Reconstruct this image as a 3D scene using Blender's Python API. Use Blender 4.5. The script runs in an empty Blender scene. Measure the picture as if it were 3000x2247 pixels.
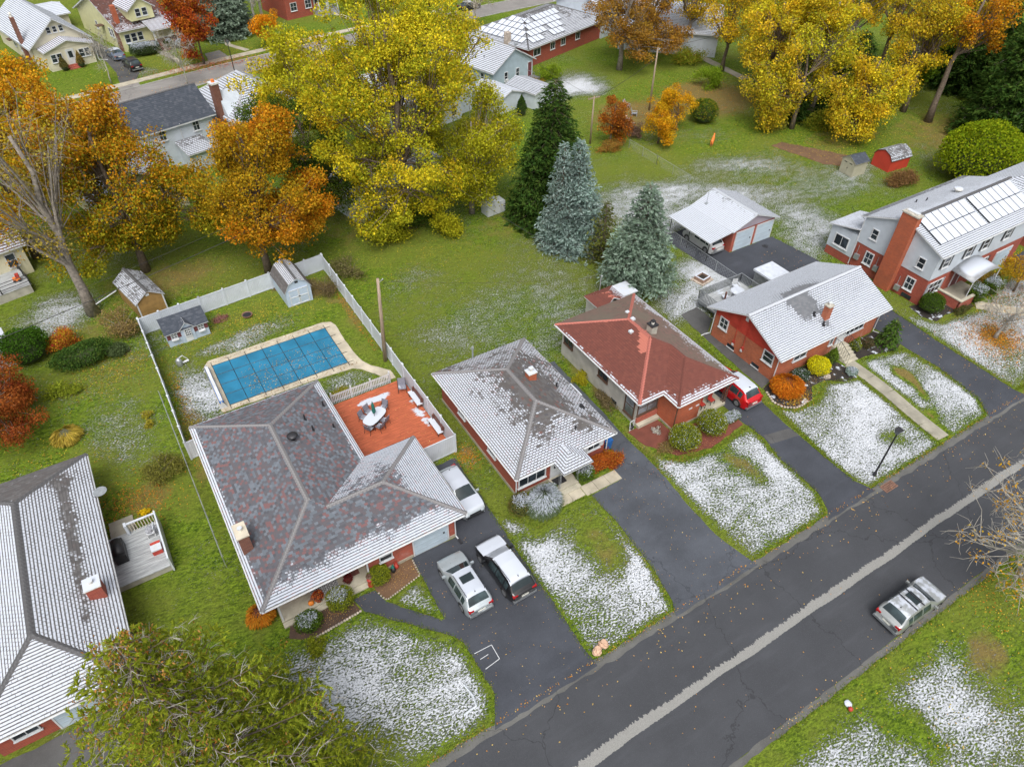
import bpy, math, random
import numpy as np
from mathutils import Vector, Matrix

R = math.radians
rng = np.random.default_rng(7)
random.seed(7)
scn = bpy.context.scene
COL = scn.collection

# ------------------------------------------------------------------ camera
# X runs along the front street, Y away from it into the back yards, Z up
CAM_YAW, CAM_PITCH, CAM_ROLL = R(32.167), R(43.0), R(0.813)
cy_, sy_ = math.cos(CAM_YAW), math.sin(CAM_YAW)
fwd = Vector((sy_ * math.cos(CAM_PITCH), cy_ * math.cos(CAM_PITCH), -math.sin(CAM_PITCH)))
right0 = Vector((cy_, -sy_, 0)); up0 = right0.cross(fwd)
right = right0 * math.cos(CAM_ROLL) + up0 * math.sin(CAM_ROLL)
up = up0 * math.cos(CAM_ROLL) - right0 * math.sin(CAM_ROLL)
cam_d = bpy.data.cameras.new('camera'); cam = bpy.data.objects.new('camera', cam_d); COL.objects.link(cam)
rot = Matrix((right, up, -fwd)).transposed()
cam.matrix_world = Matrix.Translation((0, 0, 40)) @ rot.to_4x4()
cam_d.sensor_fit = 'HORIZONTAL'; cam_d.sensor_width = 36.0
cam_d.lens = 2076.5 / 3000 * 36.0
cam_d.clip_start = 0.5; cam_d.clip_end = 3000
scn.camera = cam

# ------------------------------------------------------------------ light: bright overcast
world = bpy.data.worlds.new('World'); scn.world = world; world.use_nodes = True
wn = world.node_tree.nodes; wl = world.node_tree.links
sky = wn.new('ShaderNodeTexSky'); sky.sky_type = 'NISHITA'; sky.sun_disc = False
SUN_EL, SUN_AZ = R(58), R(212)           # azimuth measured clockwise from +Y
sky.sun_elevation = SUN_EL; sky.sun_rotation = SUN_AZ
sky.air_density = 1.0; sky.dust_density = 6.0; sky.ozone_density = 1.0
hs = wn.new('ShaderNodeHueSaturation'); hs.inputs['Saturation'].default_value = 0.30   # cloud veil
bg = wn['Background']; bg.inputs['Strength'].default_value = 0.15
wl.new(sky.outputs[0], hs.inputs['Color']); wl.new(hs.outputs[0], bg.inputs['Color'])
sun_d = bpy.data.lights.new('sun', 'SUN'); sun_d.energy = 1.5; sun_d.angle = R(35); sun_d.color = (1, 0.97, 0.93)
sun = bpy.data.objects.new('sun', sun_d); COL.objects.link(sun)
sdir = Vector((math.sin(SUN_AZ) * math.cos(SUN_EL), math.cos(SUN_AZ) * math.cos(SUN_EL), math.sin(SUN_EL)))
sun.rotation_euler = sdir.to_track_quat('Z', 'Y').to_euler()
sun.location = sdir * 120
vs = scn.view_settings
vs.view_transform = 'Standard'; vs.look = 'None'; vs.gamma = 1.0; vs.use_curve_mapping = False
vs.exposure = 0.30
scn.cycles.max_bounces = 6; scn.cycles.diffuse_bounces = 3; scn.cycles.transparent_max_bounces = 4
scn.cycles.use_denoising = True

# ------------------------------------------------------------------ materials
MATS = {}
def new_mat(name):
    m = bpy.data.materials.new(name); m.use_nodes = True
    MATS[name] = m
    nt = m.node_tree
    return m, nt.nodes, nt.links, nt.nodes['Principled BSDF']

class NG:
    """small helper round a node tree"""
    def __init__(s, m): s.n, s.l = m.node_tree.nodes, m.node_tree.links
    def node(s, t, **kw):
        x = s.n.new(t)
        for k, v in kw.items(): setattr(x, k, v)
        return x
    def put(s, v, sock):
        if hasattr(v, 'is_output') or isinstance(v, bpy.types.NodeSocket): s.l.new(v, sock)
        else: sock.default_value = v
    def math(s, op, a, b=None, c=None, clamp=False):
        x = s.node('ShaderNodeMath', operation=op); x.use_clamp = clamp
        s.put(a, x.inputs[0])
        if b is not None: s.put(b, x.inputs[1])
        if c is not None: s.put(c, x.inputs[2])
        return x.outputs[0]
    def mix(s, f, a, b, blend='MIX'):
        x = s.node('ShaderNodeMix', data_type='RGBA', blend_type=blend)
        s.put(f, x.inputs[0]); s.put(c4(a), x.inputs[6]); s.put(c4(b), x.inputs[7])
        return x.outputs[2]
    def noise(s, vec, scale, detail=3, rough=.55, out='Fac'):
        x = s.node('ShaderNodeTexNoise'); x.inputs['Scale'].default_value = scale
        x.inputs['Detail'].default_value = detail; x.inputs['Roughness'].default_value = rough
        if vec is not None: s.l.new(vec, x.inputs['Vector'])
        return x.outputs[out]
    def coord(s, which='Object', scale=None, rot=None):
        t = s.node('ShaderNodeTexCoord').outputs[which]
        if scale or rot:
            mp = s.node('ShaderNodeMapping')
            if scale: mp.inputs['Scale'].default_value = scale
            if rot: mp.inputs['Rotation'].default_value = rot
            s.l.new(t, mp.inputs['Vector']); t = mp.outputs[0]
        return t
    def step(s, v, lo, hi):
        x = s.node('ShaderNodeMapRange', interpolation_type='SMOOTHSTEP')
        s.put(v, x.inputs[0]); s.put(lo, x.inputs[1]); s.put(hi, x.inputs[2])
        return x.outputs[0]
    def ramp(s, f, stops, interp='LINEAR'):
        x = s.node('ShaderNodeValToRGB'); x.color_ramp.interpolation = interp
        el = x.color_ramp.elements
        while len(el) < len(stops): el.new(.5)
        for e, (p, c) in zip(el, stops): e.position = p; e.color = c4(c)
        s.put(f, x.inputs[0]); return x.outputs[0]
    def attr(s, name, out='Fac'):
        return s.node('ShaderNodeAttribute', attribute_name=name).outputs[out]
    def bump(s, h, strength, dist, bsdf):
        x = s.node('ShaderNodeBump'); x.inputs['Strength'].default_value = strength; x.inputs['Distance'].default_value = dist
        s.l.new(h, x.inputs['Height']); s.l.new(x.outputs[0], bsdf.inputs['Normal'])
def c4(c):
    if isinstance(c, tuple): return tuple(c) + (1.0,) * (4 - len(c))
    return c
SNOW = (0.52, 0.56, 0.63)

def m_plain(name, col, rough=.7, var=.18, scale=3., metal=0., snow=0., coat=0.):
    """paint, metal, plastic: one colour with slow wear; snow>0 lays snow on faces that look up"""
    m, n, l, b = new_mat(name); g = NG(m)
    v = g.coord('Object')
    dark = tuple(x * (1 - var) for x in col); lite = tuple(min(1, x * (1 + var * .6)) for x in col)
    f = g.noise(v, scale, 4)
    c = g.mix(g.step(f, .3, .7), dark, lite)
    rr = g.math('MULTIPLY_ADD', g.noise(v, scale * 4, 2), .2, rough - .1)
    if snow > 0:
        nz = g.node('ShaderNodeSeparateXYZ'); g.l.new(g.node('ShaderNodeNewGeometry').outputs['Normal'], nz.inputs[0])
        sn = g.math('MULTIPLY', g.step(nz.outputs[2], .72, .9), g.step(g.math('ADD', g.noise(v, 2.6, 5, .65), snow - .5), .38, .52))
        c = g.mix(sn, c, SNOW)
        rr = g.math('MAXIMUM', rr, g.math('MULTIPLY', sn, .8))
    g.put(c, b.inputs['Base Color']); g.put(rr, b.inputs['Roughness'])
    b.inputs['Metallic'].default_value = metal
    if coat: b.inputs['Coat Weight'].default_value = coat; b.inputs['Coat Roughness'].default_value = .08
    return m

def m_brick(name, c1, c2, mortar=(.30, .26, .22), wash=0.):
    m, n, l, b = new_mat(name); g = NG(m)
    uv = g.coord('UV')
    br = g.node('ShaderNodeTexBrick'); g.l.new(uv, br.inputs['Vector'])
    br.inputs['Color1'].default_value = c4(c1); br.inputs['Color2'].default_value = c4(c2); br.inputs['Mortar'].default_value = c4(mortar)
    br.inputs['Scale'].default_value = 1.0; br.inputs['Mortar Size'].default_value = .006; br.inputs['Mortar Smooth'].default_value = .2
    br.inputs['Brick Width'].default_value = .22; br.inputs['Row Height'].default_value = .075; br.inputs['Bias'].default_value = -.1
    f = g.noise(g.coord('Object'), .9, 4)
    c = g.mix(g.step(f, .35, .75), br.outputs['Color'], g.mix(.35, br.outputs['Color'], (.16, .06, .04)))
    if wash: c = g.mix(g.step(g.noise(g.coord('Object'), .55, 5, .65), .56, .72), c, g.mix(wash, c, (.55, .5, .47)))
    g.put(c, b.inputs['Base Color']); b.inputs['Roughness'].default_value = .85
    g.bump(br.outputs['Fac'], -.6, .01, b)
    return m

def m_siding(name, col, pitch=.15, vertical=False):
    """lapped boards: each lap is bumped and its shade line painted into the colour"""
    m, n, l, b = new_mat(name); g = NG(m)
    uv = g.node('ShaderNodeSeparateXYZ'); g.l.new(g.coord('UV'), uv.inputs[0])
    saw = g.math('FRACT', g.math('DIVIDE', uv.outputs[0 if vertical else 1], pitch))
    f = g.noise(g.coord('Object'), 1.1, 5)
    c = g.mix(g.step(f, .35, .75), col, tuple(x * .86 for x in col))
    c = g.mix(g.step(saw, .88, 1.0), c, tuple(x * .7 for x in col))
    g.put(c, b.inputs['Base Color']); b.inputs['Roughness'].default_value = .6
    g.bump(saw, .7, .02, b)
    return m

def m_shingle(name, stops, snow_gain=.86, tab=.27, moss=None, butt=.40, patch=None, gap=.35, tabvar=.10):
    """one shingle course per mesh. UV.x runs along the eave in metres, UV.y = course number + place in the course;
    the float attribute 'snow' says how much snow that course holds"""
    m, n, l, b = new_mat(name); g = NG(m)
    uv = g.node('ShaderNodeSeparateXYZ'); g.l.new(g.coord('UV'), uv.inputs[0])
    u, v = uv.outputs[0], uv.outputs[1]
    row = g.math('FLOOR', v); fr = g.math('FRACT', v)
    cell = g.math('FLOOR', g.math('ADD', g.math('DIVIDE', u, tab), g.math('MULTIPLY', row, .5)))
    cv = g.node('ShaderNodeCombineXYZ'); g.put(cell, cv.inputs[0]); g.put(row, cv.inputs[1])
    wnz = g.node('ShaderNodeTexWhiteNoise', noise_dimensions='2D'); g.l.new(cv.outputs[0], wnz.inputs[0])
    col = g.ramp(wnz.outputs['Value'], stops, 'CONSTANT')
    ob = g.coord('Object')
    big = g.noise(ob, .5, 4, .6)
    col = g.mix(g.step(big, .4, .7), col, g.mix(.5, col, stops[0][1]))
    col = g.mix(g.math('MULTIPLY', g.noise(ob, 40, 1), .5), col, stops[-1][1])
    if patch:                                     # courses bleached or relaid in another tone
        pm = g.step(g.math('ADD', g.attr('patch'), g.math('MULTIPLY', g.math('SUBTRACT', g.noise(ob, 1.6, 5, .65), .5), .9)), .48, .52)
        col = g.mix(pm, col, patch)
    if moss: col = g.mix(g.math('MULTIPLY', g.step(g.noise(ob, .35, 5), .48, .62), .75), col, moss)
    # snow: keeps clear of the butt edge and of some tab joints
    s = g.attr('snow')
    nn = g.math('ADD', g.math('MULTIPLY', g.noise(ob, .55, 3), .55), g.math('MULTIPLY', g.noise(ob, 3.8, 3, .6), .45))
    joint = g.math('ABSOLUTE', g.math('SUBTRACT', g.math('FRACT', g.math('ADD', g.math('DIVIDE', u, tab), g.math('MULTIPLY', row, .5))), .5))
    jm = g.math('MULTIPLY', g.step(joint, .36, .5), gap)
    wn2 = g.math('MULTIPLY', g.math('SUBTRACT', wnz.outputs['Value'], .5), tabvar)
    lvl = g.math('ADD', g.math('SUBTRACT', g.math('ADD', g.math('MULTIPLY', s, snow_gain), nn), jm), wn2)
    sm = g.step(lvl, .92, 1.04)
    edge = g.math('MULTIPLY', g.step(g.math('ADD', fr, g.math('MULTIPLY', g.math('SUBTRACT', g.noise(ob, 6., 2, .7), .5), .35)), butt * .6, butt), g.math('SUBTRACT', 1.0, g.math('MULTIPLY', g.step(fr, .93, 1.), .6)))
    full = g.step(lvl, 1.6, 2.0)
    sm = g.math('MULTIPLY', sm, g.math('MAXIMUM', edge, g.math('MULTIPLY', full, .9)))
    col = g.mix(sm, col, SNOW)
    g.put(col, b.inputs['Base Color']); g.put(g.math('MULTIPLY_ADD', sm, -.15, .9), b.inputs['Roughness'])
    g.bump(g.math('ADD', g.noise(ob, 30, 2), g.math('MULTIPLY', sm, 1.5)), .4, .02, b)
    return m

def m_ground():
    m, n, l, b = new_mat('lawn'); g = NG(m)
    ob = g.coord('Object')
    wind = g.coord('Object', (1.0, 1.8, 1.0), (0, 0, R(24)))
    fine = g.noise(wind, 5.0, 4, .75); med = g.noise(ob, .8, 4, .6); big = g.noise(ob, .09, 4, .6)
    rough_ = g.math('ADD', g.math('MULTIPLY', fine, .55), g.math('MULTIPLY', g.noise(wind, 2.1, 4, .7), .45))
    c = g.mix(g.step(rough_, .38, .62), (.020, .052, .004), (.19, .285, .020))
    c = g.mix(g.math('MULTIPLY', g.step(med, .42, .72), .55), c, (.165, .20, .03))
    c = g.mix(g.math('MULTIPLY', g.step(big, .38, .62), .55), c, g.mix(fine, (.08, .105, .012), (.24, .25, .05)))
    dry = g.math('ADD', g.attr('dry'), g.math('MULTIPLY', g.math('SUBTRACT', med, .5), .8))
    c = g.mix(g.math('MULTIPLY', g.step(dry, .35, .9), .85), c, g.mix(fine, (.10, .065, .02), (.32, .23, .09)))
    soil = g.math('ADD', g.attr('soil'), g.math('MULTIPLY', g.math('SUBTRACT', fine, .5), .5))
    c = g.mix(g.step(soil, .4, .6), c, g.mix(fine, (.035, .022, .014), (.15, .09, .05)))
    # thin broken snow: clumps between the blades, drawn out by the wind
    clump = g.noise(wind, 6.0, 4, .74); drift = g.noise(wind, .75, 3, .55)
    sn = g.math('ADD', g.math('MULTIPLY', clump, .82), g.math('MULTIPLY', drift, .18))
    th = g.math('MULTIPLY_ADD', g.attr('snow'), -.26, .63)
    sm = g.step(sn, th, g.math('ADD', th, .075))
    c = g.mix(g.math('MULTIPLY', sm, .97), c, (.62, .65, .70))
    g.put(c, b.inputs['Base Color']); b.inputs['Roughness'].default_value = .9
    b.inputs['Specular IOR Level'].default_value = .12
    g.bump(g.math('ADD', rough_, g.math('MULTIPLY', sm, .5)), 1.0, .22, b)
    return m

def m_asphalt(name, col, blotch=.5, crack=True, spot=True, strip=False):
    m, n, l, b = new_mat(name); g = NG(m)
    ob = g.coord('Object')
    f = g.noise(ob, .35, 5, .6); gr = g.noise(ob, 26, 2, .8)
    c = g.mix(g.step(f, .3, .75), tuple(x * (1 - .35 * blotch) for x in col), tuple(x * (1 + .5 * blotch) for x in col))
    c = g.mix(g.math('MULTIPLY', g.step(gr, .5, .8), .5), c, tuple(x * 2.2 for x in col))
    st = g.coord('Object', (.25, 1.6, 1))
    c = g.mix(g.math('MULTIPLY', g.step(g.noise(st, .9, 4), .5, .8), .35), c, tuple(x * 1.7 for x in col))
    if crack:
        vo = g.node('ShaderNodeTexVoronoi', feature='DISTANCE_TO_EDGE'); vo.inputs['Scale'].default_value = .11
        wv = g.node('ShaderNodeVectorMath', operation='ADD'); g.l.new(ob, wv.inputs[0])
        sc = g.node('ShaderNodeVectorMath', operation='SCALE'); g.l.new(g.noise(ob, .9, 4, .6, 'Color'), sc.inputs[0]); sc.inputs['Scale'].default_value = 1.6
        g.l.new(sc.outputs[0], wv.inputs[1]); g.l.new(wv.outputs[0], vo.inputs['Vector'])
        k = g.math('SUBTRACT', 1., g.step(vo.outputs['Distance'], .0015, .005))
        c = g.mix(g.math('MULTIPLY', k, .5), c, tuple(x * .35 for x in col))
    if spot:
        c = g.mix(g.math('MULTIPLY', g.step(g.noise(ob, 1.7, 3, .7), .70, .74), .7), c, tuple(x * .25 for x in col))
    if strip:                                    # the worn, paler seam along the crown of the road
        sp = g.node('ShaderNodeSeparateXYZ'); g.l.new(ob, sp.inputs[0])
        wob = g.math('MULTIPLY', g.math('SUBTRACT', g.noise(g.coord('Object', (1, .1, 1)), .16, 3), .5), .5)
        jag = g.math('MULTIPLY', g.math('SUBTRACT', g.noise(g.coord('Object', (1, .25, 1)), 6.5, 2, .8), .5), .55)
        y0 = g.math('ADD', g.math('SUBTRACT', sp.outputs[1], 9.33), wob)
        upper = g.math('ADD', y0, jag)
        wid = g.math('MULTIPLY_ADD', g.noise(g.coord('Object', (1, 0, 0)), .12, 2), .34, .1)
        a = g.math('MULTIPLY', g.math('LESS_THAN', upper, wid), g.math('GREATER_THAN', g.math('ADD', y0, g.math('MULTIPLY', jag, .25)), g.math('MULTIPLY', wid, -.9)))
        c = g.mix(a, c, g.mix(g.step(gr, .35, .7), (.20, .20, .19), (.29, .29, .275)))
    g.put(c, b.inputs['Base Color']); b.inputs['Roughness'].default_value = .78
    b.inputs['Specular IOR Level'].default_value = .35
    g.bump(gr, .5, .02, b)
    return m

def m_concrete(name, col, snow=0.):
    m, n, l, b = new_mat(name); g = NG(m)
    ob = g.coord('Object')
    c = g.mix(g.step(g.noise(ob, .9, 5, .6), .3, .75), tuple(x * .72 for x in col), tuple(x * 1.12 for x in col))
    c = g.mix(g.math('MULTIPLY', g.step(g.noise(ob, 18, 3), .5, .8), .35), c, tuple(x * .6 for x in col))
    if snow: c = g.mix(g.step(g.noise(ob, 1.2, 5, .65), .66 - snow * .4, .72 - snow * .4), c, SNOW)
    g.put(c, b.inputs['Base Color']); b.inputs['Roughness'].default_value = .85
    g.bump(g.noise(ob, 22, 3), .3, .01, b)
    return m

def m_wood(name, col, along=0, snow=0., cover=1.0):
    m, n, l, b = new_mat(name); g = NG(m)
    sc = [9, 9, 9]; sc[along] = .7
    ob = g.coord('Object', tuple(sc))
    c = g.mix(g.step(g.noise(ob, 1.5, 5, .6), .3, .75), tuple(x * .6 for x in col), tuple(x * 1.2 for x in col))
    if snow:
        s2 = [1.4, 1.4, 1.4]; s2[along] = .5
        c = g.mix(g.step(g.math('ADD', g.noise(g.coord('Object', tuple(s2)), 1.1, 5, .7), g.attr('snow')), .98, 1.08), c, SNOW)
    g.put(c, b.inputs['Base Color']); b.inputs['Roughness'].default_value = .65
    g.bump(g.noise(ob, 3, 3), .25, .01, b)
    return m

def m_leaf(name='foliage', trans=.35):
    m, n, l, b = new_mat(name); g = NG(m)
    at = g.node('ShaderNodeAttribute', attribute_name='col')
    d = g.node('ShaderNodeBsdfDiffuse'); t = g.node('ShaderNodeBsdfTranslucent'); mx = g.node('ShaderNodeMixShader')
    g.l.new(at.outputs['Color'], d.inputs['Color']); g.l.new(at.outputs['Color'], t.inputs['Color'])
    mx.inputs[0].default_value = trans
    g.l.new(d.outputs[0], mx.inputs[1]); g.l.new(t.outputs[0], mx.inputs[2])
    g.l.new(mx.outputs[0], n['Material Output'].inputs['Surface']); n.remove(b)
    return m

def m_glass(name, col=(.02, .026, .032), rough=.08):
    m, n, l, b = new_mat(name); g = NG(m)
    f = g.noise(g.coord('Object'), .9, 3)
    c = g.mix(g.step(f, .4, .7), col, tuple(x * 2.6 for x in col))
    g.put(c, b.inputs['Base Color']); b.inputs['Roughness'].default_value = rough
    b.inputs['IOR'].default_value = 1.5
    return m

# ------------------------------------------------------------------ mesh building
class MB:
    """collects faces, builds ONE mesh with metric box UVs"""
    def __init__(s): s.v, s.f, s.smooth = [], [], False
    def add(s, vs, fs):
        o = len(s.v); s.v.extend(tuple(map(float, p)) for p in vs); s.f.extend(tuple(i + o for i in f) for f in fs); return s
    def box(s, x0, x1, y0, y1, z0, z1):
        if x0 > x1: x0, x1 = x1, x0
        if y0 > y1: y0, y1 = y1, y0
        if z0 > z1: z0, z1 = z1, z0
        return s.add([(x0,y0,z0),(x1,y0,z0),(x1,y1,z0),(x0,y1,z0),(x0,y0,z1),(x1,y0,z1),(x1,y1,z1),(x0,y1,z1)],
                     [(0,3,2,1),(4,5,6,7),(0,1,5,4),(1,2,6,5),(2,3,7,6),(3,0,4,7)])
    def obox(s, o, a, b, c, ra, rb, rc):
        """box spanned by three axes from origin o over ranges ra, rb, rc"""
        o, a, b, c = map(np.asarray, (o, a, b, c)); P = []
        for k in rc:
            for (i, j) in ((0,0),(1,0),(1,1),(0,1)): P.append(o + a*ra[i] + b*rb[j] + c*k)
        F = [(0,3,2,1),(4,5,6,7),(0,1,5,4),(1,2,6,5),(2,3,7,6),(3,0,4,7)]
        if np.dot(np.cross(a, b), c) < 0: F = [f[::-1] for f in F]
        return s.add(P, F)
    def prism(s, poly, z0, z1):
        n = len(poly)
        A = sum(poly[i][0]*poly[(i+1)%n][1]-poly[(i+1)%n][0]*poly[i][1] for i in range(n))
        if A < 0: poly = poly[::-1]
        vs = [(x,y,z0) for x,y in poly] + [(x,y,z1) for x,y in poly]
        fs = [tuple(range(n))[::-1], tuple(range(n, 2*n))] + [(i,(i+1)%n,(i+1)%n+n,i+n) for i in range(n)]
        return s.add(vs, fs)
    def tube(s, pts, rad, n=6, cap=True):
        pts = [np.asarray(p, float) for p in pts]
        if np.isscalar(rad): rad = [rad]*len(pts)
        vs, fs = [], []
        ref = None
        for i, p in enumerate(pts):
            d = pts[min(i+1, len(pts)-1)] - pts[max(i-1, 0)]; d = d/(np.linalg.norm(d)+1e-9)
            if ref is None:
                ref = np.cross(d, (0,0,1)) if abs(d[2]) < .9 else np.cross(d, (1,0,0))
            u = ref - d*np.dot(ref, d); u = u/(np.linalg.norm(u)+1e-9); w = np.cross(d, u); ref = u
            for k in range(n):
                t = 2*math.pi*k/n; vs.append(p + (u*math.cos(t)+w*math.sin(t))*rad[i])
        for i in range(len(pts)-1):
            for k in range(n):
                a, b2 = i*n+k, i*n+(k+1)%n; fs.append((a, b2, b2+n, a+n))
        if cap: fs.append(tuple(range(n))[::-1]); fs.append(tuple(range((len(pts)-1)*n, len(pts)*n)))
        return s.add(vs, fs)
    def cyl(s, x, y, z0, z1, r, r2=None, n=12):
        return s.tube([(x,y,z0),(x,y,z1)], [r, r if r2 is None else r2], n)
    def lathe(s, x, y, prof, n=14):
        """prof = [(r, z), ...] from bottom to top"""
        vs, fs = [], []
        for r, z in prof:
            for k in range(n):
                t = 2*math.pi*k/n; vs.append((x+r*math.cos(t), y+r*math.sin(t), z))
        for i in range(len(prof)-1):
            for k in range(n):
                a, b2 = i*n+k, i*n+(k+1)%n; fs.append((a, b2, b2+n, a+n))
        fs.append(tuple(range(n))[::-1]); fs.append(tuple(range((len(prof)-1)*n, len(prof)*n)))
        return s.add(vs, fs)
    def sphere(s, c, r, nu=12, nv=8, jit=0., sq=(1,1,1)):
        vs, fs = [], []
        for j in range(1, nv):
            ph = math.pi*j/nv
            for i in range(nu):
                th = 2*math.pi*i/nu; q = r*(1+jit*(random.random()-.5))
                vs.append((c[0]+q*sq[0]*math.sin(ph)*math.cos(th), c[1]+q*sq[1]*math.sin(ph)*math.sin(th), c[2]+q*sq[2]*math.cos(ph)))
        vs += [(c[0],c[1],c[2]+r*sq[2]), (c[0],c[1],c[2]-r*sq[2])]; T, B = len(vs)-2, len(vs)-1
        for j in range(nv-2):
            for i in range(nu):
                a, b2 = j*nu+i, j*nu+(i+1)%nu; fs.append((a, a+nu, b2+nu, b2))
        for i in range(nu):
            fs.append((T, i, (i+1)%nu)); a = (nv-2)*nu; fs.append((B, a+(i+1)%nu, a+i))
        return s.add(vs, fs)
    def mesh(s, name, mat=None, origin=(0,0,0), smooth=False):
        me = bpy.data.meshes.new(name)
        ox, oy, oz = origin
        me.from_pydata([(x-ox, y-oy, z-oz) for x, y, z in s.v], [], s.f)
        uvl = me.uv_layers.new(name='UVMap'); uv = np.empty(len(me.loops)*2, np.float32); i = 0
        V = s.v
        for f in s.f:
            a, b2, c = V[f[0]], V[f[1]], V[f[2]]
            e1 = (b2[0]-a[0], b2[1]-a[1], b2[2]-a[2]); e2 = (c[0]-a[0], c[1]-a[1], c[2]-a[2])
            nx, ny, nz = e1[1]*e2[2]-e1[2]*e2[1], e1[2]*e2[0]-e1[0]*e2[2], e1[0]*e2[1]-e1[1]*e2[0]
            ax, ay, az = abs(nx), abs(ny), abs(nz)
            for k in f:
                p = V[k]
                if az > ax and az > ay: uv[i], uv[i+1] = p[0], p[1]
                elif ax > ay: uv[i], uv[i+1] = p[1], p[2]
                else: uv[i], uv[i+1] = p[0], p[2]
                i += 2
        uvl.data.foreach_set('uv', uv)
        if mat: me.materials.append(MATS[mat] if isinstance(mat, str) else mat)
        if smooth: me.polygons.foreach_set('use_smooth', [True]*len(me.polygons))
        me.update(); return me

def link(name, me, parent=None, loc=None, rotz=0.):
    o = bpy.data.objects.new(name, me); COL.objects.link(o)
    if parent: o.parent = parent
    if loc: o.location = loc
    if rotz: o.rotation_euler = (0, 0, rotz)
    return o
def tag(o, label, cat, group=None):
    o['label'] = label; o['category'] = cat
    if group: o['group'] = group
    return o
def thing(name, label, cat, loc=(0,0,0), rotz=0., group=None):
    o = bpy.data.objects.new(name, None); COL.objects.link(o)
    o.empty_display_size = .3
    o.location = loc; o.rotation_euler = (0, 0, rotz)
    return tag(o, label, cat, group)
def struct(name, mb, mat, loc=None):
    o = link(name, mb.mesh(name, mat, loc or (0,0,0)), None, loc); o['kind'] = 'structure'; return o
def part(parent, name, mb, mat, smooth=False, label=None):
    """mb in the parent's own coordinates"""
    o = link(name, mb.mesh(name, mat, smooth=smooth), parent)
    if label: o['label'] = label
    return o
def wpart(parent, name, mb, mat, smooth=False, label=None):
    """mb in world coordinates, the parent unrotated at parent.location (and its own parent, if any)"""
    loc = Vector(parent.location)
    if parent.parent: loc = loc + Vector(parent.parent.location)
    o = link(name, mb.mesh(name, mat, tuple(loc), smooth), parent)
    if label: o['label'] = label
    return o
def copy_tree(o, parent=None):
    c = o.copy(); COL.objects.link(c); c.parent = parent
    for ch in o.children: copy_tree(ch, c)
    return c

# ------------------------------------------------------------------ roofs
def clip(poly, lo, hi):
    for sgn, lim in ((1, lo), (-1, hi)):
        out = []
        for i in range(len(poly)):
            p, q = poly[i], poly[(i+1) % len(poly)]
            dp, dq = sgn*(p[1]-lim), sgn*(q[1]-lim)
            if dp >= 0: out.append(p)
            if dp*dq < 0:
                t = dp/(dp-dq); out.append((p[0]+(q[0]-p[0])*t, p[1]+(q[1]-p[1])*t))
        poly = out
        if len(poly) < 3: return []
    return poly

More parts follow.
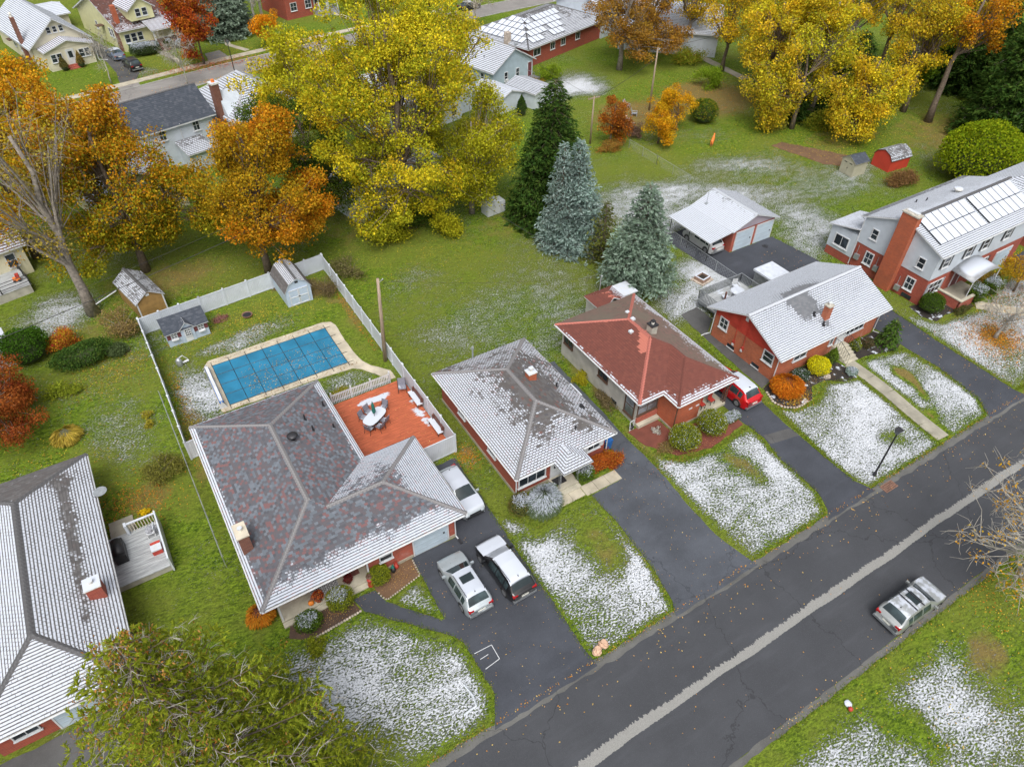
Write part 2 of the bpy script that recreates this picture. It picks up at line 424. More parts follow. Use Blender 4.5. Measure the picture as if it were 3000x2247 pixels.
def shingle(roof, poly, mat, expo=.2, s_eave=.6, s_ridge=.2, thick=.03, patch=None, name='shingle_course', snow_fn=None, melt=None):
    """lays shingle courses on one roof slope; poly = 3D points, the first two are its eave. Each course is a mesh.
    melt(p) = how much less snow lies at p (warm flues, wind)"""
    P = [np.asarray(p, float) for p in poly]
    u = P[1]-P[0]; u[2] = 0; u /= np.linalg.norm(u)
    nrm = np.zeros(3)
    for i in range(len(P)): nrm += np.cross(P[i]-P[0], P[(i+1) % len(P)]-P[0])
    nrm /= np.linalg.norm(nrm)
    if nrm[2] < 0: nrm = -nrm
    v = np.cross(nrm, u)
    if v[2] < 0: v = -v
    q = [((p-P[0])@u, (p-P[0])@v) for p in P]
    vmin, vmax = min(t[1] for t in q), max(t[1] for t in q)
    off = random.random()*50; ustep = .7 if (patch or melt) else 50.
    pl = Vector() if ROT else roof.matrix_basis.translation + (roof.parent.matrix_basis.translation if roof.parent else Vector())
    pl = np.array(pl)
    for k in range(int(math.ceil((vmax-vmin)/expo-.05))):
        lo, hi = vmin+k*expo, min(vmax, vmin+(k+1)*expo)
        if hi-lo < .02: continue
        pc = clip(q, lo, hi)
        if len(pc) < 3: continue
        ua, ub = min(a for a, b in pc), max(a for a, b in pc); nb = max(1, int((ub-ua)/ustep))
        vs, uvs, fs = [], [], []
        for m in range(nb):
            pm = pc if nb == 1 else [(a, b) for b, a in clip([(b, a) for a, b in pc], ua+(ub-ua)*m/nb, ua+(ub-ua)*(m+1)/nb)]
            if len(pm) < 3: continue
            o = len(vs)
            for a, b in pm:
                vs.append(P[0]+u*a+v*b+nrm*(thick*(1-.8*(b-lo)/expo))); uvs.append((a+off, k+min(.995, max(.005, (b-lo)/expo))))
            A_ = sum(pm[i][0]*pm[(i+1) % len(pm)][1]-pm[(i+1) % len(pm)][0]*pm[i][1] for i in range(len(pm)))
            f = tuple(range(o, len(vs))); f = f if (A_ > 0) == (np.dot(np.cross(u, v), nrm) > 0) else f[::-1]; fs.append(f)
            low = sorted([i for i, (a, b) in enumerate(pm) if b < lo+1e-6], key=lambda i: pm[i][0])
            if len(low) >= 2:
                i, j = low[0], low[-1]; m0 = len(vs)
                for t in (i, j): vs.append(P[0]+u*pm[t][0]+v*pm[t][1]-nrm*.01); uvs.append((pm[t][0]+off, k+.004))
                fs.append((m0, m0+1, o+j, o+i) if np.dot(np.cross(u, v), nrm) > 0 else (o+i, o+j, m0+1, m0))
        me = bpy.data.meshes.new(name); me.from_pydata([tuple(w-pl) for w in vs], [], fs)
        uvl = me.uv_layers.new(name='UVMap'); uvl.data.foreach_set('uv', [c for f in fs for i in f for c in uvs[i]])
        t = (lo-vmin)/(vmax-vmin+1e-6); sv = (s_eave*(1-t)+s_ridge*t) if snow_fn is None else snow_fn(t); sv += random.uniform(-.03, .03)
        at = me.attributes.new('snow', 'FLOAT', 'POINT'); at.data.foreach_set('value', [sv-(melt(w) if melt else 0) for w in vs])
        if patch is not None: at = me.attributes.new('patch', 'FLOAT', 'POINT'); at.data.foreach_set('value', [patch(w, t) for w in vs])
        me.materials.append(MATS[mat]); me.update(); link(name, me, roof)
ROT = False

CAPS = {}
def cap_mesh(mat, L=.30, W=.30):
    key = (mat, L, W)
    if key not in CAPS:
        mb = MB(); h = W*.22
        mb.add([(0,-W/2,-h),(0,0,.035),(0,W/2,-h),(L,-W/2,-h-.012),(L,0,.015),(L,W/2,-h-.012),(0,-W/2,-h-.03),(0,W/2,-h-.03),(L,-W/2,-h-.03),(L,W/2,-h-.03)],
               [(0,3,4,1),(1,4,5,2),(0,1,2,7,6),(3,8,9,5,4),(0,6,8,3),(2,5,9,7)])
        me = mb.mesh('ridge_cap', mat); at = me.attributes.new('snow', 'FLOAT', 'POINT'); at.data.foreach_set('value', [.1]*len(me.vertices))
        CAPS[key] = me
    return CAPS[key]
def ridge_caps(roof, lines, mat, L=.26, W=.30, lift=.045):
    pl = Vector() if ROT else roof.matrix_basis.translation + (roof.parent.matrix_basis.translation if roof.parent else Vector())
    me = cap_mesh(mat, L*1.25, W)
    for a, b in lines:
        a, b = Vector(a), Vector(b)
        if a.z > b.z: a, b = b, a
        d = (b-a); n = max(1, int(d.length/L)); x = d.normalized()
        y = Vector((0,0,1)).cross(x).normalized(); z = x.cross(y)
        for i in range(n):
            o = bpy.data.objects.new('ridge_cap', me); COL.objects.link(o); o.parent = roof
            M = Matrix((x, y, z)).transposed().to_4x4(); M.translation = a + d*(i/n) + Vector((0,0,lift)) - pl
            o.matrix_basis = M

def roof_deck(mb, polys, t=.12):
    """solid slopes: each polygon with a thickness downwards"""
    for p in polys:
        n = len(p); vs = [tuple(q) for q in p] + [(q[0], q[1], q[2]-t) for q in p]
        A = sum(p[i][0]*p[(i+1)%n][1]-p[(i+1)%n][0]*p[i][1] for i in range(n))
        top, bot = tuple(range(n)), tuple(range(2*n-1, n-1, -1))
        sides = [(i, i+n, (i+1)%n+n, (i+1)%n) for i in range(n)]
        if A < 0: top, bot = top[::-1], bot[::-1]; sides = [s_[::-1] for s_ in sides]
        mb.add(vs, [top, bot]+sides)
    return mb

# ------------------------------------------------------------------ openings
def window(parent, c, w, h, n, frame='white_paint', glass='glass', nx=1, ny=2, fr=.07, sill=True, world=True, name='window', depth=.07, shutters=None):
    """c = centre on the wall face, n = outward unit normal (horizontal)"""
    n = np.array([n[0], n[1], 0.]); n = n/np.linalg.norm(n); u = np.array([-n[1], n[0], 0.]); z = np.array([0,0,1.]); c = np.asarray(c, float)
    mb = MB()
    for s_ in (-1, 1): mb.obox(c, u, z, n, sorted((s_*w/2, s_*(w/2-fr))), (-h/2, h/2), (-.02, depth))
    for s_ in (-1, 1): mb.obox(c, u, z, n, (-w/2+fr, w/2-fr), sorted((s_*h/2, s_*(h/2-fr))), (-.02, depth-.003))
    iw, ih = w-2*fr, h-2*fr
    for i in range(1, nx): x = -iw/2+iw*i/nx; mb.obox(c, u, z, n, (x-.02, x+.02), (-ih/2, ih/2), (-.02, depth-.02))
    for j in range(1, ny): y = -ih/2+ih*j/ny; mb.obox(c, u, z, n, (-iw/2, iw/2), (y-.022, y+.022), (-.02, depth-.016))
    if sill: mb.obox(c, u, z, n, (-w/2-.05, w/2+.05), (-h/2-.06, -h/2-.002), (-.02, depth+.06))
    f = (wpart if world else part)(parent, name, mb, frame)
    for i in range(nx):
        for j in range(ny):
            pb = MB(); x0, y0 = -iw/2+iw*i/nx, -ih/2+ih*j/ny
            pb.obox(c, u, z, n, (x0+.01, x0+iw/nx-.01), (y0+.01, y0+ih/ny-.01), (.004, .02))
            (wpart if world else part)(f, 'pane', pb, glass)
    if shutters:
        for s_ in (-1, 1):
            sb = MB(); a = s_*(w/2+.19); sb.obox(c, u, z, n, (a-.15, a+.15), (-h/2, h/2), (.003, .035))
            for t in np.linspace(-h/2+.08, h/2-.08, 7): sb.obox(c, u, z, n, (a-.11, a+.11), (t-.02, t+.02), (.034, .05))
            (wpart if world else part)(parent, 'shutter', sb, shutters)
    return f

def door(parent, c, w, h, n, mat, frame='white_paint', world=True, panels=0, name='door', lite=False):
    n = np.array([n[0], n[1], 0.]); u = np.array([-n[1], n[0], 0.]); z = np.array([0,0,1.]); c = np.asarray(c, float)
    P = wpart if world else part
    mb = MB(); mb.obox(c, u, z, n, (-w/2, w/2), (0, h), (.003, .05))
    d = P(parent, name, mb, mat)
    fb = MB()
    for s_ in (-1, 1): fb.obox(c, u, z, n, sorted((s_*w/2, s_*(w/2+.09))), (0, h+.09), (.0, .08))
    fb.obox(c, u, z, n, (-w/2, w/2), (h+.002, h+.09), (.0, .077))
    P(d, 'frame', fb, frame)
    for k in range(panels):
        pb = MB(); pb.obox(c, u, z, n, (-w/2+.03, w/2-.03), (h*k/panels+.012, h*(k+1)/panels-.012), (.049, .068)); P(d, 'panel', pb, mat)
    if lite:
        pb = MB(); pb.obox(c, u, z, n, (-w*.3, w*.3), (h*.45, h*.9), (.051, .06)); P(d, 'pane', pb, 'glass')
    hb = MB(); hb.obox(c, u, z, n, (w*.36, w*.41), (h*.45, h*.52), (.05, .1)); P(d, 'handle', hb, 'dark_metal')
    return d

def gutter(parent, pts, world=True, mat='white_paint'):
    mb = MB(); mb.tube(pts, .055, 6); return (wpart if world else part)(parent, 'gutter', mb, mat)
def downspout(parent, pts, mat='white_paint', world=True):
    mb = MB(); mb.tube(pts, .045, 6); return (wpart if world else part)(parent, 'downspout', mb, mat)

# ------------------------------------------------------------------ vegetation
def quad_mesh(name, V, colors, mat='foliage'):
    """V: (n,4,3) quads, colors: (n,3)"""
    n = len(V); me = bpy.data.meshes.new(name)
    me.vertices.add(n*4); me.vertices.foreach_set('co', V.astype(np.float32).ravel())
    me.loops.add(n*4); me.loops.foreach_set('vertex_index', np.arange(n*4, dtype=np.int32))
    me.polygons.add(n); me.polygons.foreach_set('loop_start', np.arange(0, n*4, 4, dtype=np.int32))
    me.polygons.foreach_set('loop_total', np.full(n, 4, np.int32))
    at = me.attributes.new('col', 'FLOAT_COLOR', 'FACE')
    c = np.ones((n, 4), np.float32); c[:, :3] = np.clip(colors, 0, 1); at.data.foreach_set('color', c.ravel())
    me.materials.append(MATS[mat]); me.update(); me.validate(); return me

def unit(a): return a/(np.linalg.norm(a, axis=-1, keepdims=True)+1e-9)
def leaf_quads(C, size, up=.35, aspect=.7, r=rng):
    """leaves of a given size at points C, turned at random, a little more often flat"""
    n = len(C); size = np.asarray(size)*np.ones(n)
    nrm = unit(r.normal(size=(n,3))+np.array([0,0,up])); t = unit(np.cross(nrm, r.normal(size=(n,3)))); b = np.cross(nrm, t)
    a = (size*.5)[:,None]*t; c = (size*.5*aspect)[:,None]*b
    fold = nrm*(size*.12)[:,None]
    return np.stack([C-a, C-c+fold, C+a, C+c+fold], 1)          # diamond leaves
def pal(palette, w, n, r=rng):
    k = r.choice(len(palette), n, p=np.asarray(w)/np.sum(w)); return np.asarray(palette, float)[k]
def smooth_noise(P, f, seed=0):
    P = P*f+seed*17.3
    return (np.sin(P[:,0]*1.3+1.7*np.sin(P[:,1]*.9+seed))+np.sin(P[:,1]*1.1+1.3*np.sin(P[:,2]*1.2))+np.sin(P[:,2]*1.5+1.1*np.sin(P[:,0]*.7+2)))/3

YEL = [(.80,.62,.03), (.64,.56,.03), (.46,.47,.03), (.30,.35,.03), (.84,.52,.03)]
GRY = (.30,.27,.23)
def crown_tree(name, label, cat, base, h, lobes, palette, weights, n_leaf=20000, leaf=.22, clumps=90, clump_r=1.1, trunk_r=.3, seed=1,
               group=None, bark='bark', sparse=1., twig=0, fork=.3, alt=None, top_pal=None, knob=5, twig_len=1.4, hang=0.):
    """lobes: [(dx,dy,z,rx,ry,rz,weight)] ellipsoids the crown fills, relative to the base in plan.
    palette colours by clump; alt = palette mixed in patches; top_pal = palette of the highest leaves"""
    r = np.random.default_rng(seed); t = thing(name, label, cat, (base[0], base[1], 0), 0, group)
    L0 = np.array(lobes, float); sub = []
    for l_ in L0:                                   # knobs on each lobe break up its outline
        for _ in range(knob):
            d_ = unit(r.normal(size=3)+np.array([0,0,.15])); k_ = r.uniform(.28, .5); sub.append([*(l_[:3]+d_*l_[3:6]*r.uniform(.8, 1.12)), *(l_[3:6]*k_), l_[6]*.16])
    L = np.concatenate([L0*np.array([1,1,1,.9,.9,.9,1]), np.array(sub).reshape(-1, 7)]); w = L[:,6]/L[:,6].sum()
    k = r.choice(len(L), clumps, p=w); d = unit(r.normal(size=(clumps,3))); rad = r.uniform(.35, 1., (clumps,1))**.6
    CC = L[k,:3]+d*rad*L[k,3:6]
    CC = CC[CC[:,2] > .8]; nC = len(CC)
    # wood
    mb = MB(); zf = h*fork
    tp = [np.array([0,0,-.1])]
    for i in range(1, 7):
        zz = h*.82*i/6; tp.append(np.array([r.normal()*.02*zz, r.normal()*.02*zz, zz]))
    lm = (L[:,:2]*w[:,None]).sum(0)
    tp = [p+np.array([*(lm*(max(0, p[2]-zf)/h)), 0]) for p in tp]
    rad_at = lambda z: max(.03, trunk_r*(1-.85*z/h))
    mb.tube(tp, [trunk_r*1.35]+[rad_at(p[2]) for p in tp[1:]], 8)
    nl = max(5, min(14, nC//8)); seeds = CC[r.choice(nC, nl, replace=False)]
    own = np.argmin(((CC[:,None]-seeds[None])**2).sum(-1), 1)
    def on_trunk(z):
        for a, b in zip(tp[:-1], tp[1:]):
            if a[2] <= z <= b[2]: return a+(b-a)*(z-a[2])/(b[2]-a[2])
        return tp[-1]
    tips = []
    for j in range(nl):
        tgt = CC[own == j]
        if not len(tgt): continue
        ctr = tgt.mean(0); z0 = np.clip(ctr[2]*r.uniform(.35, .65), zf, h*.8); s = on_trunk(z0)
        mid = s*.5+ctr*.5+np.array([0,0,-.06*np.linalg.norm(ctr-s)])+r.normal(size=3)*.25; r0 = rad_at(z0)*.6
        limb = [s, s*.75+mid*.25+r.normal(size=3)*.1, mid, mid*.4+ctr*.6, ctr]
        mb.tube(limb, [r0, r0*.85, r0*.6, r0*.45, r0*.25], 6, False)
        for c in tgt:
            q = limb[r.integers(1, 4)]; m2 = (q+c)/2+r.normal(size=3)*.2+np.array([0,0,.1])
            mb.tube([q, m2, c], [r0*.32, r0*.22, .02], 4, False); tips.append(c)
            for _ in range(twig):
                e = c+unit(r.normal(size=3)+unit(c-ctr)*.6+np.array([0,0,.2]))*r.uniform(.5, 1)*twig_len
                mb.tube([c, (c+e)/2+r.normal(size=3)*.12, e], [.022, .016, .008], 3, False)
    part(t, 'trunk', mb, bark, True)
    # leaves
    n = int(n_leaf*sparse); kk = r.choice(nC, n, p=(lambda q: q/q.sum())(r.uniform(.35, 1.4, nC)))
    loc = r.normal(size=(n,3)); loc = unit(loc)*(r.uniform(0, 1, (n,1))**.45)
    P = CC[kk]+loc*clump_r*np.array([1,1,.75])
    if hang: P[:,2] -= np.abs(r.normal(size=n))*hang
    mk = P[:,2] > .15; P, kk = P[mk], kk[mk]; n = len(P)
    ccol = pal(palette, weights, nC, r)
    col = .55*ccol[kk]+.45*pal(palette, weights, n, r)
    if alt is not None:
        m = smooth_noise(P, .33, seed)+r.normal(size=n)*.25 > .15; ac = pal(alt, [1]*len(alt), n, r); col[m] = .75*ac[m]+.25*col[m]
    if top_pal is not None:
        zz = (P[:,2]-P[:,2].min())/(np.ptp(P[:,2])+1e-6); m = zz+r.normal(size=n)*.18 > .62; ac = pal(top_pal, [1]*len(top_pal), n, r); col[m] = .8*ac[m]+.2*col[m]
    col *= r.uniform(.5, 1.3, (n,1))
    link('crown', quad_mesh('crown', leaf_quads(P, leaf*r.uniform(.65, 1.35, n), .35, .75, r), col), t)
    return t

def spray_quads(C, D, length, width, r, roll=.7):
    """needle sprays: blades at C pointing along D"""
    D = unit(D); s = unit(np.cross(D, np.array([0,0,1.])+r.normal(size=C.shape)*roll)); n = len(C)
    L = (np.asarray(length)*np.ones(n))[:,None]; W = (np.asarray(width)*np.ones(n))[:,None]
    nn = np.cross(D, s)
    return np.stack([C-s*W*.25, C+D*L*.45-s*W*.5-nn*W*.15, C+D*L, C+D*L*.45+s*W*.5-nn*W*.15], 1)

def conifer(name, label, base, h, rad, palette, weights, whorl=.42, per=9, seed=1, z0=.6, spray=(.42,.13), dens=1., droop=.35, rise=.1,
            bare=0., group=None, snow=0., cones=0, trunk_r=.22, shape=.85, side=.5, bark='bark', flat=.0, uneven=.2):
    r = np.random.default_rng(seed); t = thing(name, label, 'tree', (base[0], base[1], 0), 0, group)
    wood = MB(); wood.tube([(0,0,-.1),(0,0,h*.5),(r.normal()*.1,r.normal()*.1,h*.98)], [trunk_r, trunk_r*.6, .02], 8)
    Cs, Ds, Ls, bareL, cone = [], [], [], [], []
    z = z0
    while z < h-.15:
        f = (z-z0)/(h-z0); Lb0 = rad*(1-f)**shape+.12
        nb = max(4, int(per*(.5+.5*(1-f))))
        a0 = r.uniform(0, 6.28)
        for i in range(nb):
            a = a0+6.283*i/nb+r.normal()*.22; Lb = Lb0*r.uniform(.92-uneven, .92+uneven)
            ns = max(3, int(Lb/.33)); o = np.array([math.cos(a), math.sin(a), 0])
            tt = np.linspace(0, 1, ns+1)[:,None]
            zz = z+r.normal()*.1
            pth = o*tt*Lb; pth[:,2] = zz+Lb*(rise*tt[:,0]-droop*tt[:,0]**1.7+.14*tt[:,0]**5); pth[:,:2] += r.normal(size=(ns+1,2))*.03
            wood.tube([pth[0], pth[ns//2], pth[-1]], [.02+.012*Lb, .012+.006*Lb, .006], 3, False)
            dirv = unit(np.diff(pth, axis=0, append=pth[-1:]+(pth[-1:]-pth[-2:-1])))
            st = np.arange(max(1, int(ns*.12)), ns+1)
            for j in st:
                fr = j/ns; wd = side*Lb*(.25+.75*math.sin(math.pi*min(1, .12+.85*(1-fr))))*(.55+.45*r.random())
                sd = np.cross(dirv[j], [0,0,1]); sd /= np.linalg.norm(sd)+1e-9
                for s_ in (-1, 1):
                    br = unit(sd*s_+dirv[j]*.75+np.array([0,0,-.12-.3*droop])+r.normal(size=3)*.12)
                    if r.random() < bare:
                        bareL.append((pth[j], pth[j]+br*wd*.5+r.normal(size=3)*.08, pth[j]+br*wd)); continue
                    m = max(1, int(dens*(wd/.22+1)))
                    q = r.uniform(0, 1, (m,1))*wd; c = pth[j]+br*q; c[:,2] -= q[:,0]**2*.12
                    Cs.append(c); Ds.append(np.tile(br, (m,1))+r.normal(size=(m,3))*.38+np.array([0,0,flat])); Ls.append(np.full(m, .65+.35*fr))
                    if cones and r.random() < cones*fr*(.15+f): cone.append(pth[j]+br*wd*.9)
        z += whorl*(1-.45*f)*r.uniform(.8, 1.2)
    C = np.concatenate(Cs); Dv = np.concatenate(Ds); Lm = np.concatenate(Ls); n = len(C)
    col = pal(palette, weights, n, r)*.6+.4*pal(palette, weights, n, r); col *= (1+.28*smooth_noise(C, .9, seed))[:,None]*r.uniform(.75, 1.25, (n,1))
    if snow: m = r.random(n) < snow; col[m] = np.array(SNOW)*.85
    part(t, 'trunk', wood, bark, True)
    link('crown', quad_mesh('crown', spray_quads(C, Dv, spray[0]*Lm*r.uniform(.7,1.25,n), spray[1]*r.uniform(.7,1.3,n), r), col), t)
    if bareL:
        tw = MB()
        for a, b, c in bareL:
            tw.tube([a, b, c], [.018, .012, .005], 3, False)
            for _ in range(3):
                q = a+(c-a)*r.uniform(.2, .95); tw.tube([q, q+unit(c-a+r.normal(size=3)*np.linalg.norm(c-a)*.8)*.35], [.008, .004], 3, False)
        part(t, 'bare_twig', tw, 'grey_twig')['kind'] = 'stuff'
    if cone:
        cc = np.repeat(np.array(cone), 14, 0); cc = cc+r.normal(size=cc.shape)*.13
        dd = np.tile(np.array([0,0,-1.]), (len(cc),1))+r.normal(size=(len(cc),3))*.3
        o = link('cone', quad_mesh('cone', spray_quads(cc, dd, .17, .06, r), pal([(.52,.24,.06),(.40,.17,.04),(.6,.32,.1)], [1,1,1], len(cc), r)), t); o['kind'] = 'stuff'
    return t

def shrub(name, label, c, rx, ry, h, palette, weights, n=2500, leaf=.09, seed=1, snow=0., core=True, box=False, group=None, cat='shrub', cone=False, lump=.12, strands=False, z0=0., thin=.16, stem_or_core='bark', core_col='shrub_core', flat_top=False):
    """a bush: leaf shell over a lumpy body. snow = share of the leaves on top that hold snow"""
    r = np.random.default_rng(seed); t = thing(name, label, cat, (c[0], c[1], z0), 0, group)
    d = unit(r.normal(size=(n,3))); d[:,2] = np.where(d[:,2] < -.35, -d[:,2], d[:,2])
    lumps = 1+lump*smooth_noise(d, 2.6, seed)+lump*.6*smooth_noise(d, 6., seed+3)
    q = r.uniform(1-thin*2, 1.04, (n,1))*lumps[:,None]
    if box:
        m = np.abs(d).max(1, keepdims=True); d = d/(.35+.65*m)
    P = d*q*np.array([rx, ry, h*.55]); P[:,2] += h*.47
    if not core and not strands:                    # loose thicket: leaves gather round the ends of its stems
        nk = 16; cc = unit(r.normal(size=(nk,3)))*r.uniform(.35, .95, (nk,1))*np.array([rx, ry, h*.45]); cc[:,2] = np.abs(cc[:,2]+h*.42); kk = r.integers(0, nk, n)
        P = cc[kk]+r.normal(size=(n,3))*np.array([rx, ry, h*.5])*.2
    if cone:
        k = np.clip(P[:,2]/h, 0, 1); P[:,:2] *= (1.15*(1-k)**.75+.08)[:,None]
    P[:,2] = np.maximum(P[:,2], .02)
    col = pal(palette, weights, n, r)*.7+.3*pal(palette, weights, n, r); col *= r.uniform(.75, 1.25, (n,1))
    if 0 < snow <= .12: m = (r.random(n) < snow) & (d[:,2] > -.1); col[m] = SNOW
    elif snow:
        m = (d[:,2]+r.normal(size=n)*.16+.25*smooth_noise(d, 3.1, seed+1) > 1-snow*1.1) & (r.random(n) < .8); col[m] = SNOW
    mb = MB()
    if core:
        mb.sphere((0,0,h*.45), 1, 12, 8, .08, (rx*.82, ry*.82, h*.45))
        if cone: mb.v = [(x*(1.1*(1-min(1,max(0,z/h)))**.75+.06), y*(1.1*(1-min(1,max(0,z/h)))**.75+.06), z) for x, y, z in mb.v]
        part(t, 'stem_or_core', mb, core_col)  # dark solid core added to close gaps between the leaves, not a stem
    else:
        for i in range(7):
            a = 6.283*i/7; mb.tube([(0,0,0),(rx*.3*math.cos(a), ry*.3*math.sin(a), h*.5),(rx*.7*math.cos(a), ry*.7*math.sin(a), h*.8)], [.03,.02,.008], 4)
        part(t, 'stem_or_core', mb, stem_or_core)
    if strands:
        o = np.zeros_like(P); o[:,2] = h*.55; Q = spray_quads(P, (P-o)*np.array([1,1,.3])+np.array([0,0,-.5]), leaf*2.6, leaf*.4, r)
    else: Q = leaf_quads(P, leaf*r.uniform(.7, 1.3, n), .3, .8, r)
    link('foliage', quad_mesh('foliage', Q, col), t)
    return t

# ------------------------------------------------------------------ material library
m_leaf(); m_ground()
m_plain('bark', (.15,.115,.085), .9, .4, 5); m_plain('grey_bark', (.24,.21,.18), .9, .4, 4); m_plain('birch_bark', (.55,.52,.46), .8, .4, 5)
m_plain('grey_twig', (.36,.34,.30), .9, .3, 4); m_plain('pale_twig', (.44,.39,.33), .9, .3, 4)
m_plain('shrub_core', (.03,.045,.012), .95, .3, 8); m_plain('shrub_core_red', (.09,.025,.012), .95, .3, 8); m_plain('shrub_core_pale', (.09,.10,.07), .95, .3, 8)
m_plain('white_paint', (.58,.60,.62), .55, .1, 2); m_plain('vinyl', (.54,.58,.63), .45, .07, 1.2)
m_plain('cream_paint', (.55,.5,.4), .6, .12, 2); m_plain('dark_metal', (.035,.035,.04), .45, .2, 6, .3); m_plain('grey_metal', (.30,.32,.34), .45, .2, 4, .6)
m_plain('black_plastic', (.02,.02,.022), .5, .2, 8); m_plain('galv', (.42,.45,.47), .45, .15, 5, .6)
m_plain('brown_paint', (.10,.055,.035), .6, .2, 4); m_plain('red_paint', (.42,.045,.03), .55, .2, 2); m_plain('barn_red', (.50,.05,.03), .7, .35, 3)
m_plain('tan_paint', (.30,.18,.06), .7, .2, 2); m_plain('beige_plastic', (.40,.38,.29), .55, .1, 2); m_plain('maroon_paint', (.16,.05,.055), .6, .2, 4)
m_plain('soffit', (.5,.5,.48), .7, .1, 2); m_plain('blue_plastic', (.02,.13,.42), .45, .15, 4); m_plain('green_cloth', (.015,.15,.12), .8, .3, 6)
m_plain('orange_paint', (.75,.20,.04), .6, .2, 4); m_plain('rust_iron', (.22,.12,.085), .75, .3, 6); m_plain('stone', (.42,.36,.30), .85, .35, 3)
m_plain('snow', SNOW, .8, .12, 2); m_plain('snow_metal', (.26,.27,.28), .5, .2, 3, .2, snow=.95); m_plain('snow_wood', (.30,.20,.15), .7, .3, 3, snow=.8)
m_plain('white_plastic', (.55,.57,.58), .4, .08, 3, snow=.5); m_plain('mesh_fabric', (.19,.19,.23), .8, .2, 30, snow=.42); m_plain('snow_table', (.55,.6,.62), .4, .1, 3, snow=1.1)
m_plain('pumpkin', (.75,.22,.02), .6, .25, 6); m_plain('kraft_bag', (.55,.36,.25), .85, .25, 5); m_plain('flue', (.70,.68,.62), .6, .3, 5, snow=.7)
m_plain('solar_glass', (.012,.018,.05), .15, .2, 3, snow=1.0); m_plain('solar_frame', (.02,.02,.03), .4, .1, 3); m_plain('green_metal', (.05,.14,.11), .5, .2, 3, snow=.55)
m_plain('slate_light', (.30,.31,.34), .7, .3, 5); m_plain('concrete_wall', (.40,.38,.33), .85, .2, 2); m_plain('grey_wall', (.43,.42,.385), .8, .16, 1.5)
m_brick('brick_red', (.36,.062,.032), (.25,.04,.025), (.27,.15,.12)); m_brick('brick_orange', (.46,.115,.045), (.34,.075,.032), (.40,.24,.16), .35)
m_brick('brick_front', (.42,.08,.045), (.29,.052,.032), (.31,.19,.15), .2); m_brick('brick_brown', (.20,.075,.05), (.13,.05,.035), (.2,.15,.12)); m_brick('brick_chimney', (.45,.10,.035), (.34,.07,.03), (.33,.17,.11))
m_siding('siding_white', (.58,.64,.71)); m_siding('siding_blue', (.42,.53,.60), .22); m_siding('siding_cream', (.66,.62,.44)); m_siding('siding_yellow', (.68,.67,.38))
m_siding('siding_lilac', (.38,.33,.38), .2, True); m_siding('shed_white', (.46,.55,.68), .2); m_siding('garage_door', (.48,.58,.66), .5); m_siding('stucco', (.62,.58,.45), 3.)
m_siding('locker_white', (.5,.54,.56), .12, True); m_siding('barn_board', (.50,.05,.03), .2, True)
m_glass('glass'); m_glass('glass_pale', (.10,.11,.12)); m_glass('car_glass', (.02,.03,.033), .06)
m_shingle('roof_slate_red', [(0,(.075,.072,.082)),(.24,(.115,.135,.16)),(.44,(.09,.066,.068)),(.62,(.18,.066,.058)),(.78,(.05,.047,.053)),(.88,(.15,.17,.20))], gap=.12, tabvar=.05, tab=.22)
m_shingle('roof_grey', [(0,(.075,.07,.07)),(.35,(.11,.105,.105)),(.7,(.09,.075,.072)),(.9,(.14,.135,.135))])
m_shingle('roof_mixed', [(0,(.08,.072,.07)),(.4,(.105,.10,.105)),(.72,(.15,.055,.045)),(.8,(.06,.06,.07)),(.92,(.11,.105,.1))], gap=.45)
m_shingle('roof_red', [(0,(.145,.044,.032)),(.5,(.165,.052,.037)),(.8,(.125,.04,.03))], moss=None, patch=(.42,.14,.10), gap=.12)
m_shingle('roof_mossy', [(0,(.14,.10,.08)),(.5,(.17,.10,.085)),(.8,(.12,.085,.07))], moss=(.13,.11,.085), patch=(.45,.14,.1), gap=.12)
m_shingle('roof_steel', [(0,(.13,.14,.155)),(.5,(.17,.18,.195)),(.8,(.15,.155,.17))], gap=.3)
m_shingle('roof_navy', [(0,(.035,.045,.062)),(.5,(.055,.065,.085)),(.85,(.08,.09,.11))], gap=.2)
m_shingle('roof_brown', [(0,(.10,.045,.035)),(.5,(.13,.055,.042)),(.8,(.085,.04,.032))], gap=.1)
m_shingle('roof_slate', [(0,(.09,.09,.095)),(.5,(.13,.13,.135)),(.8,(.17,.17,.175))], gap=.5)
m_shingle('roof_metal', [(0,(.2,.21,.225)),(1.,(.22,.23,.245))], gap=0., butt=.12)
m_plain('cap_grey', (.21,.205,.21), .85, .35, 9); m_plain('cap_dark', (.10,.10,.105), .85, .35, 9); m_plain('cap_red', (.40,.13,.10), .85, .3, 6); m_plain('cap_snow', (.3,.3,.31), .85, .2, 6, snow=.75)
m_asphalt('road', (.048,.051,.058), .25, True, False, True); m_asphalt('drive_new', (.046,.051,.063), .45, False, True); m_asphalt('drive_old', (.062,.069,.083), .6, True, True); m_asphalt('back_road', (.20,.19,.18), .35, True, False); m_asphalt('gutter_lip', (.10,.10,.095), .7, True, True)
m_asphalt('drive_dark', (.075,.075,.075), .6, True, True)
m_concrete('walk', (.33,.31,.25)); m_concrete('walk_old', (.44,.40,.31)); m_concrete('coping', (.50,.45,.35)); m_concrete('step', (.46,.43,.34)); m_concrete('kerb', (.36,.36,.34))
m_concrete('foundation', (.40,.36,.28))
m_concrete('mulch', (.075,.045,.03)); m_concrete('mulch_dark', (.03,.024,.02), .25); m_concrete('mulch_red', (.17,.05,.033)); m_concrete('bed_litter', (.15,.085,.045))
m_wood('deck_board', (.46,.115,.05), 0, 1.); m_wood('deck_grey', (.40,.42,.43), 0, 1.); m_wood('bench_wood', (.16,.065,.05), 1); m_wood('pole_wood', (.34,.26,.19), 2)

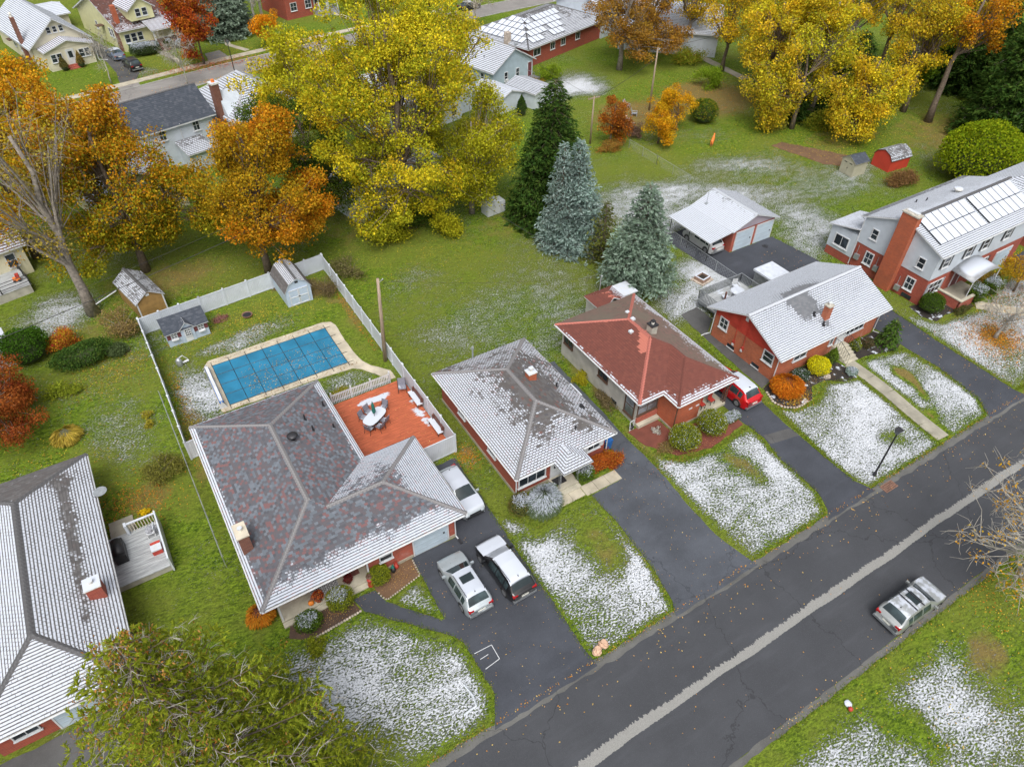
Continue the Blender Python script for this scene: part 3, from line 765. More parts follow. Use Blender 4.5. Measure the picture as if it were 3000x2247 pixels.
# ------------------------------------------------------------------ ground sheet with snow, dry-grass and bare-soil maps
def pdist(X, Y, poly):
    """signed distance to a polygon, positive inside"""
    n = len(poly); d = np.full(X.shape, 1e9); ins = np.zeros(X.shape, bool)
    for i in range(n):
        (x0, y0), (x1, y1) = poly[i], poly[(i+1) % n]
        dx, dy = x1-x0, y1-y0; t = np.clip(((X-x0)*dx+(Y-y0)*dy)/(dx*dx+dy*dy+1e-9), 0, 1)
        d = np.minimum(d, np.hypot(X-x0-t*dx, Y-y0-t*dy))
        c = ((y0 > Y) != (y1 > Y)) & (X < (x1-x0)*(Y-y0)/(y1-y0+1e-12)+x0); ins ^= c
    return np.where(ins, d, -d)
def axis(segs):
    out = []
    for a, b, s in segs: out += list(np.arange(a, b, s))
    return np.array(out+[segs[-1][1]])
gx = axis([(-900,-200,100),(-200,-30,10),(-30,-20,1.),(-20,62,.36),(62,110,.6),(110,180,5),(180,400,20),(400,1500,110)])
gy = axis([(-400,-60,40),(-60,-4,4),(-4,62,.36),(62,90,.6),(90,160,1.2),(160,250,10),(250,1600,90)])
GX, GY = np.meshgrid(gx, gy)
def vnoise(X, Y, f, s=0.): return .5+.25*(np.sin(X*f+1.7*np.sin(Y*f*.8+s)+s)+np.sin(Y*f*1.2+1.3*np.sin(X*f*.7-s)+2*s))
LAWN_B = [(-3.5,13.6),(7.7,13.6),(8.5,15),(8.55,18.6),(8.2,19.3),(4.4,23.3),(1.0,23.4),(-1.5,24),(-3.5,22)]
LAWN_C = [(14.45,13.6),(20.7,13.6),(21.5,17),(21.7,20.7),(21.6,23.5),(19.2,23.8),(17,23),(14.75,26)]
LAWN_D = [(27.3,13.7),(34.5,13.7),(35.6,15.5),(35.7,19),(36.2,22.6),(32,22.2),(29.4,22.6),(27.6,24.5),(27.2,23)]
LAWN_E = [(39.2,13.6),(47.4,13.6),(47.6,16),(48.2,21.8),(45.4,22.9),(43,21.8),(40.6,22),(39.4,23),(38.7,17),(38.7,14.6)]
LAWN_E2 = [(48.9,13.5),(53.4,13.7),(54.6,15.2),(55.1,19),(54.8,22.3),(52,23),(50,23.3)]
LAWN_F = [(58.2,14.1),(90,14),(90,24),(72,24),(66,22.5),(61,23.2),(58.7,26.3),(58.3,21)]
LAWN_S = [(20.2,4.9),(60,4.9),(60,-30),(-10,-30),(-10,3.5)]
TRI = [(5.85,23.4),(8.34,23.9),(8.29,20.6),(8.0,20.65)]
WX = 1.6*(vnoise(GX, GY, .45, 3.)-.5)+.7*(vnoise(GX, GY, 1.5, 7.)-.5); WY = 1.6*(vnoise(GX, GY, .5, 5.)-.5)+.7*(vnoise(GX, GY, 1.4, 2.)-.5)
snow = .06+.42*np.clip(vnoise(GX, GY, .16, 4.)*.6+vnoise(GX, GY, .45, 8.)*.5-.28, 0, 1)
snow = np.where(GY > 100, snow*.25, snow); dry = np.zeros(GX.shape); soil = np.zeros(GX.shape)
def blob(A, cx, cy, rx, ry, val, mode='max', p=1.5):
    e = np.exp(-(((GX+WX-cx)/rx)**2+((GY+WY-cy)/ry)**2)**p)
    if mode == 'max': np.maximum(A, val*e, out=A)
    elif mode == 'add': A += val*e
    else: A *= (1-val*e)
for poly, val, ed in ((LAWN_B,.76,.9),(LAWN_C,.84,.5),(LAWN_D,.82,.5),(LAWN_E,.86,.45),(LAWN_E2,.82,.5),(LAWN_F,.78,.8),(TRI,.72,.4)):
    d = pdist(GX, GY, poly); snow = np.where(d > 0, np.maximum(snow, val*np.clip(d/ed, 0, 1)**.7), snow)
d = pdist(GX, GY, LAWN_S); s_ = .80*np.clip((d-.5)/1.6, 0, 1)*np.clip(1.35-(GX-27)/12, .32, 1); snow = np.where(d > 0, np.maximum(.05, s_), snow)
# back yards
blob(snow, 52, 53, 9, 8, .85); blob(snow, 60, 49.5, 12, 7, .75); blob(snow, 66, 54, 12, 7, .6); blob(snow, 75, 47, 10, 7, .6); blob(snow, 64, 42, 6, 5, .8); blob(snow, 43.6, 37.6, 4.0, 4.4, .85); blob(snow, 47.5, 39, 3, 6, .85); blob(snow, 61.5, 38, 4.5, 4, .6)
blob(snow, 30, 43.5, 13, 8, .54); blob(snow, 21, 44, 6, 6, .48); blob(snow, 34, 50, 8, 7, .44); blob(snow, 22, 52, 6, 5, .42)
blob(snow, 6, 42.8, 4.5, 2.5, .72); blob(snow, .4, 48, 2.0, 6, .75); blob(snow, 5.5, 53.2, 6, 1.6, .66); blob(snow, 11.5, 43.2, 2.6, 1.5, .70)
blob(snow, -5.2, 47, 3.2, 6.5, .52); blob(snow, -8, 66, 4.5, 5, .68); blob(snow, -3, 73, 8, 4, .45); blob(snow, 66, 88, 6, 6, .9); blob(snow, 61, 86, 4, 4, .7)
blob(snow, 95, 42, 12, 8, .42); blob(snow, 10.5, 125.5, 3.5, 2.5, .55)
snow *= .74+.5*vnoise(GX, GY, .55, 1.)*.9
blob(snow, -1.5, 14.5, 3.4, 3.0, 1., 'mul'); blob(snow, -3.4, 20, 2.4, 6, 1., 'mul'); blob(snow, 19.2, 20.2, 1.6, 2.6, .8, 'mul'); blob(snow, 17.8, 23.0, 3.0, .9, .7, 'mul'); blob(snow, 32.3, 20, 1.2, 1.8, .6, 'mul')
blob(snow, 51.5, 19.4, .7, 2.3, 1., 'mul', 3); blob(snow, 50.4, 16.15, .65, .7, 1., 'mul', 3); blob(snow, 44.7, 16.2, 1.3, 1.2, .55, 'mul'); blob(snow, 35.5, 1, 4, 3, .6, 'mul'); blob(snow, 27.2, 1.4, 1.2, 2.2, .8, 'mul')
blob(snow, 63.3, 19.2, 1.3, 1.3, .8, 'mul'); blob(snow, 15.4, 52, 1., 9, .9, 'mul')
# front gardens stay clear along the walls
blob(dry, 19.0, 19.5, 1.3, 2.2, .55); blob(dry, 32.3, 20, 1.0, 1.5, .7); blob(dry, 51.6, 19.4, .6, 2.1, .95, 'max', 3); blob(dry, 50.4, 16.1, .3, .35, 1., 'max', 3); blob(dry, 34.5, 1.8, 2, 1.4, .85); blob(dry, 36.5, 5.2, 1.2, .5, .4); blob(dry, 28.5, 33, 1.2, 6, .75)
blob(dry, 27.8, 25.5, 1., 3, .6); blob(dry, -1, 43.5, 1., 6, .85); blob(dry, 14.6, 53, .8, 6, .7); blob(dry, 2, 66, 7, 5, .75); blob(dry, 14, 57.5, 2.2, 2.2, .9); blob(dry, -6, 62, 5, 3, .55); blob(dry, 68, 74, 10, 6, .95); blob(dry, 80, 74, 9, 8, .95)
blob(dry, 85, 54, 10, 4, .6); blob(dry, 100, 48, 10, 8, .75); blob(dry, 35, 58, 7, 4, .55); blob(dry, 63.3, 19, 2.6, 2.2, .8); blob(dry, 20.5, 124.5, 5, 1.4, .8); blob(dry, -5.5, 39.5, 2.2, 2.5, .7); blob(dry, 15.8, 31, .8, 1, .8); blob(dry, 5, 56.5, 6, 1.6, .45)
blob(dry, 24, 66, 10, 7, .6); blob(dry, -4, 55, 4, 3, .5)
blob(soil, 73, 75, 3.0, 1.6, .7); blob(soil, 12.5, 59.2, 3.5, 1.0, .7); blob(soil, 29, 30, .7, 3.5, .55)
me = bpy.data.meshes.new('ground'); nx_, ny_ = len(gx), len(gy)
me.vertices.add(nx_*ny_); co = np.zeros((nx_*ny_, 3), np.float32); co[:,0] = GX.ravel(); co[:,1] = GY.ravel(); me.vertices.foreach_set('co', co.ravel())
ii, jj = np.meshgrid(np.arange(nx_-1), np.arange(ny_-1)); a = (jj*nx_+ii).ravel(); F = np.stack([a, a+1, a+1+nx_, a+nx_], 1).astype(np.int32)
me.loops.add(F.size); me.loops.foreach_set('vertex_index', F.ravel()); me.polygons.add(len(F)); me.polygons.foreach_set('loop_start', np.arange(0, F.size, 4, dtype=np.int32)); me.polygons.foreach_set('loop_total', np.full(len(F), 4, np.int32))
for nm, A in (('snow', snow), ('dry', dry), ('soil', soil)):
    at = me.attributes.new(nm, 'FLOAT', 'POINT'); at.data.foreach_set('value', A.astype(np.float32).ravel())
me.materials.append(MATS['lawn']); me.update()
ground = link('ground', me); ground['kind'] = 'structure'

# ------------------------------------------------------------------ paved surfaces
def wobble(poly, amp=.05, step=.5, closed=True, skip=()):
    """edge of worn paving: subdivided and a little ragged"""
    out = []; n = len(poly)
    for i in range(n):
        p, q = np.array(poly[i], float), np.array(poly[(i+1) % n], float); L = np.linalg.norm(q-p); k = max(1, int(L/step))
        nrm = np.array([-(q-p)[1], (q-p)[0]])/(L+1e-9)
        for j in range(k):
            o = 0 if (j == 0 or i in skip) else random.uniform(-amp, amp)
            out.append(tuple(p+(q-p)*j/k+nrm*o))
    return out
def sheet(name, poly, z, mat, amp=.05, step=.5, skip=()):
    pts = wobble(poly, amp, step, skip=skip); mb = MB(); mb.prism(pts, -.05, z); return struct(name, mb, mat)
sheet('road', [(-80,5.35),(260,5.35),(260,13.25),(-80,13.25)], .010, 'road', .03, 1.2)
sheet('gutter', [(-80,4.98),(260,4.98),(260,5.34),(-80,5.34)], .016, 'gutter_lip', .05, .5)
sheet('road_shoulder', [(-80,13.1),(260,13.1),(260,13.62),(-80,13.62)], .014, 'gutter_lip', .09, .5)
def drive(poly, z, mat, name='driveway', **k): return sheet(name, poly, z, mat, **k)
DB = [(7.6,13.3),(14.5,13.3),(14.45,14.4),(14.6,18.65),(14.62,22.4),(14.8,26.2),(14.95,31.6),(11.75,31.6),(11.75,25.4),(8.45,25.5),(8.42,24.0),(8.30,20.5),(8.05,20.6),(5.75,23.4),(5.45,24.5),(4.05,24.6),(4.32,23.5),(8.25,19.2),(8.55,18.6),(8.58,15)]
DC = [(20.5,13.3),(27.5,13.3),(27.2,14.4),(26.8,16.5),(26.85,19),(27.2,23),(27.15,27.2),(27.3,30),(27.4,36.8),(25.6,37.2),(25.5,26),(24.5,25.2),(24.4,23.6),(21.6,23.5),(21.7,20.7),(21.5,17),(21.0,14.2)]
DD = [(34.3,13.3),(39.3,13.3),(38.75,14.6),(38.68,17),(38.75,21),(39.05,24.7),(39.1,33.5),(36.1,33.5),(36.0,23.2),(36.25,21.2),(35.65,18.9),(35.6,15.4),(35.0,14)]
DE = [(53.2,13.3),(58.4,13.3),(58.1,14.3),(58.25,18.7),(58.3,21.3),(58.7,26.4),(59.4,29),(59.4,36),(58.8,41.6),(52.6,41.6),(52.6,47.6),(48.9,47.6),(48.55,45.5),(48.85,39.5),(49.4,36.3),(54.9,35.8),(55.0,24.3),(55.2,19.2),(54.5,15.1)]
drive(DB, .018, 'drive_new'); drive(DC, .018, 'drive_old'); drive(DD, .018, 'drive_new'); drive(DE, .018, 'drive_new')
drive([(-20,13.3),(-7.4,13.3),(-7.6,20),(-8.3,24.2),(-10.6,25.2),(-20,25.2)], .018, 'drive_dark'); drive([(75,13.3),(82,13.3),(80.5,26),(75,26)], .018, 'drive_new')
drive([(40.2,25.2),(41.55,25.5),(41.5,33),(43.2,34.2),(43.2,36.3),(41.2,36.2),(40.9,34.7),(40.6,31)], .018, 'drive_dark', 'side_path')
drive([(36.35,21.35),(36.2,20.4),(38.75,19.9),(38.7,20.8)], .024, 'drive_dark', 'driveway_patch', amp=.03)
# game grid chalked on the driveway: thin paint strips laid 4 mm above the asphalt
ch = MB()
for p, q in (((8.74,17.65),(9.89,17.6)),((9.89,17.6),(9.86,16.62)),((9.86,16.62),(8.85,16.5)),((8.88,17.17),(9.43,17.19))):
    p, q = np.array([*p,.019]), np.array([*q,.019]); d = (q-p)/np.linalg.norm(q-p); ch.obox(p, d, np.array([-d[1],d[0],0]), np.array([0,0,1.]), (0, np.linalg.norm(q-p)), (-.018,.018), (0,.006))
struct('chalk_line', ch, 'white_paint')
# back street with its walks
BS = [(-70,99.4),(0,114.6),(22,119.6),(40,122.8),(73,127),(120,131),(220,138)]
def band(name, off0, off1, z, mat, pts=BS, amp=0.):
    up_, lo_ = [], []
    for i, p in enumerate(pts):
        a, b = np.array(pts[max(0,i-1)]), np.array(pts[min(len(pts)-1,i+1)]); d = (b-a)/np.linalg.norm(b-a); n = np.array([-d[1], d[0]])
        up_.append(tuple(np.array(p)+n*off1)); lo_.append(tuple(np.array(p)+n*off0))
    mb = MB(); mb.prism(lo_+up_[::-1], -.05, z); return struct(name, mb, mat)
band('back_road', -2.75, 2.75, .012, 'back_road'); band('kerb', 2.76, 2.92, .10, 'kerb'); band('kerb', -2.92, -2.76, .10, 'kerb')
# pavement slabs of the back street, one by one
def slabs(owner_name, pts, w, step, z, mat, gap=.012):
    own = None; k = 0
    for (p, q) in zip(pts[:-1], pts[1:]):
        p, q = np.array(p, float), np.array(q, float); L = np.linalg.norm(q-p); d = (q-p)/L; n = np.array([-d[1], d[0]]); m = max(1, int(round(L/step)))
        for j in range(m):
            a, b = p+d*(L*j/m+gap), p+d*(L*(j+1)/m-gap); t = random.uniform(-.006, .006)
            mb = MB(); mb.prism([tuple(a-n*w/2), tuple(b-n*w/2), tuple(b+n*w/2), tuple(a+n*w/2)], -.04, z+t)
            if own is None:
                own = struct(owner_name, MB().prism([tuple(p-n*(w/2-.02)), tuple(p+d*.5-n*(w/2-.02)), tuple(p+d*.5+n*(w/2-.02)), tuple(p+n*(w/2-.02))], -.05, z-.02), mat)
            link('slab', mb.mesh('slab', mat), own)
    return own
slabs('pavement', [(-14,116.7),(9.4,121.9),(22,124.8),(40,128.0),(66,131.3)], 1.45, 2.4, .06, 'walk_old')
slabs('garden_path', [(49.02,23.5),(48.98,21.42),(48.83,19.46),(48.52,17.58),(48.27,15.72),(48.12,13.95)], 1.22, 1.9, .05, 'walk')
slabs('garden_path', [(15.3,133.4),(16.8,127.0)], 1.0, 2.2, .05, 'walk_old'); slabs('garden_path', [(26.4,136),(25.6,131.5),(27.6,127.2)], .9, 1.6, .05, 'walk_old'); slabs('garden_path', [(47.5,139),(49.5,132)], 1.1, 1.8, .05, 'walk_old')
slabs('garden_path', [(19.2,24.2),(21.25,24.2)], .9, 1.05, .05, 'walk_old'); slabs('garden_path', [(21.3,24.08),(24.4,24.06)], .92, 1.05, .045, 'walk_old')
slabs('garden_path', [(66.3,23.0),(69.1,19.9),(75,19)], 1.3, 1.5, .05, 'walk_old')
sheet('driveway', [(7.0,121.8),(9.4,122.6),(10.6,126),(9.6,134),(7.6,142),(4.9,153),(2.2,152.4),(5.6,140),(7.0,132),(7.4,127)], .02, 'drive_dark'); sheet('driveway', [(20.8,124.9),(24.2,125.6),(23.6,129.5),(21.2,129)], .02, 'back_road'); sheet('driveway', [(6.6,119),(9.6,119.7),(9.4,122),(6.4,121.3)], .025, 'back_road')
# planting beds
sheet('planting_bed', [(1.0,23.45),(4.15,23.7),(4.0,25.2),(0.2,25.3),(-.2,24.2)], .03, 'mulch', .06); sheet('planting_bed', [(5.5,24.45),(5.8,23.55),(8.3,24.05),(8.4,25.45),(5.6,25.4)], .03, 'bed_litter', .05)
sheet('planting_bed', [(27.6,27.0),(27.9,25.2),(29.3,23.2),(32.0,22.45),(35.9,23.0),(35.9,24.0),(33.2,25.0),(30.6,25.3),(30.4,27)], .03, 'mulch_red', .06)
sheet('planting_bed', [(40.3,25.1),(39.75,23.4),(40.3,22.3),(41.4,22.0),(42.7,22.1),(43.9,23.2),(45.4,23.2),(46.8,22.2),(48.1,22.0),(48.3,23.4),(48.2,25.2),(41.7,25.4)], .03, 'mulch_dark', .05)
sheet('planting_bed', [(49.9,23.6),(52,23.2),(54,22.5),(55.0,22.9),(54.7,25.3),(50.2,25.3)], .03, 'mulch_dark', .06); sheet('planting_bed', [(60.6,26.1),(60.2,24.6),(60.8,23.3),(62.3,23.5),(66,22.9),(66.3,25.3),(62,25.6)], .03, 'mulch_dark', .06)
sheet('leaf_strip', [(77.2,50.5),(78.9,48.9),(82,50.4),(77.6,57.6),(75.6,57.6)], .02, 'bed_litter', .15); sheet('asphalt_pad', [(89.2,76.5),(90.6,76.2),(91.5,87.5),(90.1,88)], .05, 'walk')
# cut-stone edging of the beds
def edging(pts, r=.07, step=.2):
    own = None
    for p, q in zip(pts[:-1], pts[1:]):
        p, q = np.array(p, float), np.array(q, float); m = max(1, int(np.linalg.norm(q-p)/step))
        for j in range(m):
            c = p+(q-p)*(j+.5)/m; mb = MB(); mb.sphere((c[0], c[1], .07), r, 7, 5, .3, (1.1, 1.1, .8))
            if own is None: own = tag(link('bed_edging', mb.mesh('bed_edging', 'stone')), '', 'edging')
            else: link('stone', mb.mesh('stone', 'stone'), own)
    return own
edging([(1.05,23.4),(2.6,23.5),(4.2,23.62)], .08, .17)['label'] = 'low row of pale edging stones between mulch bed and lawn'
edging([(5.55,24.3),(5.65,23.8),(5.85,23.48),(7.2,23.75),(8.35,24.0),(8.42,25.3)], .06, .17)['label'] = 'edging stones round the bed beside the garage driveway'
edging([(40.2,24.7),(39.75,23.5),(40.0,22.7),(40.8,22.1),(41.6,22.05),(42.3,22.2)], .1, .22)['label'] = 'curved stone edging round the orange weeping shrub'

# ------------------------------------------------------------------ houses
def hip_faces(x0, x1, y0, y1, z, s):
    """hip roof over a rectangle: slopes (eave first) and ridge/hip lines"""
    w, d = x1-x0, y1-y0
    if w <= d:
        h = w/2; xm = (x0+x1)/2; A, B = (xm, y0+h, z+h*s), (xm, y1-h, z+h*s)
        f = [[(x0,y1,z),(x0,y0,z),A,B], [(x1,y0,z),(x1,y1,z),B,A], [(x0,y0,z),(x1,y0,z),A], [(x1,y1,z),(x0,y1,z),B]]
        l = [(A,B),((x0,y0,z),A),((x1,y0,z),A),((x0,y1,z),B),((x1,y1,z),B)]
    else:
        h = d/2; ym = (y0+y1)/2; A, B = (x0+h, ym, z+h*s), (x1-h, ym, z+h*s)
        f = [[(x0,y0,z),(x1,y0,z),B,A], [(x1,y1,z),(x0,y1,z),A,B], [(x0,y1,z),(x0,y0,z),A], [(x1,y0,z),(x1,y1,z),B]]
        l = [(A,B),((x0,y0,z),A),((x0,y1,z),A),((x1,y0,z),B),((x1,y1,z),B)]
    return f, l
def Rf(s, z0, plan, p0):
    """lift plan points onto a roof where every slope rises s per metre from its own eave: p0 = function giving run"""
    return [(x, y, z0+s*p0(x, y)) for x, y in plan]
def pipe_vent(house, x, y, z0, h=.5, r=.06, mat='dark_metal', P=wpart):
    mb = MB(); mb.cyl(x, y, z0, z0+h, r, n=8); mb.cyl(x, y, z0-.02, z0+.03, r*2.2, n=8); return P(house, 'vent_pipe', mb, mat)
def chimney(house, x0, x1, y0, y1, z0, z1, mat, cap='flue', P=wpart, pots=1):
    mb = MB(); mb.box(x0, x1, y0, y1, z0, z1); c = P(house, 'chimney', mb, mat)
    mb = MB(); mb.box(x0-.05, x1+.05, y0-.05, y1+.05, z1+.002, z1+.1); P(c, 'cap', mb, cap)
    for i in range(pots):
        mb = MB(); yy = y0+(y1-y0)*(i+.5)/pots; mb.lathe((x0+x1)/2, yy, [(.12,z1+.1),(.12,z1+.28),(.15,z1+.3),(.15,z1+.34)], 10); P(c, 'flue', mb, 'flue')
    return c

# --- A: long snowy hip roof at the left edge
A = thing('brick_house', 'snow-covered hip-roofed brick house cut off by the left edge of the picture', 'house', (-11.7,34,0), 0, 'front street houses')
mb = MB(); mb.box(-15.1,-8.3,25.6,42.2,0,2.75); wpart(A, 'wall', mb, 'brick_red')
f, l = hip_faces(-15.75,-7.7,24.75,42.87,2.8,.42)
roofA = wpart(A, 'roof', roof_deck(MB(), f, .14), 'soffit')
for p, a, b in zip(f, (1.0,.98,1.0,.42), (.9,.82,.95,.6)): shingle(roofA, p, 'roof_grey', .18, a, b, melt=lambda w: .40*math.exp(-((w[0]+9.3)/.6)**2)*(1 if 29 < w[1] < 40.5 else .3)+.3*math.exp(-((w[1]-40.6)/1.2)**2))
ridge_caps(roofA, l, 'cap_dark', .3, .42)
for x in (-7.66,): gutter(A, [(x,24.75,2.72),(x,42.87,2.72)])
gutter(A, [(-15.7,24.7,2.72),(-7.7,24.7,2.72)]); gutter(A, [(-15.7,42.92,2.72),(-7.7,42.92,2.72)])
door(A, (-11.1,25.59,0.02), 2.3, 2.1, (0,-1), 'garage_door', panels=4, name='garage_door'); window(A, (-13.6,25.59,1.5), 1.3, 1.2, (0,-1), nx=2)
window(A, (-8.29,40,1.6), 1.1, 1.0, (1,0)); door(A, (-8.29,35.6,.5), .95, 2.0, (1,0), 'white_paint', lite=True)
chimney(A, -9.0,-8.2,30.2,31.0,2.9,4.2,'brick_red')
mb = MB(); mb.tube([(-7.9,38.4,2.9),(-7.5,38.4,3.2)], .03); dsh = wpart(A, 'satellite_dish', mb, 'galv'); mb = MB(); mb.lathe(-7.3,38.3,[(.02,3.15),(.3,3.22),(.42,3.34)],14); wpart(dsh, 'reflector', mb, 'galv')

# --- B: L-shaped hip roof in mottled slate and red shingles
B = thing('brick_house', 'brick house with L-shaped hip roof of mottled slate and red shingles', 'house', (4,30,0), 0, 'front street houses')
mb = MB(); mb.box(-.45,8.0,26.5,41.25,0,2.75); mb.box(8.0,11.75,25.5,32.1,0,2.75); mb.box(5.6,8.0,25.5,26.5,0,2.75); wpart(B, 'wall', mb, 'brick_front')
mb = MB(); mb.box(8.02,11.78,25.44,32.13,0,.25); mb.box(5.58,8.0,25.44,25.6,0,.25); wpart(B, 'foundation', mb, 'foundation')
s = .40; z = 2.8; xl, xm_, xr, yf, yb, yi = -1.0, 8.55, 12.35, 24.85, 41.8, 32.7
xc = (xl+xm_)/2; hm = (xm_-xl)/2; hw = (yi-yf)/2; yw = yf+hw
q = lambda x, y, run: (x, y, z+s*run)
a1, a2, wi, wo = q(xc,yb-hm,hm), q(xc,yf+hm,hm), q(xm_-hw,yw,hw), q(xr-hw,yw,hw)
fl, fr_, bl, br, inn, wb = (xl,yf,z),(xr,yf,z),(xl,yb,z),(xm_,yb,z),(xm_,yi,z),(xr,yi,z)
fB = [[bl,fl,a2,a1],[br,bl,a1],[inn,br,a1,a2,wi],[fl,fr_,wo,wi,a2],[wb,inn,wi,wo],[fr_,wb,wo]]
roofB = wpart(B, 'roof', roof_deck(MB(), fB, .14), 'soffit')
eave_rows = lambda t: 1.0*math.exp(-(t/.10)**2)-.12
for p, fn in zip(fB, (eave_rows, lambda t: .75*math.exp(-(t/.06)**2)-.1, eave_rows, lambda t: .98-1.05*min(1, t*1.35)**.7, lambda t: .84-.34*t, lambda t: .86-.4*t)): shingle(roofB, p, 'roof_slate_red', .17, snow_fn=fn)
ridge_caps(roofB, [(a1,a2),(bl,a1),(br,a1),(fl,a2),(wi,wo),(wo,fr_),(wo,wb)], 'cap_grey', .24, .34)
for p in ([fl,fr_],[fl,bl],[bl,br],[br,inn],[fr_,wb]): gutter(B, [(p[0][0]+(-.04 if p[0][0]==xl and p[1][0]==xl else (.04 if p[0][0]==p[1][0] else 0)), p[0][1]+(-.04 if p[0][1]==p[1][1]==yf else (.04 if p[0][1]==p[1][1] else 0)), 2.72),(p[1][0]+(-.04 if p[0][0]==xl and p[1][0]==xl else (.04 if p[0][0]==p[1][0] else 0)), p[1][1]+(-.04 if p[0][1]==p[1][1]==yf else (.04 if p[0][1]==p[1][1] else 0)), 2.72)])
chimney(B, -.75,-.1,29.0,30.1,2.7,4.5,'brick_brown','cream_paint')
mb = MB(); mb.lathe(4.75,35.3,[(.16,4.2),(.16,4.62),(.36,4.64),(.38,4.7),(.28,4.8),(.05,4.85)],16); wpart(B, 'roof_vent', mb, 'dark_metal', True)
for x, y, z0, h in ((6.15,37.2,3.75,.55),(6.3,36.0,3.7,.5),(7.75,36.1,3.1,.4),(7.9,38.6,3.05,.5)): pipe_vent(B, x, y, z0, h, .06)
door(B, (9.93,25.49,.06), 2.42, 2.15, (0,-1), 'garage_door', panels=4, name='garage_door')
mb = MB(); mb.box(-.2,5.6,25.25,26.5,0,.24); mb.box(-.2,5.6,24.9,25.24,0,.12); wpart(B, 'porch', mb, 'step')
mb = MB(); mb.box(1.9,3.65,25.75,26.4,.243,.255); rug = MB(); wpart(B, 'porch_rug', mb, 'white_paint', label='black and white patterned porch rug')
rb = MB()
for i in range(7):
    for j in range(3):
        cx, cyy = 2.03+.248*i, 25.86+.215*j; rb.tube([(cx+.085*math.cos(t), cyy+.085*math.sin(t), .258) for t in np.linspace(0, 6.283, 9)], .018, 4, False)
rugp = wpart(B, 'rug_ring', rb, 'black_plastic'); rugp['kind'] = 'stuff'
mb = MB(); mb.box(4.5,5.1,26.0,26.4,.243,.257); wpart(B, 'door_mat', mb, 'bench_wood')
door(B, (4.8,26.49,.25), .95, 2.05, (0,-1), 'maroon_paint', lite=True); window(B, (2.4,26.49,1.5), 2.2, 1.3, (0,-1), nx=3, ny=1); window(B, (6.8,25.49,1.6), .9, 1.0, (0,-1))
for x in (-.1,5.5): mb = MB(); mb.box(x-.05,x+.05,25.3,25.4,.24,2.7); wpart(B, 'porch_post', mb, 'white_paint')
downspout(B, [(12.3,24.85,2.68),(11.7,25.4,2.3),(11.7,25.38,.15),(11.75,25.15,.08)]); mb = MB(); mb.box(11.68,11.85,24.7,25.1,.02,.1); wpart(B, 'splash_block', mb, 'dark_metal')
window(B, (8.01,35,1.7), 1.2, 1.0, (1,0)); door(B, (8.01,38.2,.35), 1.7, 2.0, (1,0), 'white_paint', lite=True); window(B, (3.5,41.26,1.6), 1.4, 1.1, (0,1), nx=2); window(B, (-.46,33.5,1.6), 1.2, 1.0, (-1,0), nx=2); window(B, (-.46,38,1.6), 1.2, 1.0, (-1,0), nx=2)

# --- C: small hip-roofed brick house with a portico
Ch = thing('brick_house', 'small red brick house with snow-striped hip roof and front portico', 'house', (20.7,31.7,0), 0, 'front street houses')
mb = MB(); mb.box(16.95,24.55,26.15,37.4,.3,2.75); wpart(Ch, 'wall', mb, 'brick_red')
mb = MB(); mb.box(16.92,24.58,26.12,37.43,0,.3); wpart(Ch, 'foundation', mb, 'foundation')
f, l = hip_faces(16.5,25.0,25.53,37.96,2.8,.42)
roofC = wpart(Ch, 'roof', roof_deck(MB(), f, .14), 'white_paint')
for p, a, b in zip(f, (.88,.62,.78,.62), (.40,.42,.40,.56)): shingle(roofC, p, 'roof_mixed', .17, a, b, melt=lambda w: .35*math.exp(-((w[0]-21.6)/1.2)**2-((w[1]-31)/1.6)**2)+.3*math.exp(-((w[0]-23)/1.)**2-((w[1]-27)/.5)**2))
ridge_caps(roofC, l, 'cap_grey', .22, .34)
for a, b in (((16.46,25.5),(16.46,38)),((25.04,25.5),(25.04,38)),((16.5,25.49),(19.6,25.49)),((22.1,25.49),(25,25.49)),((16.5,38),(25,38))): gutter(Ch, [(*a,2.72),(*b,2.72)])
chimney(Ch, 21.7,22.35,32.1,32.7,3.6,4.7,'brick_chimney','flue'); mb = MB(); mb.box(21.85,22.2,32.25,32.55,5.02,5.12); wpart(Ch, 'chimney_hood', mb, 'flue')
mb = MB(); mb.tube([(20.1,37.9,2.9),(20.1,37.9,3.8)], .07, 8); mb.cyl(20.1,37.9,3.75,3.95,.11); wpart(Ch, 'vent_stack', mb, 'galv')
pipe_vent(Ch, 23.6,31.2,3.35,.45,.07); pipe_vent(Ch, 24.0,28.6,3.2,.3,.14); pipe_vent(Ch, 22.3,26.9,3.3,.4,.06)
po = wpart(Ch, 'portico', (lambda m: (m.box(19.6,21.4,24.85,26.15,0,.3), m.box(19.6,21.4,24.45,24.84,0,.15), m)[-1])(MB()), 'step')
fp = [[(19.5,25.9,2.72),(19.5,24.25,2.72),(20.75,25.5,3.2),(20.75,26.35,3.2)],[(19.5,24.25,2.72),(22.0,24.25,2.72),(20.75,25.5,3.2)],[(22.0,24.25,2.72),(22.0,25.9,2.72),(20.75,26.35,3.2),(20.75,25.5,3.2)]]
pr = wpart(Ch, 'portico_roof', roof_deck(MB(), fp, .1), 'white_paint')
for p in fp: shingle(pr, p, 'roof_mixed', .19, .98, .9)
for x in (19.75,21.3):
    mb = MB()
    for dx, dy in ((0,0),(.14,0),(0,.14),(.14,.14)): mb.tube([(x+dx,24.95+dy,.3),(x+dx,24.95+dy,2.65)], .014, 4)
    for k in range(10): mb.tube([(x,24.95,.4+.22*k),(x+.14,24.95,.51+.22*k)], .01, 3); mb.tube([(x,24.95,.51+.22*k),(x,25.09,.4+.22*k)], .01, 3)
    wpart(Ch, 'portico_post', mb, 'grey_metal')
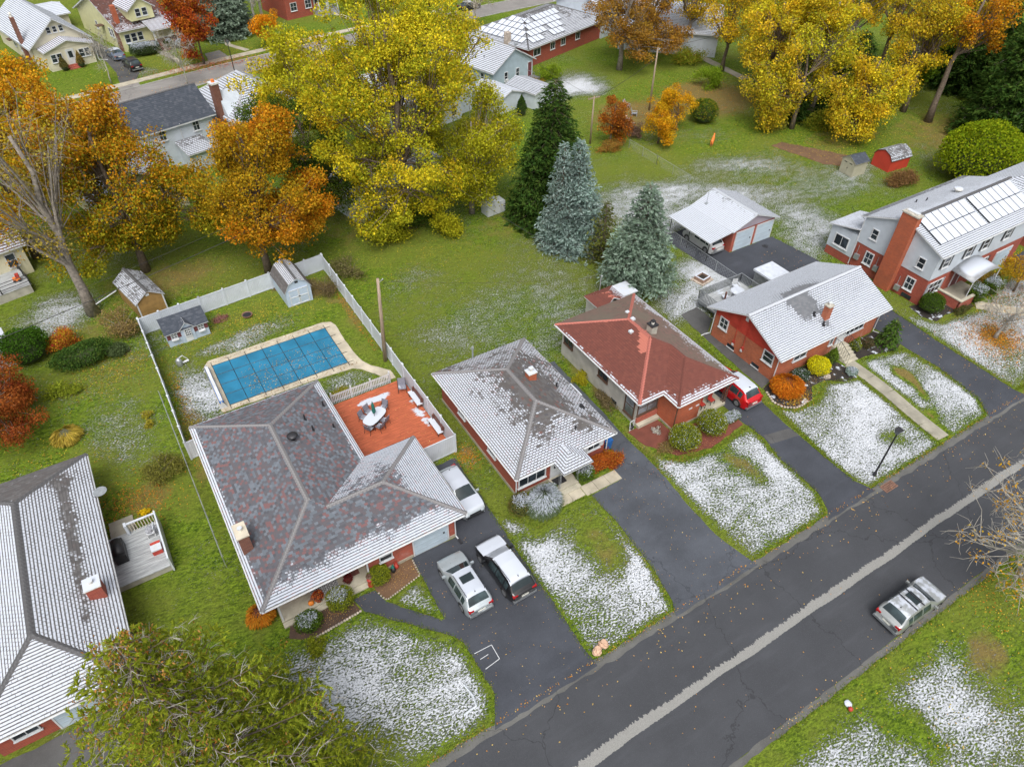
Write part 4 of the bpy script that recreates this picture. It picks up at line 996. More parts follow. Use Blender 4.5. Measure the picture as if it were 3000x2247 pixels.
mb = MB(); mb.box(19.75,20.7,25.3,25.95,.303,.315); wpart(Ch, 'door_mat', mb, 'black_plastic')
door(Ch, (20.3,26.14,.32), .95, 2.05, (0,-1), 'white_paint', lite=True); window(Ch, (18.2,26.14,1.55), 2.3, 1.35, (0,-1), nx=3, ny=1, fr=.09); window(Ch, (23.5,26.14,1.75), 1.15, .95, (0,-1), nx=2, ny=1, shutters='white_paint')
downspout(Ch, [(16.6,25.6,2.65),(16.85,26.05,2.45),(16.85,26.05,.2)]); downspout(Ch, [(24.9,25.6,2.65),(24.65,26.02,2.4),(24.65,26.0,.2),(24.95,25.6,.06)])
for y in (29.5,34): window(Ch, (16.94,y,1.7), 1.1, .9, (-1,0))
mb = MB(); mb.box(24.6,25.5,30.4,31.9,2.2,2.28); wpart(Ch, 'side_canopy', mb, 'white_plastic'); door(Ch, (24.56,31.2,.3), .9, 2.0, (1,0), 'white_paint')

# --- D: grey-walled house with the red-brown roof and carport
Dh = thing('painted_house', 'grey painted house with red-brown hip roof, brick front and carport', 'house', (32,31,0), 0, 'front street houses')
mb = MB(); mb.box(28.5,35.9,27.35,37.4,0,2.95); wpart(Dh, 'wall', mb, 'grey_wall')
mb = MB(); mb.box(30.65,33.2,25.4,27.35,.2,2.95); wpart(Dh, 'brick_bay', mb, 'brick_chimney'); mb = MB(); mb.box(30.62,33.23,25.37,27.35,0,.2); wpart(Dh, 'foundation', mb, 'foundation')
mb = MB(); mb.box(33.23,36.2,25.35,28.5,0,.26); wpart(Dh, 'porch', mb, 'step')
z = 3.0; s = .40
q = lambda x, y, run: (x, y, z+s*run)
m1, m2, v1, v2 = q(32.305,30.995,4.245), q(32.305,33.705,4.245), q(33.475,29.825,3.075), q(33.475,28.125,3.075)
fD = [[(28.06,37.95,z),(28.06,26.75,z),m1,m2],[(28.06,26.75,z),(30.4,26.75,z),v1,m1],[(30.4,26.75,z),(30.4,25.05,z),v2,v1],[(30.4,25.05,z),(36.55,25.05,z),v2],[(36.55,25.05,z),(36.55,37.95,z),m2,m1,v1,v2],[(36.55,37.95,z),(28.06,37.95,z),m2]]
roofD = wpart(Dh, 'roof', roof_deck(MB(), fD, .14), 'white_paint')
pW = lambda p, t: float(np.clip((t-(.93-.36*math.exp(-((p[1]-30.6)/1.3)**2)))/.12, 0, 1)*.8+np.clip(1-abs((37.95-p[1])-(p[0]-28.06))/.7, 0, 1)*.55)
for p, mt, a, b, pt in zip(fD, ('roof_red','roof_red','roof_red','roof_red','roof_mossy','roof_mossy'), (.62,.7,.74,.86,.80,.32), (-.5,-.2,-.05,-.05,.12,.25), (pW, lambda p, t: .1, lambda p, t: 0., lambda p, t: .05, lambda p, t: .75*max(0, t-.82)/.18, lambda p, t: .2)):
    shingle(roofD, p, mt, .19, a, b, patch=pt, snow_fn=(lambda t, a=a, b=b: a+(b-a)*min(1, t*(2.6 if a < .4 else 1.5))**.6))
ridge_caps(roofD, [(m1,m2),((28.06,37.95,z),m2),((36.55,37.95,z),m2),((28.06,26.75,z),m1)], 'cap_red', .24, .30); ridge_caps(roofD, [(m1,v1),(v1,v2),((36.55,25.05,z),v2),((30.4,25.05,z),v2)], 'roof_red', .24, .28)
for a, b in (((28.02,26.75),(28.02,37.95)),((28.06,26.71),(30.4,26.71)),((30.36,25.05),(30.36,26.7)),((30.4,25.01),(36.55,25.01)),((36.59,25.05),(36.59,37.95)),((28.06,37.99),(36.55,37.99))): gutter(Dh, [(*a,2.92),(*b,2.92)])
chimney(Dh, 32.75,33.35,31.4,32.0,4.3,5.15,'concrete_wall','dark_metal'); mb = MB(); mb.box(32.9,33.2,31.55,31.85,5.5,5.58); wpart(Dh, 'chimney_hood', mb, 'dark_metal')
for x, y, z0 in ((31.6,32.5,4.42),(32.55,33.5,4.66),(33.2,34.9,4.15)): mb = MB(); mb.box(x-.16,x+.16,y-.16,y+.16,z0,z0+.16); wpart(Dh, 'roof_hatch', mb, 'white_plastic')
for y in (36.4,31.6): window(Dh, (28.49,y,2.0), 1.25, .95, (-1,0), 'brown_paint', nx=2, ny=1)
window(Dh, (28.49,28.15,1.55), 1.15, 2.0, (-1,0), 'brown_paint', 'glass_pale', nx=1, ny=2); window(Dh, (29.55,27.34,1.75), 2.0, 1.5, (0,-1), 'brown_paint', 'glass_pale', nx=2, ny=2)
for y in (34,30): mb = MB(); mb.box(28.46,28.5,y-.35,y+.35,.25,.55); wpart(Dh, 'basement_window', mb, 'glass')
mb = MB(); mb.box(28.5,30.6,26.85,27.35,0,.28); wpart(Dh, 'stoop', mb, 'step'); mb = MB(); mb.box(28.55,30.6,27.2,27.36,.3,.75); wpart(Dh, 'brick_apron', mb, 'brick_front')
for x in (32.2,32.9): mb = MB(); mb.box(x-.16,x+.16,25.365,25.4,1.55,1.68); wpart(Dh, 'number_plaque', mb, 'white_paint')
downspout(Dh, [(30.75,25.05,2.9),(30.7,25.36,2.6),(30.7,25.36,.1)], 'brown_paint')
mb = MB()
for dx, dy in ((0,0),(.22,0),(0,.22),(.22,.22)): mb.box(36.0+dx,36.05+dx,25.45+dy,25.5+dy,.02,2.95)
for k in range(9): mb.tube([(36.02,25.47,.2+.3*k),(36.25,25.47,.4+.3*k)], .015, 4); mb.tube([(36.25,25.47,.2+.3*k),(36.02,25.7,.4+.3*k)], .015, 4)
wpart(Dh, 'carport_post', mb, 'brown_paint')
mb = MB(); mb.box(36.1,36.22,36.9,37.02,.02,2.95); wpart(Dh, 'carport_post', mb, 'brown_paint'); door(Dh, (35.91,29.2,.25), .9, 2.0, (1,0), 'white_paint', lite=True); door(Dh, (34.2,27.34,.27), .9, 2.0, (0,-1), 'maroon_paint', lite=True)
mb = MB(); mb.box(33.2,36.9,37.4,40.4,0,2.35); an = wpart(Dh, 'rear_addition', mb, 'grey_wall')
fA = [[(33.0,40.6,2.4),(33.0,37.8,2.4),(34.6,38.3,3.1),(34.6,39.2,3.1)],[(36.2,37.8,2.4),(36.2,40.6,2.4),(34.6,39.2,3.1),(34.6,38.3,3.1)],[(36.2,40.6,2.4),(33.0,40.6,2.4),(34.6,39.2,3.1)]]
ra = wpart(Dh, 'addition_roof', roof_deck(MB(), fA, .1), 'white_paint')
for p, a in zip(fA, (.3,.75,.2)): shingle(ra, p, 'roof_red', .19, a, a*.6, patch=lambda p, t: .55*t)
mb = MB(); mb.box(36.0,37.6,38.6,40.4,2.45,2.55); wpart(Dh, 'flat_canopy', mb, 'white_plastic')
mb = MB(); mb.tube([(34.7,40.5,2.4),(34.7,40.5,3.9),(34.75,40.45,4.05)], .05, 6); mb.sphere((34.72,40.45,4.05), .1, 8, 6); wpart(Dh, 'service_mast', mb, 'galv')

# --- E: red brick ranch, gable roof
Eh = thing('brick_house', 'orange-red brick ranch with snowy gable roof and red gable end', 'house', (47.8,29,0), 0, 'front street houses')
mb = MB(); mb.box(41.5,54.2,25.4,32.6,0,3.0); wpart(Eh, 'wall', mb, 'brick_orange')
yr = 28.97; zr = 4.85; ze = 2.95
mb = MB(); mb.add([(41.47,25.42,3.0),(41.47,32.58,3.0),(41.47,32.6,3.12),(41.47,yr,zr-.2),(41.47,25.4,3.12),(41.6,25.42,3.0),(41.6,32.58,3.0),(41.6,32.6,3.12),(41.6,yr,zr-.2),(41.6,25.4,3.12)], [(0,4,3,2,1),(5,6,7,8,9),(0,1,6,5),(4,0,5,9),(1,2,7,6),(2,3,8,7),(3,4,9,8)])
wpart(Eh, 'gable', mb, 'red_paint'); mb = MB(); mb.v = [(x+12.6,y,zz) for x, y, zz in mb.v]
mb = MB(); mb.add([(54.1,25.42,3.0),(54.1,32.58,3.0),(54.1,yr,zr-.25),(54.23,25.42,3.0),(54.23,32.58,3.0),(54.23,yr,zr-.25)], [(0,2,1),(3,4,5),(0,1,4,3),(1,2,5,4),(2,0,3,5)]); wpart(Eh, 'gable', mb, 'red_paint')
mb = MB(); mb.box(41.475,41.5,25.43,32.57,2.35,3.02); wpart(Eh, 'gable_panel', mb, 'red_paint')
fE = [[(40.9,24.75,ze),(54.7,24.75,ze),(54.7,yr,zr),(40.9,yr,zr)],[(54.7,33.2,ze),(40.9,33.2,ze),(40.9,yr,zr),(54.7,yr,zr)]]
roofE = wpart(Eh, 'roof', roof_deck(MB(), fE, .14), 'white_paint')
shingle(roofE, fE[0], 'roof_steel', .19, .93, .44, snow_fn=lambda t: .98-.34*t**1.6, melt=lambda w: .75*math.exp(-((w[0]-46.4)/(1.1+.0*w[1]))**2-((w[1]-28.2)/1.6)**2)+.5*math.exp(-((w[0]-47.4)/.4)**2-((w[1]-26.)/1.2)**2)); shingle(roofE, fE[1], 'roof_steel', .19, 1.25, .8, snow_fn=lambda t: 1.35-.35*t**2, melt=lambda w: .8*math.exp(-((w[0]-47.6)/2.8)**4-((w[1]-29.2)/1.6)**2))
ridge_caps(roofE, [((40.9,yr,zr),(54.7,yr,zr))], 'cap_snow', .26, .3)
for yy in (24.71,33.24): gutter(Eh, [(40.9,yy,2.88),(54.7,yy,2.88)])
chimney(Eh, 47.3,47.85,26.1,26.6,3.3,4.9,'brick_orange','concrete_wall',pots=1); mb = MB(); mb.box(47.15,48.0,25.6,28.9,3.02,3.03); 
for x, y, z0, h in ((46.7,26.9,3.9,.35),(46.9,25.9,3.45,.35)): pipe_vent(Eh, x, y, z0, h, .1)
window(Eh, (41.49,31.5,2.0), 1.0, 1.15, (-1,0), ny=2, nx=2, fr=.1); window(Eh, (41.49,26.35,1.95), 1.15, 1.15, (-1,0), ny=2, fr=.1)
mb = MB(); mb.box(41.44,41.5,29.15,29.45,3.75,4.15); wpart(Eh, 'louvre_vent', mb, 'white_paint')
for y in (30.2,27.3): mb = MB(); mb.box(41.46,41.52,y-.4,y+.4,.2,.5); wpart(Eh, 'basement_window', mb, 'glass'); 
for y in (30.2,27.3): mb = MB(); mb.box(41.43,41.5,y-.45,y+.45,.1,.18); wpart(Eh, 'basement_sill', mb, 'white_paint')
for yy, zt in ((30.0,3.9),(28.95,4.2)): mb = MB(); mb.tube([(41.44,yy,.9),(41.44,yy,zt)], .03, 5); mb.box(41.38,41.47,yy-.12,yy+.12,.9,1.2); wpart(Eh, 'electric_conduit', mb, 'red_paint')
for yy in (30.0,29.0): mb = MB(); mb.box(41.34,41.45,yy-.09,yy+.09,.7,.92); wpart(Eh, 'meter_box', mb, 'white_paint')
downspout(Eh, [(41.0,24.8,2.85),(41.45,25.3,2.55),(41.45,25.3,.1),(41.3,25.0,.05)]); downspout(Eh, [(41.0,33.1,2.85),(41.4,32.6,2.5),(41.4,32.65,.25),(41.0,32.9,.08),(40.6,32.9,.06)]); downspout(Eh, [(54.6,24.8,2.85),(54.3,25.3,2.5),(54.3,25.3,.2),(54.9,24.2,.1),(55.1,23.6,.06)])
window(Eh, (51.1,25.39,1.9), 2.5, 1.1, (0,-1), nx=4, ny=1); window(Eh, (44.3,25.39,1.8), 1.6, 1.1, (0,-1), nx=2); door(Eh, (49.4,25.39,.8), 1.0, 2.1, (0,-1), 'white_paint', lite=True); window(Eh, (48.2,25.39,1.9), .5, 1.6, (0,-1), nx=1, ny=1)
mb = MB(); mb.box(48.6,50.1,24.7,25.4,0,.8)
for k in range(4): mb.box(48.6,50.1,24.7-.3*(k+1),24.7-.3*k,0,.8-.17*(k+1))
wpart(Eh, 'front_steps', mb, 'step')
for x in (48.65,50.05):
    mb = MB(); mb.tube([(x,25.3,1.7),(x,24.7,1.7),(x,23.55,1.0)], .022, 5)
    for k in range(9): t = k/8; yy = 25.2-t*1.65; zb = .8 if yy > 24.7 else .8-(24.7-yy)*.55; mb.tube([(x,yy,max(.12,zb)),(x,yy,1.7 if yy > 24.7 else 1.7-(24.7-yy)*.6)], .012, 4)
    wpart(Eh, 'handrail', mb, 'dark_metal')

# --- F: two-storey brick and white house with roof solar panels
Fh = thing('two_storey_house', 'two-storey brick and white house with snowy roof solar panels and tall chimney', 'house', (69,29.7,0), 0, 'front street houses')
mb = MB(); mb.box(61.4,76.8,25.8,33.7,0,2.8); wpart(Fh, 'lower_wall', mb, 'brick_red')
mb = MB(); mb.box(61.36,76.84,25.76,33.74,2.8,5.55); yq = 29.75
mb.add([(61.36,25.76,5.55),(61.36,33.74,5.55),(61.36,yq,7.15),(76.84,25.76,5.55),(76.84,33.74,5.55),(76.84,yq,7.15)], [(0,2,1),(3,4,5),(0,3,5,2),(1,2,5,4)]); wpart(Fh, 'upper_wall', mb, 'siding_white')
fF = [[(61.05,25.4,5.55),(77.2,25.4,5.55),(77.2,yq,7.3),(61.05,yq,7.3)],[(77.2,34.1,5.55),(61.05,34.1,5.55),(61.05,yq,7.3),(77.2,yq,7.3)]]
roofF = wpart(Fh, 'roof', roof_deck(MB(), fF, .14), 'white_paint')
shingle(roofF, fF[0], 'roof_steel', .2, 1.0, .85, snow_fn=lambda t: 1.1); shingle(roofF, fF[1], 'roof_steel', .2, .6, 1.3, snow_fn=lambda t: .75+.9*t if t > .12 else .45)
ridge_caps(roofF, [((61.05,yq,7.3),(77.2,yq,7.3))], 'cap_dark', .3, .34)
for yy in (25.36,34.14): gutter(Fh, [(61.05,yy,5.48),(77.2,yy,5.48)])
mb = MB(); mb.box(60.75,61.4,28.75,30.35,0,7.9); ck = wpart(Fh, 'chimney', mb, 'brick_chimney'); mb = MB(); mb.box(60.68,61.5,28.68,30.42,7.9,8.02); wpart(ck, 'cap', mb, 'concrete_wall'); mb = MB(); mb.box(60.9,61.25,28.95,30.15,8.02,8.2); wpart(ck, 'flue', mb, 'flue')
nF = np.array([0,-1.75,4.35]); nF = nF/np.linalg.norm(nF); vF = np.array([0,4.35,1.75]); vF = vF/np.linalg.norm(vF); uF = np.array([1.,0,0])
def solar(house, o, u, v, n, cols, rows, w, h, gap=.03, lift=.12, P=wpart, skip=()):
    for j in range(rows):
        for i in range(cols):
            if (i, j) in skip: continue
            mb = MB(); mb.obox(o, u, v, n, (i*(w+gap), i*(w+gap)+w), (j*(h+gap), j*(h+gap)+h), (lift, lift+.035)); sp = P(house, 'solar_panel', mb, 'solar_frame')
            mb = MB(); mb.obox(o, u, v, n, (i*(w+gap)+.03, i*(w+gap)+w-.03), (j*(h+gap)+.03, j*(h+gap)+h-.03), (lift+.03, lift+.05)); P(sp, 'glass', mb, 'solar_glass')
o0 = np.array([61.9,26.5,5.55+1.1*1.75/4.35]); solar(Fh, o0, uF, vF, nF, 7, 2, .98, 1.62); solar(Fh, o0+uF*7.45, uF, vF, nF, 7, 2, .98, 1.62)
for c, n_ in (((61.35,32.3,4.3),(-1,0)),((61.35,27.1,4.0),(-1,0))): window(Fh, c, .75, 1.1, n_)
for c in ((61.39,32.0,1.75),(61.39,27.3,1.6)): window(Fh, c, .95, 1.35, (-1,0), ny=2, nx=2, fr=.1)
for x in (62.9,66.3,69.0,72.6): window(Fh, (x,25.75,4.35), 1.0, 1.15, (0,-1), shutters='dark_metal')
window(Fh, (62.9,25.79,1.6), 2.0, 1.4, (0,-1), nx=3, ny=2, shutters='slate_light'); door(Fh, (66.3,25.79,.6), 1.0, 2.1, (0,-1), 'maroon_paint'); window(Fh, (70.3,25.79,1.7), 1.6, 1.2, (0,-1), nx=3, shutters='dark_metal')
door(Fh, (73.9,25.79,.03), 2.6, 2.1, (0,-1), 'garage_door', panels=4, name='garage_door')
mb = MB(); mb.box(64.0,68.0,23.5,25.8,0,.5); wpart(Fh, 'porch', mb, 'walk'); mb = MB(); mb.box(63.85,64.05,23.4,25.8,0,1.0); mb.box(63.85,66.0,23.3,23.5,0,1.0); wpart(Fh, 'porch_wall', mb, 'brick_front'); mb = MB(); mb.box(63.8,64.1,23.25,25.78,1.0,1.1); mb.box(64.1,66.0,23.25,23.55,1.0,1.1); wpart(Fh, 'porch_coping', mb, 'step')
cn = MB(); prof = [(64.7,2.75),(65.3,3.05),(66.2,3.3),(67.0,3.36),(67.8,3.3),(68.7,3.05),(69.3,2.75)]
vs = [(x,23.5,zz) for x, zz in prof]+[(x,25.78,zz+.15) for x, zz in prof]+[(x,23.5,zz-.06) for x, zz in prof]+[(x,25.78,zz+.09) for x, zz in prof]; n7 = 7
cn.add(vs, [(i,i+1,i+8,i+7) for i in range(6)]+[(i+14,i+21,i+22,i+15) for i in range(6)]+[(i,i+14,i+15,i+1) for i in range(6)]+[(i+7,i+8,i+22,i+21) for i in range(6)]+[(0,7,21,14),(6,20,27,13)])
wpart(Fh, 'arched_canopy', cn, 'snow_metal', True)
for x in (64.95,69.1): mb = MB(); mb.tube([(x,23.6,.02),(x,23.6,2.85)], .04, 6); wpart(Fh, 'canopy_post', mb, 'white_paint')
mb = MB(); mb.box(61.3,65.5,33.75,36.8,.9,3.35); an = wpart(Fh, 'rear_annexe', mb, 'siding_white'); mb = MB(); mb.box(61.33,65.5,33.75,36.77,0,.9); wpart(Fh, 'annexe_base', mb, 'brick_red')
fa = [[(65.7,37.1,3.3),(61.0,37.1,3.3),(61.0,33.75,4.2),(65.7,33.75,4.2)]]; ra = wpart(Fh, 'annexe_roof', roof_deck(MB(), fa, .1), 'white_paint'); shingle(ra, fa[0], 'roof_steel', .22, 1.5, 1.5)
window(Fh, (61.29,35.3,2.0), 1.7, 1.25, (-1,0), nx=2, ny=1, fr=.09)
mb = MB(); mb.box(67.5,77,34.2,36.2,0,3.0); wpart(Fh, 'sun_room', mb, 'siding_white'); fa = [[(77.3,36.6,3.05),(67.2,36.6,3.05),(67.2,34.15,3.6),(77.3,34.15,3.6)]]; ra = wpart(Fh, 'sun_room_roof', roof_deck(MB(), fa, .1), 'white_paint'); shingle(ra, fa[0], 'roof_steel', .22, 1.4, 1.4)
for x, y, z0 in ((66.5,32.4,6.2),(67.3,31.9,6.4)): pipe_vent(Fh, x, y, z0, .35, .06)
mb = MB(); mb.lathe(71,31.2,[(.2,6.7),(.2,6.95),(.42,6.98),(.42,7.1),(.1,7.2)],14); wpart(Fh, 'roof_vent', mb, 'flue')
for y, zz in ((33.2,1.1),(30.9,1.0),(28.2,.4)): mb = MB(); mb.box(61.15,61.38,y-.25,y+.25,zz,zz+.55); mb.tube([(61.25,y+.1,zz+.5),(61.25,y+.1,zz+1.5)], .03, 5); wpart(Fh, 'meter_box', mb, 'galv')
downspout(Fh, [(61.1,34.0,5.45),(61.3,33.78,5.2),(61.3,33.78,.2)]); downspout(Fh, [(61.34,30.6,5.6),(61.34,30.6,.6)])
mb = MB(); mb.box(61.33,61.42,26.6,27.6,.12,.5); wpart(Fh, 'basement_window', mb, 'glass')

# --- neighbour past the right edge
Nh = thing('grey_house', 'grey-roofed house just showing at the right edge of the picture', 'house', (86,29,0), 0, 'front street houses')
mb = MB(); mb.box(80.4,92,24.6,33.4,0,4.2); wpart(Nh, 'wall', mb, 'brick_red'); f, l = hip_faces(79.8,92.6,24,34,4.2,.4); rn = wpart(Nh, 'roof', roof_deck(MB(), f, .14), 'white_paint')
for p in f: shingle(rn, p, 'roof_steel', .3, .95, .75)
window(Nh, (80.39,28,2), 1.2, 1.2, (-1,0))

# --- G: detached garage with lean-to carport
Gg = thing('garage', 'detached brick two-door garage with snowy roof sloping into an open carport', 'garage', (54.5,44.5,0))
mb = MB(); mb.box(52.6,58.45,41.7,47.5,0,2.55); wpart(Gg, 'wall', mb, 'brick_front')
mb = MB(); mb.add([(52.2,41.68,2.5),(58.5,41.68,2.5),(55.1,41.68,3.75),(52.2,41.55,2.5),(58.5,41.55,2.5),(55.1,41.55,3.75)], [(0,1,2),(3,5,4),(0,3,4,1),(1,4,5,2),(2,5,3,0)]); wpart(Gg, 'gable', mb, 'siding_lilac')
fG = [[(49.1,47.7,2.28),(49.1,41.45,2.28),(52.1,41.45,2.68),(52.1,47.7,2.68)],[(52.1,47.7,2.68),(52.1,41.3,2.68),(55.1,41.3,3.85),(55.1,47.7,3.85)],[(58.8,41.3,2.5),(58.8,47.7,2.5),(55.1,47.7,3.85),(55.1,41.3,3.85)]]
rg = wpart(Gg, 'roof', roof_deck(MB(), fG, .1), 'white_paint')
shingle(rg, fG[0], 'roof_metal', .22, .75, .95); shingle(rg, fG[1], 'roof_metal', .2, .85, .62); shingle(rg, fG[2], 'roof_steel', .2, .95, 1.2)
ridge_caps(rg, [((55.1,41.3,3.85),(55.1,47.7,3.85))], 'cap_snow', .3, .26)
door(Gg, (54.25,41.69,.03), 2.35, 2.1, (0,-1), 'garage_door', panels=4, name='garage_door'); door(Gg, (57.15,41.69,.03), 2.3, 2.1, (0,-1), 'garage_door', panels=4, name='garage_door')
for x, y in ((49.35,41.7),(49.35,44.6),(49.35,47.4)): mb = MB(); mb.tube([(x,y,0),(x,y,2.25)], .045, 6); wpart(Gg, 'carport_post', mb, 'dark_metal')
mb = MB(); mb.tube([(53.2,46.6,3.1),(53.2,46.6,4.4)], .03, 5); mb.box(53.05,53.35,46.45,46.75,3.05,3.2); wpart(Gg, 'roof_mast', mb, 'galv')

# ------------------------------------------------------------------ houses on and behind the back street (turned with that street)
ROT = True
def back_house(label, loc, deg, w, d, ze, zr, wall, roof, axis='y', over=.45, snow=(.9,1.), expo=.3, hip=False, group='back street houses', caps='cap_snow', low=None, cat='house', name='house', trim='white_paint'):
    """plain house in its own frame: origin at the front-left corner, x along the front, y to the back"""
    t = thing(name, label, cat, (*loc, 0), R(deg), group)
    mb = MB(); mb.box(0, w, 0, d, 0 if low is None else low[0], ze)
    if not hip:
        if axis == 'y': mb.add([(0,0,ze),(w,0,ze),(w/2,0,zr-.12),(0,d,ze),(w,d,ze),(w/2,d,zr-.12)], [(0,1,2),(3,5,4),(0,2,5,3),(1,4,5,2)])
        else: mb.add([(0,0,ze),(0,d,ze),(0,d/2,zr-.12),(w,0,ze),(w,d,ze),(w,d/2,zr-.12)], [(0,2,1),(3,4,5),(0,3,5,2),(1,2,5,4)])
    part(t, 'wall', mb, wall)
    if low: mb = MB(); mb.box(-.02, w+.02, -.02, d+.02, 0, low[0]); part(t, 'base', mb, low[1])
    x0, x1, y0, y1 = -over, w+over, -over, d+over
    if hip:
        f, l = hip_faces(x0, x1, y0, y1, ze, (zr-ze)/(min(x1-x0, y1-y0)/2))
    elif axis == 'y':
        xm = w/2; dz = (zr-ze)/(w/2)*over; f = [[(x0,y1,ze-dz),(x0,y0,ze-dz),(xm,y0,zr),(xm,y1,zr)],[(x1,y0,ze-dz),(x1,y1,ze-dz),(xm,y1,zr),(xm,y0,zr)]]; l = [((xm,y0,zr),(xm,y1,zr))]
    else:
        ym = d/2; dz = (zr-ze)/(d/2)*over; f = [[(x0,y0,ze-dz),(x1,y0,ze-dz),(x1,ym,zr),(x0,ym,zr)],[(x1,y1,ze-dz),(x0,y1,ze-dz),(x0,ym,zr),(x1,ym,zr)]]; l = [((x0,ym,zr),(x1,ym,zr))]
    r_ = part(t, 'roof', roof_deck(MB(), f, .16), trim)
    for p in f: shingle(r_, p, roof, expo, snow[0], snow[1])
    ridge_caps(r_, l, caps, .4, .3)
    return t, r_
W_ = lambda t, c, w, h, n, **k: window(t, c, w, h, n, world=False, **k)
D_ = lambda t, c, w, h, n, m, **k: door(t, c, w, h, n, m, world=False, **k)

# cream bungalow, top left
H1, r1 = back_house('cream stucco bungalow with snowy gable roof and enclosed front porch', (-2.4,134.3), 13, 8.2, 17, 3.5, 6.6, 'stucco', 'roof_steel', snow=(1.3,1.3), over=.6)
for x in (3.2,4.1,5.0): W_(H1, (x,-.01,5.0), .65, .9, (0,-1))
mb = MB(); mb.box(1.0,7.7,-2.4,0,0,2.9); mb.add([(1.0,-2.4,2.9),(7.7,-2.4,2.9),(4.35,-2.4,3.9),(1,0,2.9),(7.7,0,2.9),(4.35,0,3.9)], [(0,1,2),(0,2,5,3),(1,4,5,2)]); pz = part(H1, 'porch', mb, 'stucco')
fp = [[(.6,.1,2.85),(.6,-2.75,2.85),(4.35,-2.75,4.0),(4.35,.1,4.0)],[(8.1,-2.75,2.85),(8.1,.1,2.85),(4.35,.1,4.0),(4.35,-2.75,4.0)]]; pr = part(H1, 'porch_roof', roof_deck(MB(), fp, .14), 'white_paint')
for p in fp: shingle(pr, p, 'roof_brown', .3, 1.4, .9)
for x in (1.9,2.75,6.0,6.85): W_(H1, (x,-2.41,1.75), .8, 1.2, (0,-1), ny=2)
D_(H1, (4.35,-2.41,.5), 1.0, 2.05, (0,-1), 'white_paint', lite=True)
for k in range(3): mb = MB(); mb.box(3.3,5.4,-2.75-.32*k,-2.42-.32*k,0,.45-.15*k); part(H1, 'step', mb, 'brick_front')
mb = MB(); mb.box(-.5,.0,2.6,3.5,0,6.9); ck = part(H1, 'chimney', mb, 'brick_brown'); mb = MB(); mb.lathe(-.25,3.05,[(.2,6.9),(.17,7.3),(.24,7.34),(.1,7.6)],10); part(ck, 'flue', mb, 'flue')
for y, zz in ((6,1.9),(9,1.9)): W_(H1, (-.01,y,zz), .9, 1.2, (-1,0))
mb = MB(); mb.box(-1.0,0,7.6,9.0,2.6,2.7); part(H1, 'side_awning', mb, 'brown_paint')
mb = MB(); mb.tube([(8.2,-.2,3.2),(8.15,-2.5,2.8),(8.05,-2.45,.3),(9.2,-2.9,.1)], .05, 5); part(H1, 'downspout', mb, 'white_paint')
H1g, _ = back_house('cream detached garage with ribbed snowy roof behind the stucco bungalow', (1.2,153.2), 13, 3.6, 8, 2.5, 3.2, 'stucco', 'roof_metal', axis='x', snow=(1.3,1.3), expo=.6, name='garage', cat='garage')

# yellow house with the brown roof and dormer
H2, r2 = back_house('pale yellow house with brown roof, front dormer and red brick chimney', (10.4,136.0), 13.5, 8.4, 17, 3.5, 6.9, 'siding_yellow', 'roof_brown', axis='x', snow=(.62,.35), over=.55, caps='brown_paint')
mb = MB(); mb.box(2.3,6.1,-.2,5,4.2,6.1); mb.add([(2.3,-.2,6.1),(6.1,-.2,6.1),(4.2,-.2,7.4),(2.3,5,6.1),(6.1,5,6.1),(4.2,5,7.4)], [(0,1,2),(0,2,5,3),(1,4,5,2)]); part(H2, 'dormer', mb, 'siding_yellow')
fp = [[(1.9,5,5.85),(1.9,-.6,5.85),(4.2,-.6,7.5),(4.2,5,7.5)],[(6.5,-.6,5.85),(6.5,5,5.85),(4.2,5,7.5),(4.2,-.6,7.5)]]; pr = part(H2, 'dormer_roof', roof_deck(MB(), fp, .14), 'white_paint')
for p, a in zip(fp, (1.1,.6)): shingle(pr, p, 'roof_brown', .3, a, a)
for x in (3.65,4.75): W_(H2, (x,-.21,5.3), .85, 1.2, (0,-1))
for x in (.9,1.95,3.0): W_(H2, (x,-.01,1.9), .9, 1.3, (0,-1))
mb = MB(); mb.box(4.2,8.6,-2.6,0,0,.9); part(H2, 'porch', mb, 'brick_brown'); fp = [[(3.9,-3.0,3.1),(9.0,-3.0,3.1),(9.0,.4,4.1),(3.9,.4,4.1)]]; pr = part(H2, 'porch_roof', roof_deck(MB(), fp, .14), 'white_paint'); shingle(pr, fp[0], 'roof_brown', .3, 1.2, .55)
for x in (4.35,8.45): mb = MB(); mb.box(x-.12,x+.12,-2.55,-2.3,.9,3.1); part(H2, 'porch_post', mb, 'white_paint')
mb = MB(); mb.tube([(4.35,-2.45,1.7),(8.45,-2.45,1.7)], .04, 5); part(H2, 'railing', mb, 'white_paint')
for k in range(4): mb = MB(); mb.box(4.6,5.8,-2.95-.3*k,-2.61-.3*k,0,.75-.18*k); part(H2, 'step', mb, 'brick_brown')
mb = MB(); mb.box(-.35,.05,.6,1.4,0,4.2); part(H2, 'chimney', mb, 'brick_brown'); mb = MB(); mb.box(.3,.9,1.0,1.8,4.0,6.6); part(H2, 'chimney_stack', mb, 'brick_chimney')
for y in (3.2,9.5): W_(H2, (-.01,y,2.2), .8, 1.3, (-1,0))
W_(H2, (-.01,4.2,2.2), .8, 1.3, (-1,0)); mb = MB(); mb.box(-1.1,0,6.2,7.4,2.7,2.8); part(H2, 'side_awning', mb, 'brown_paint')

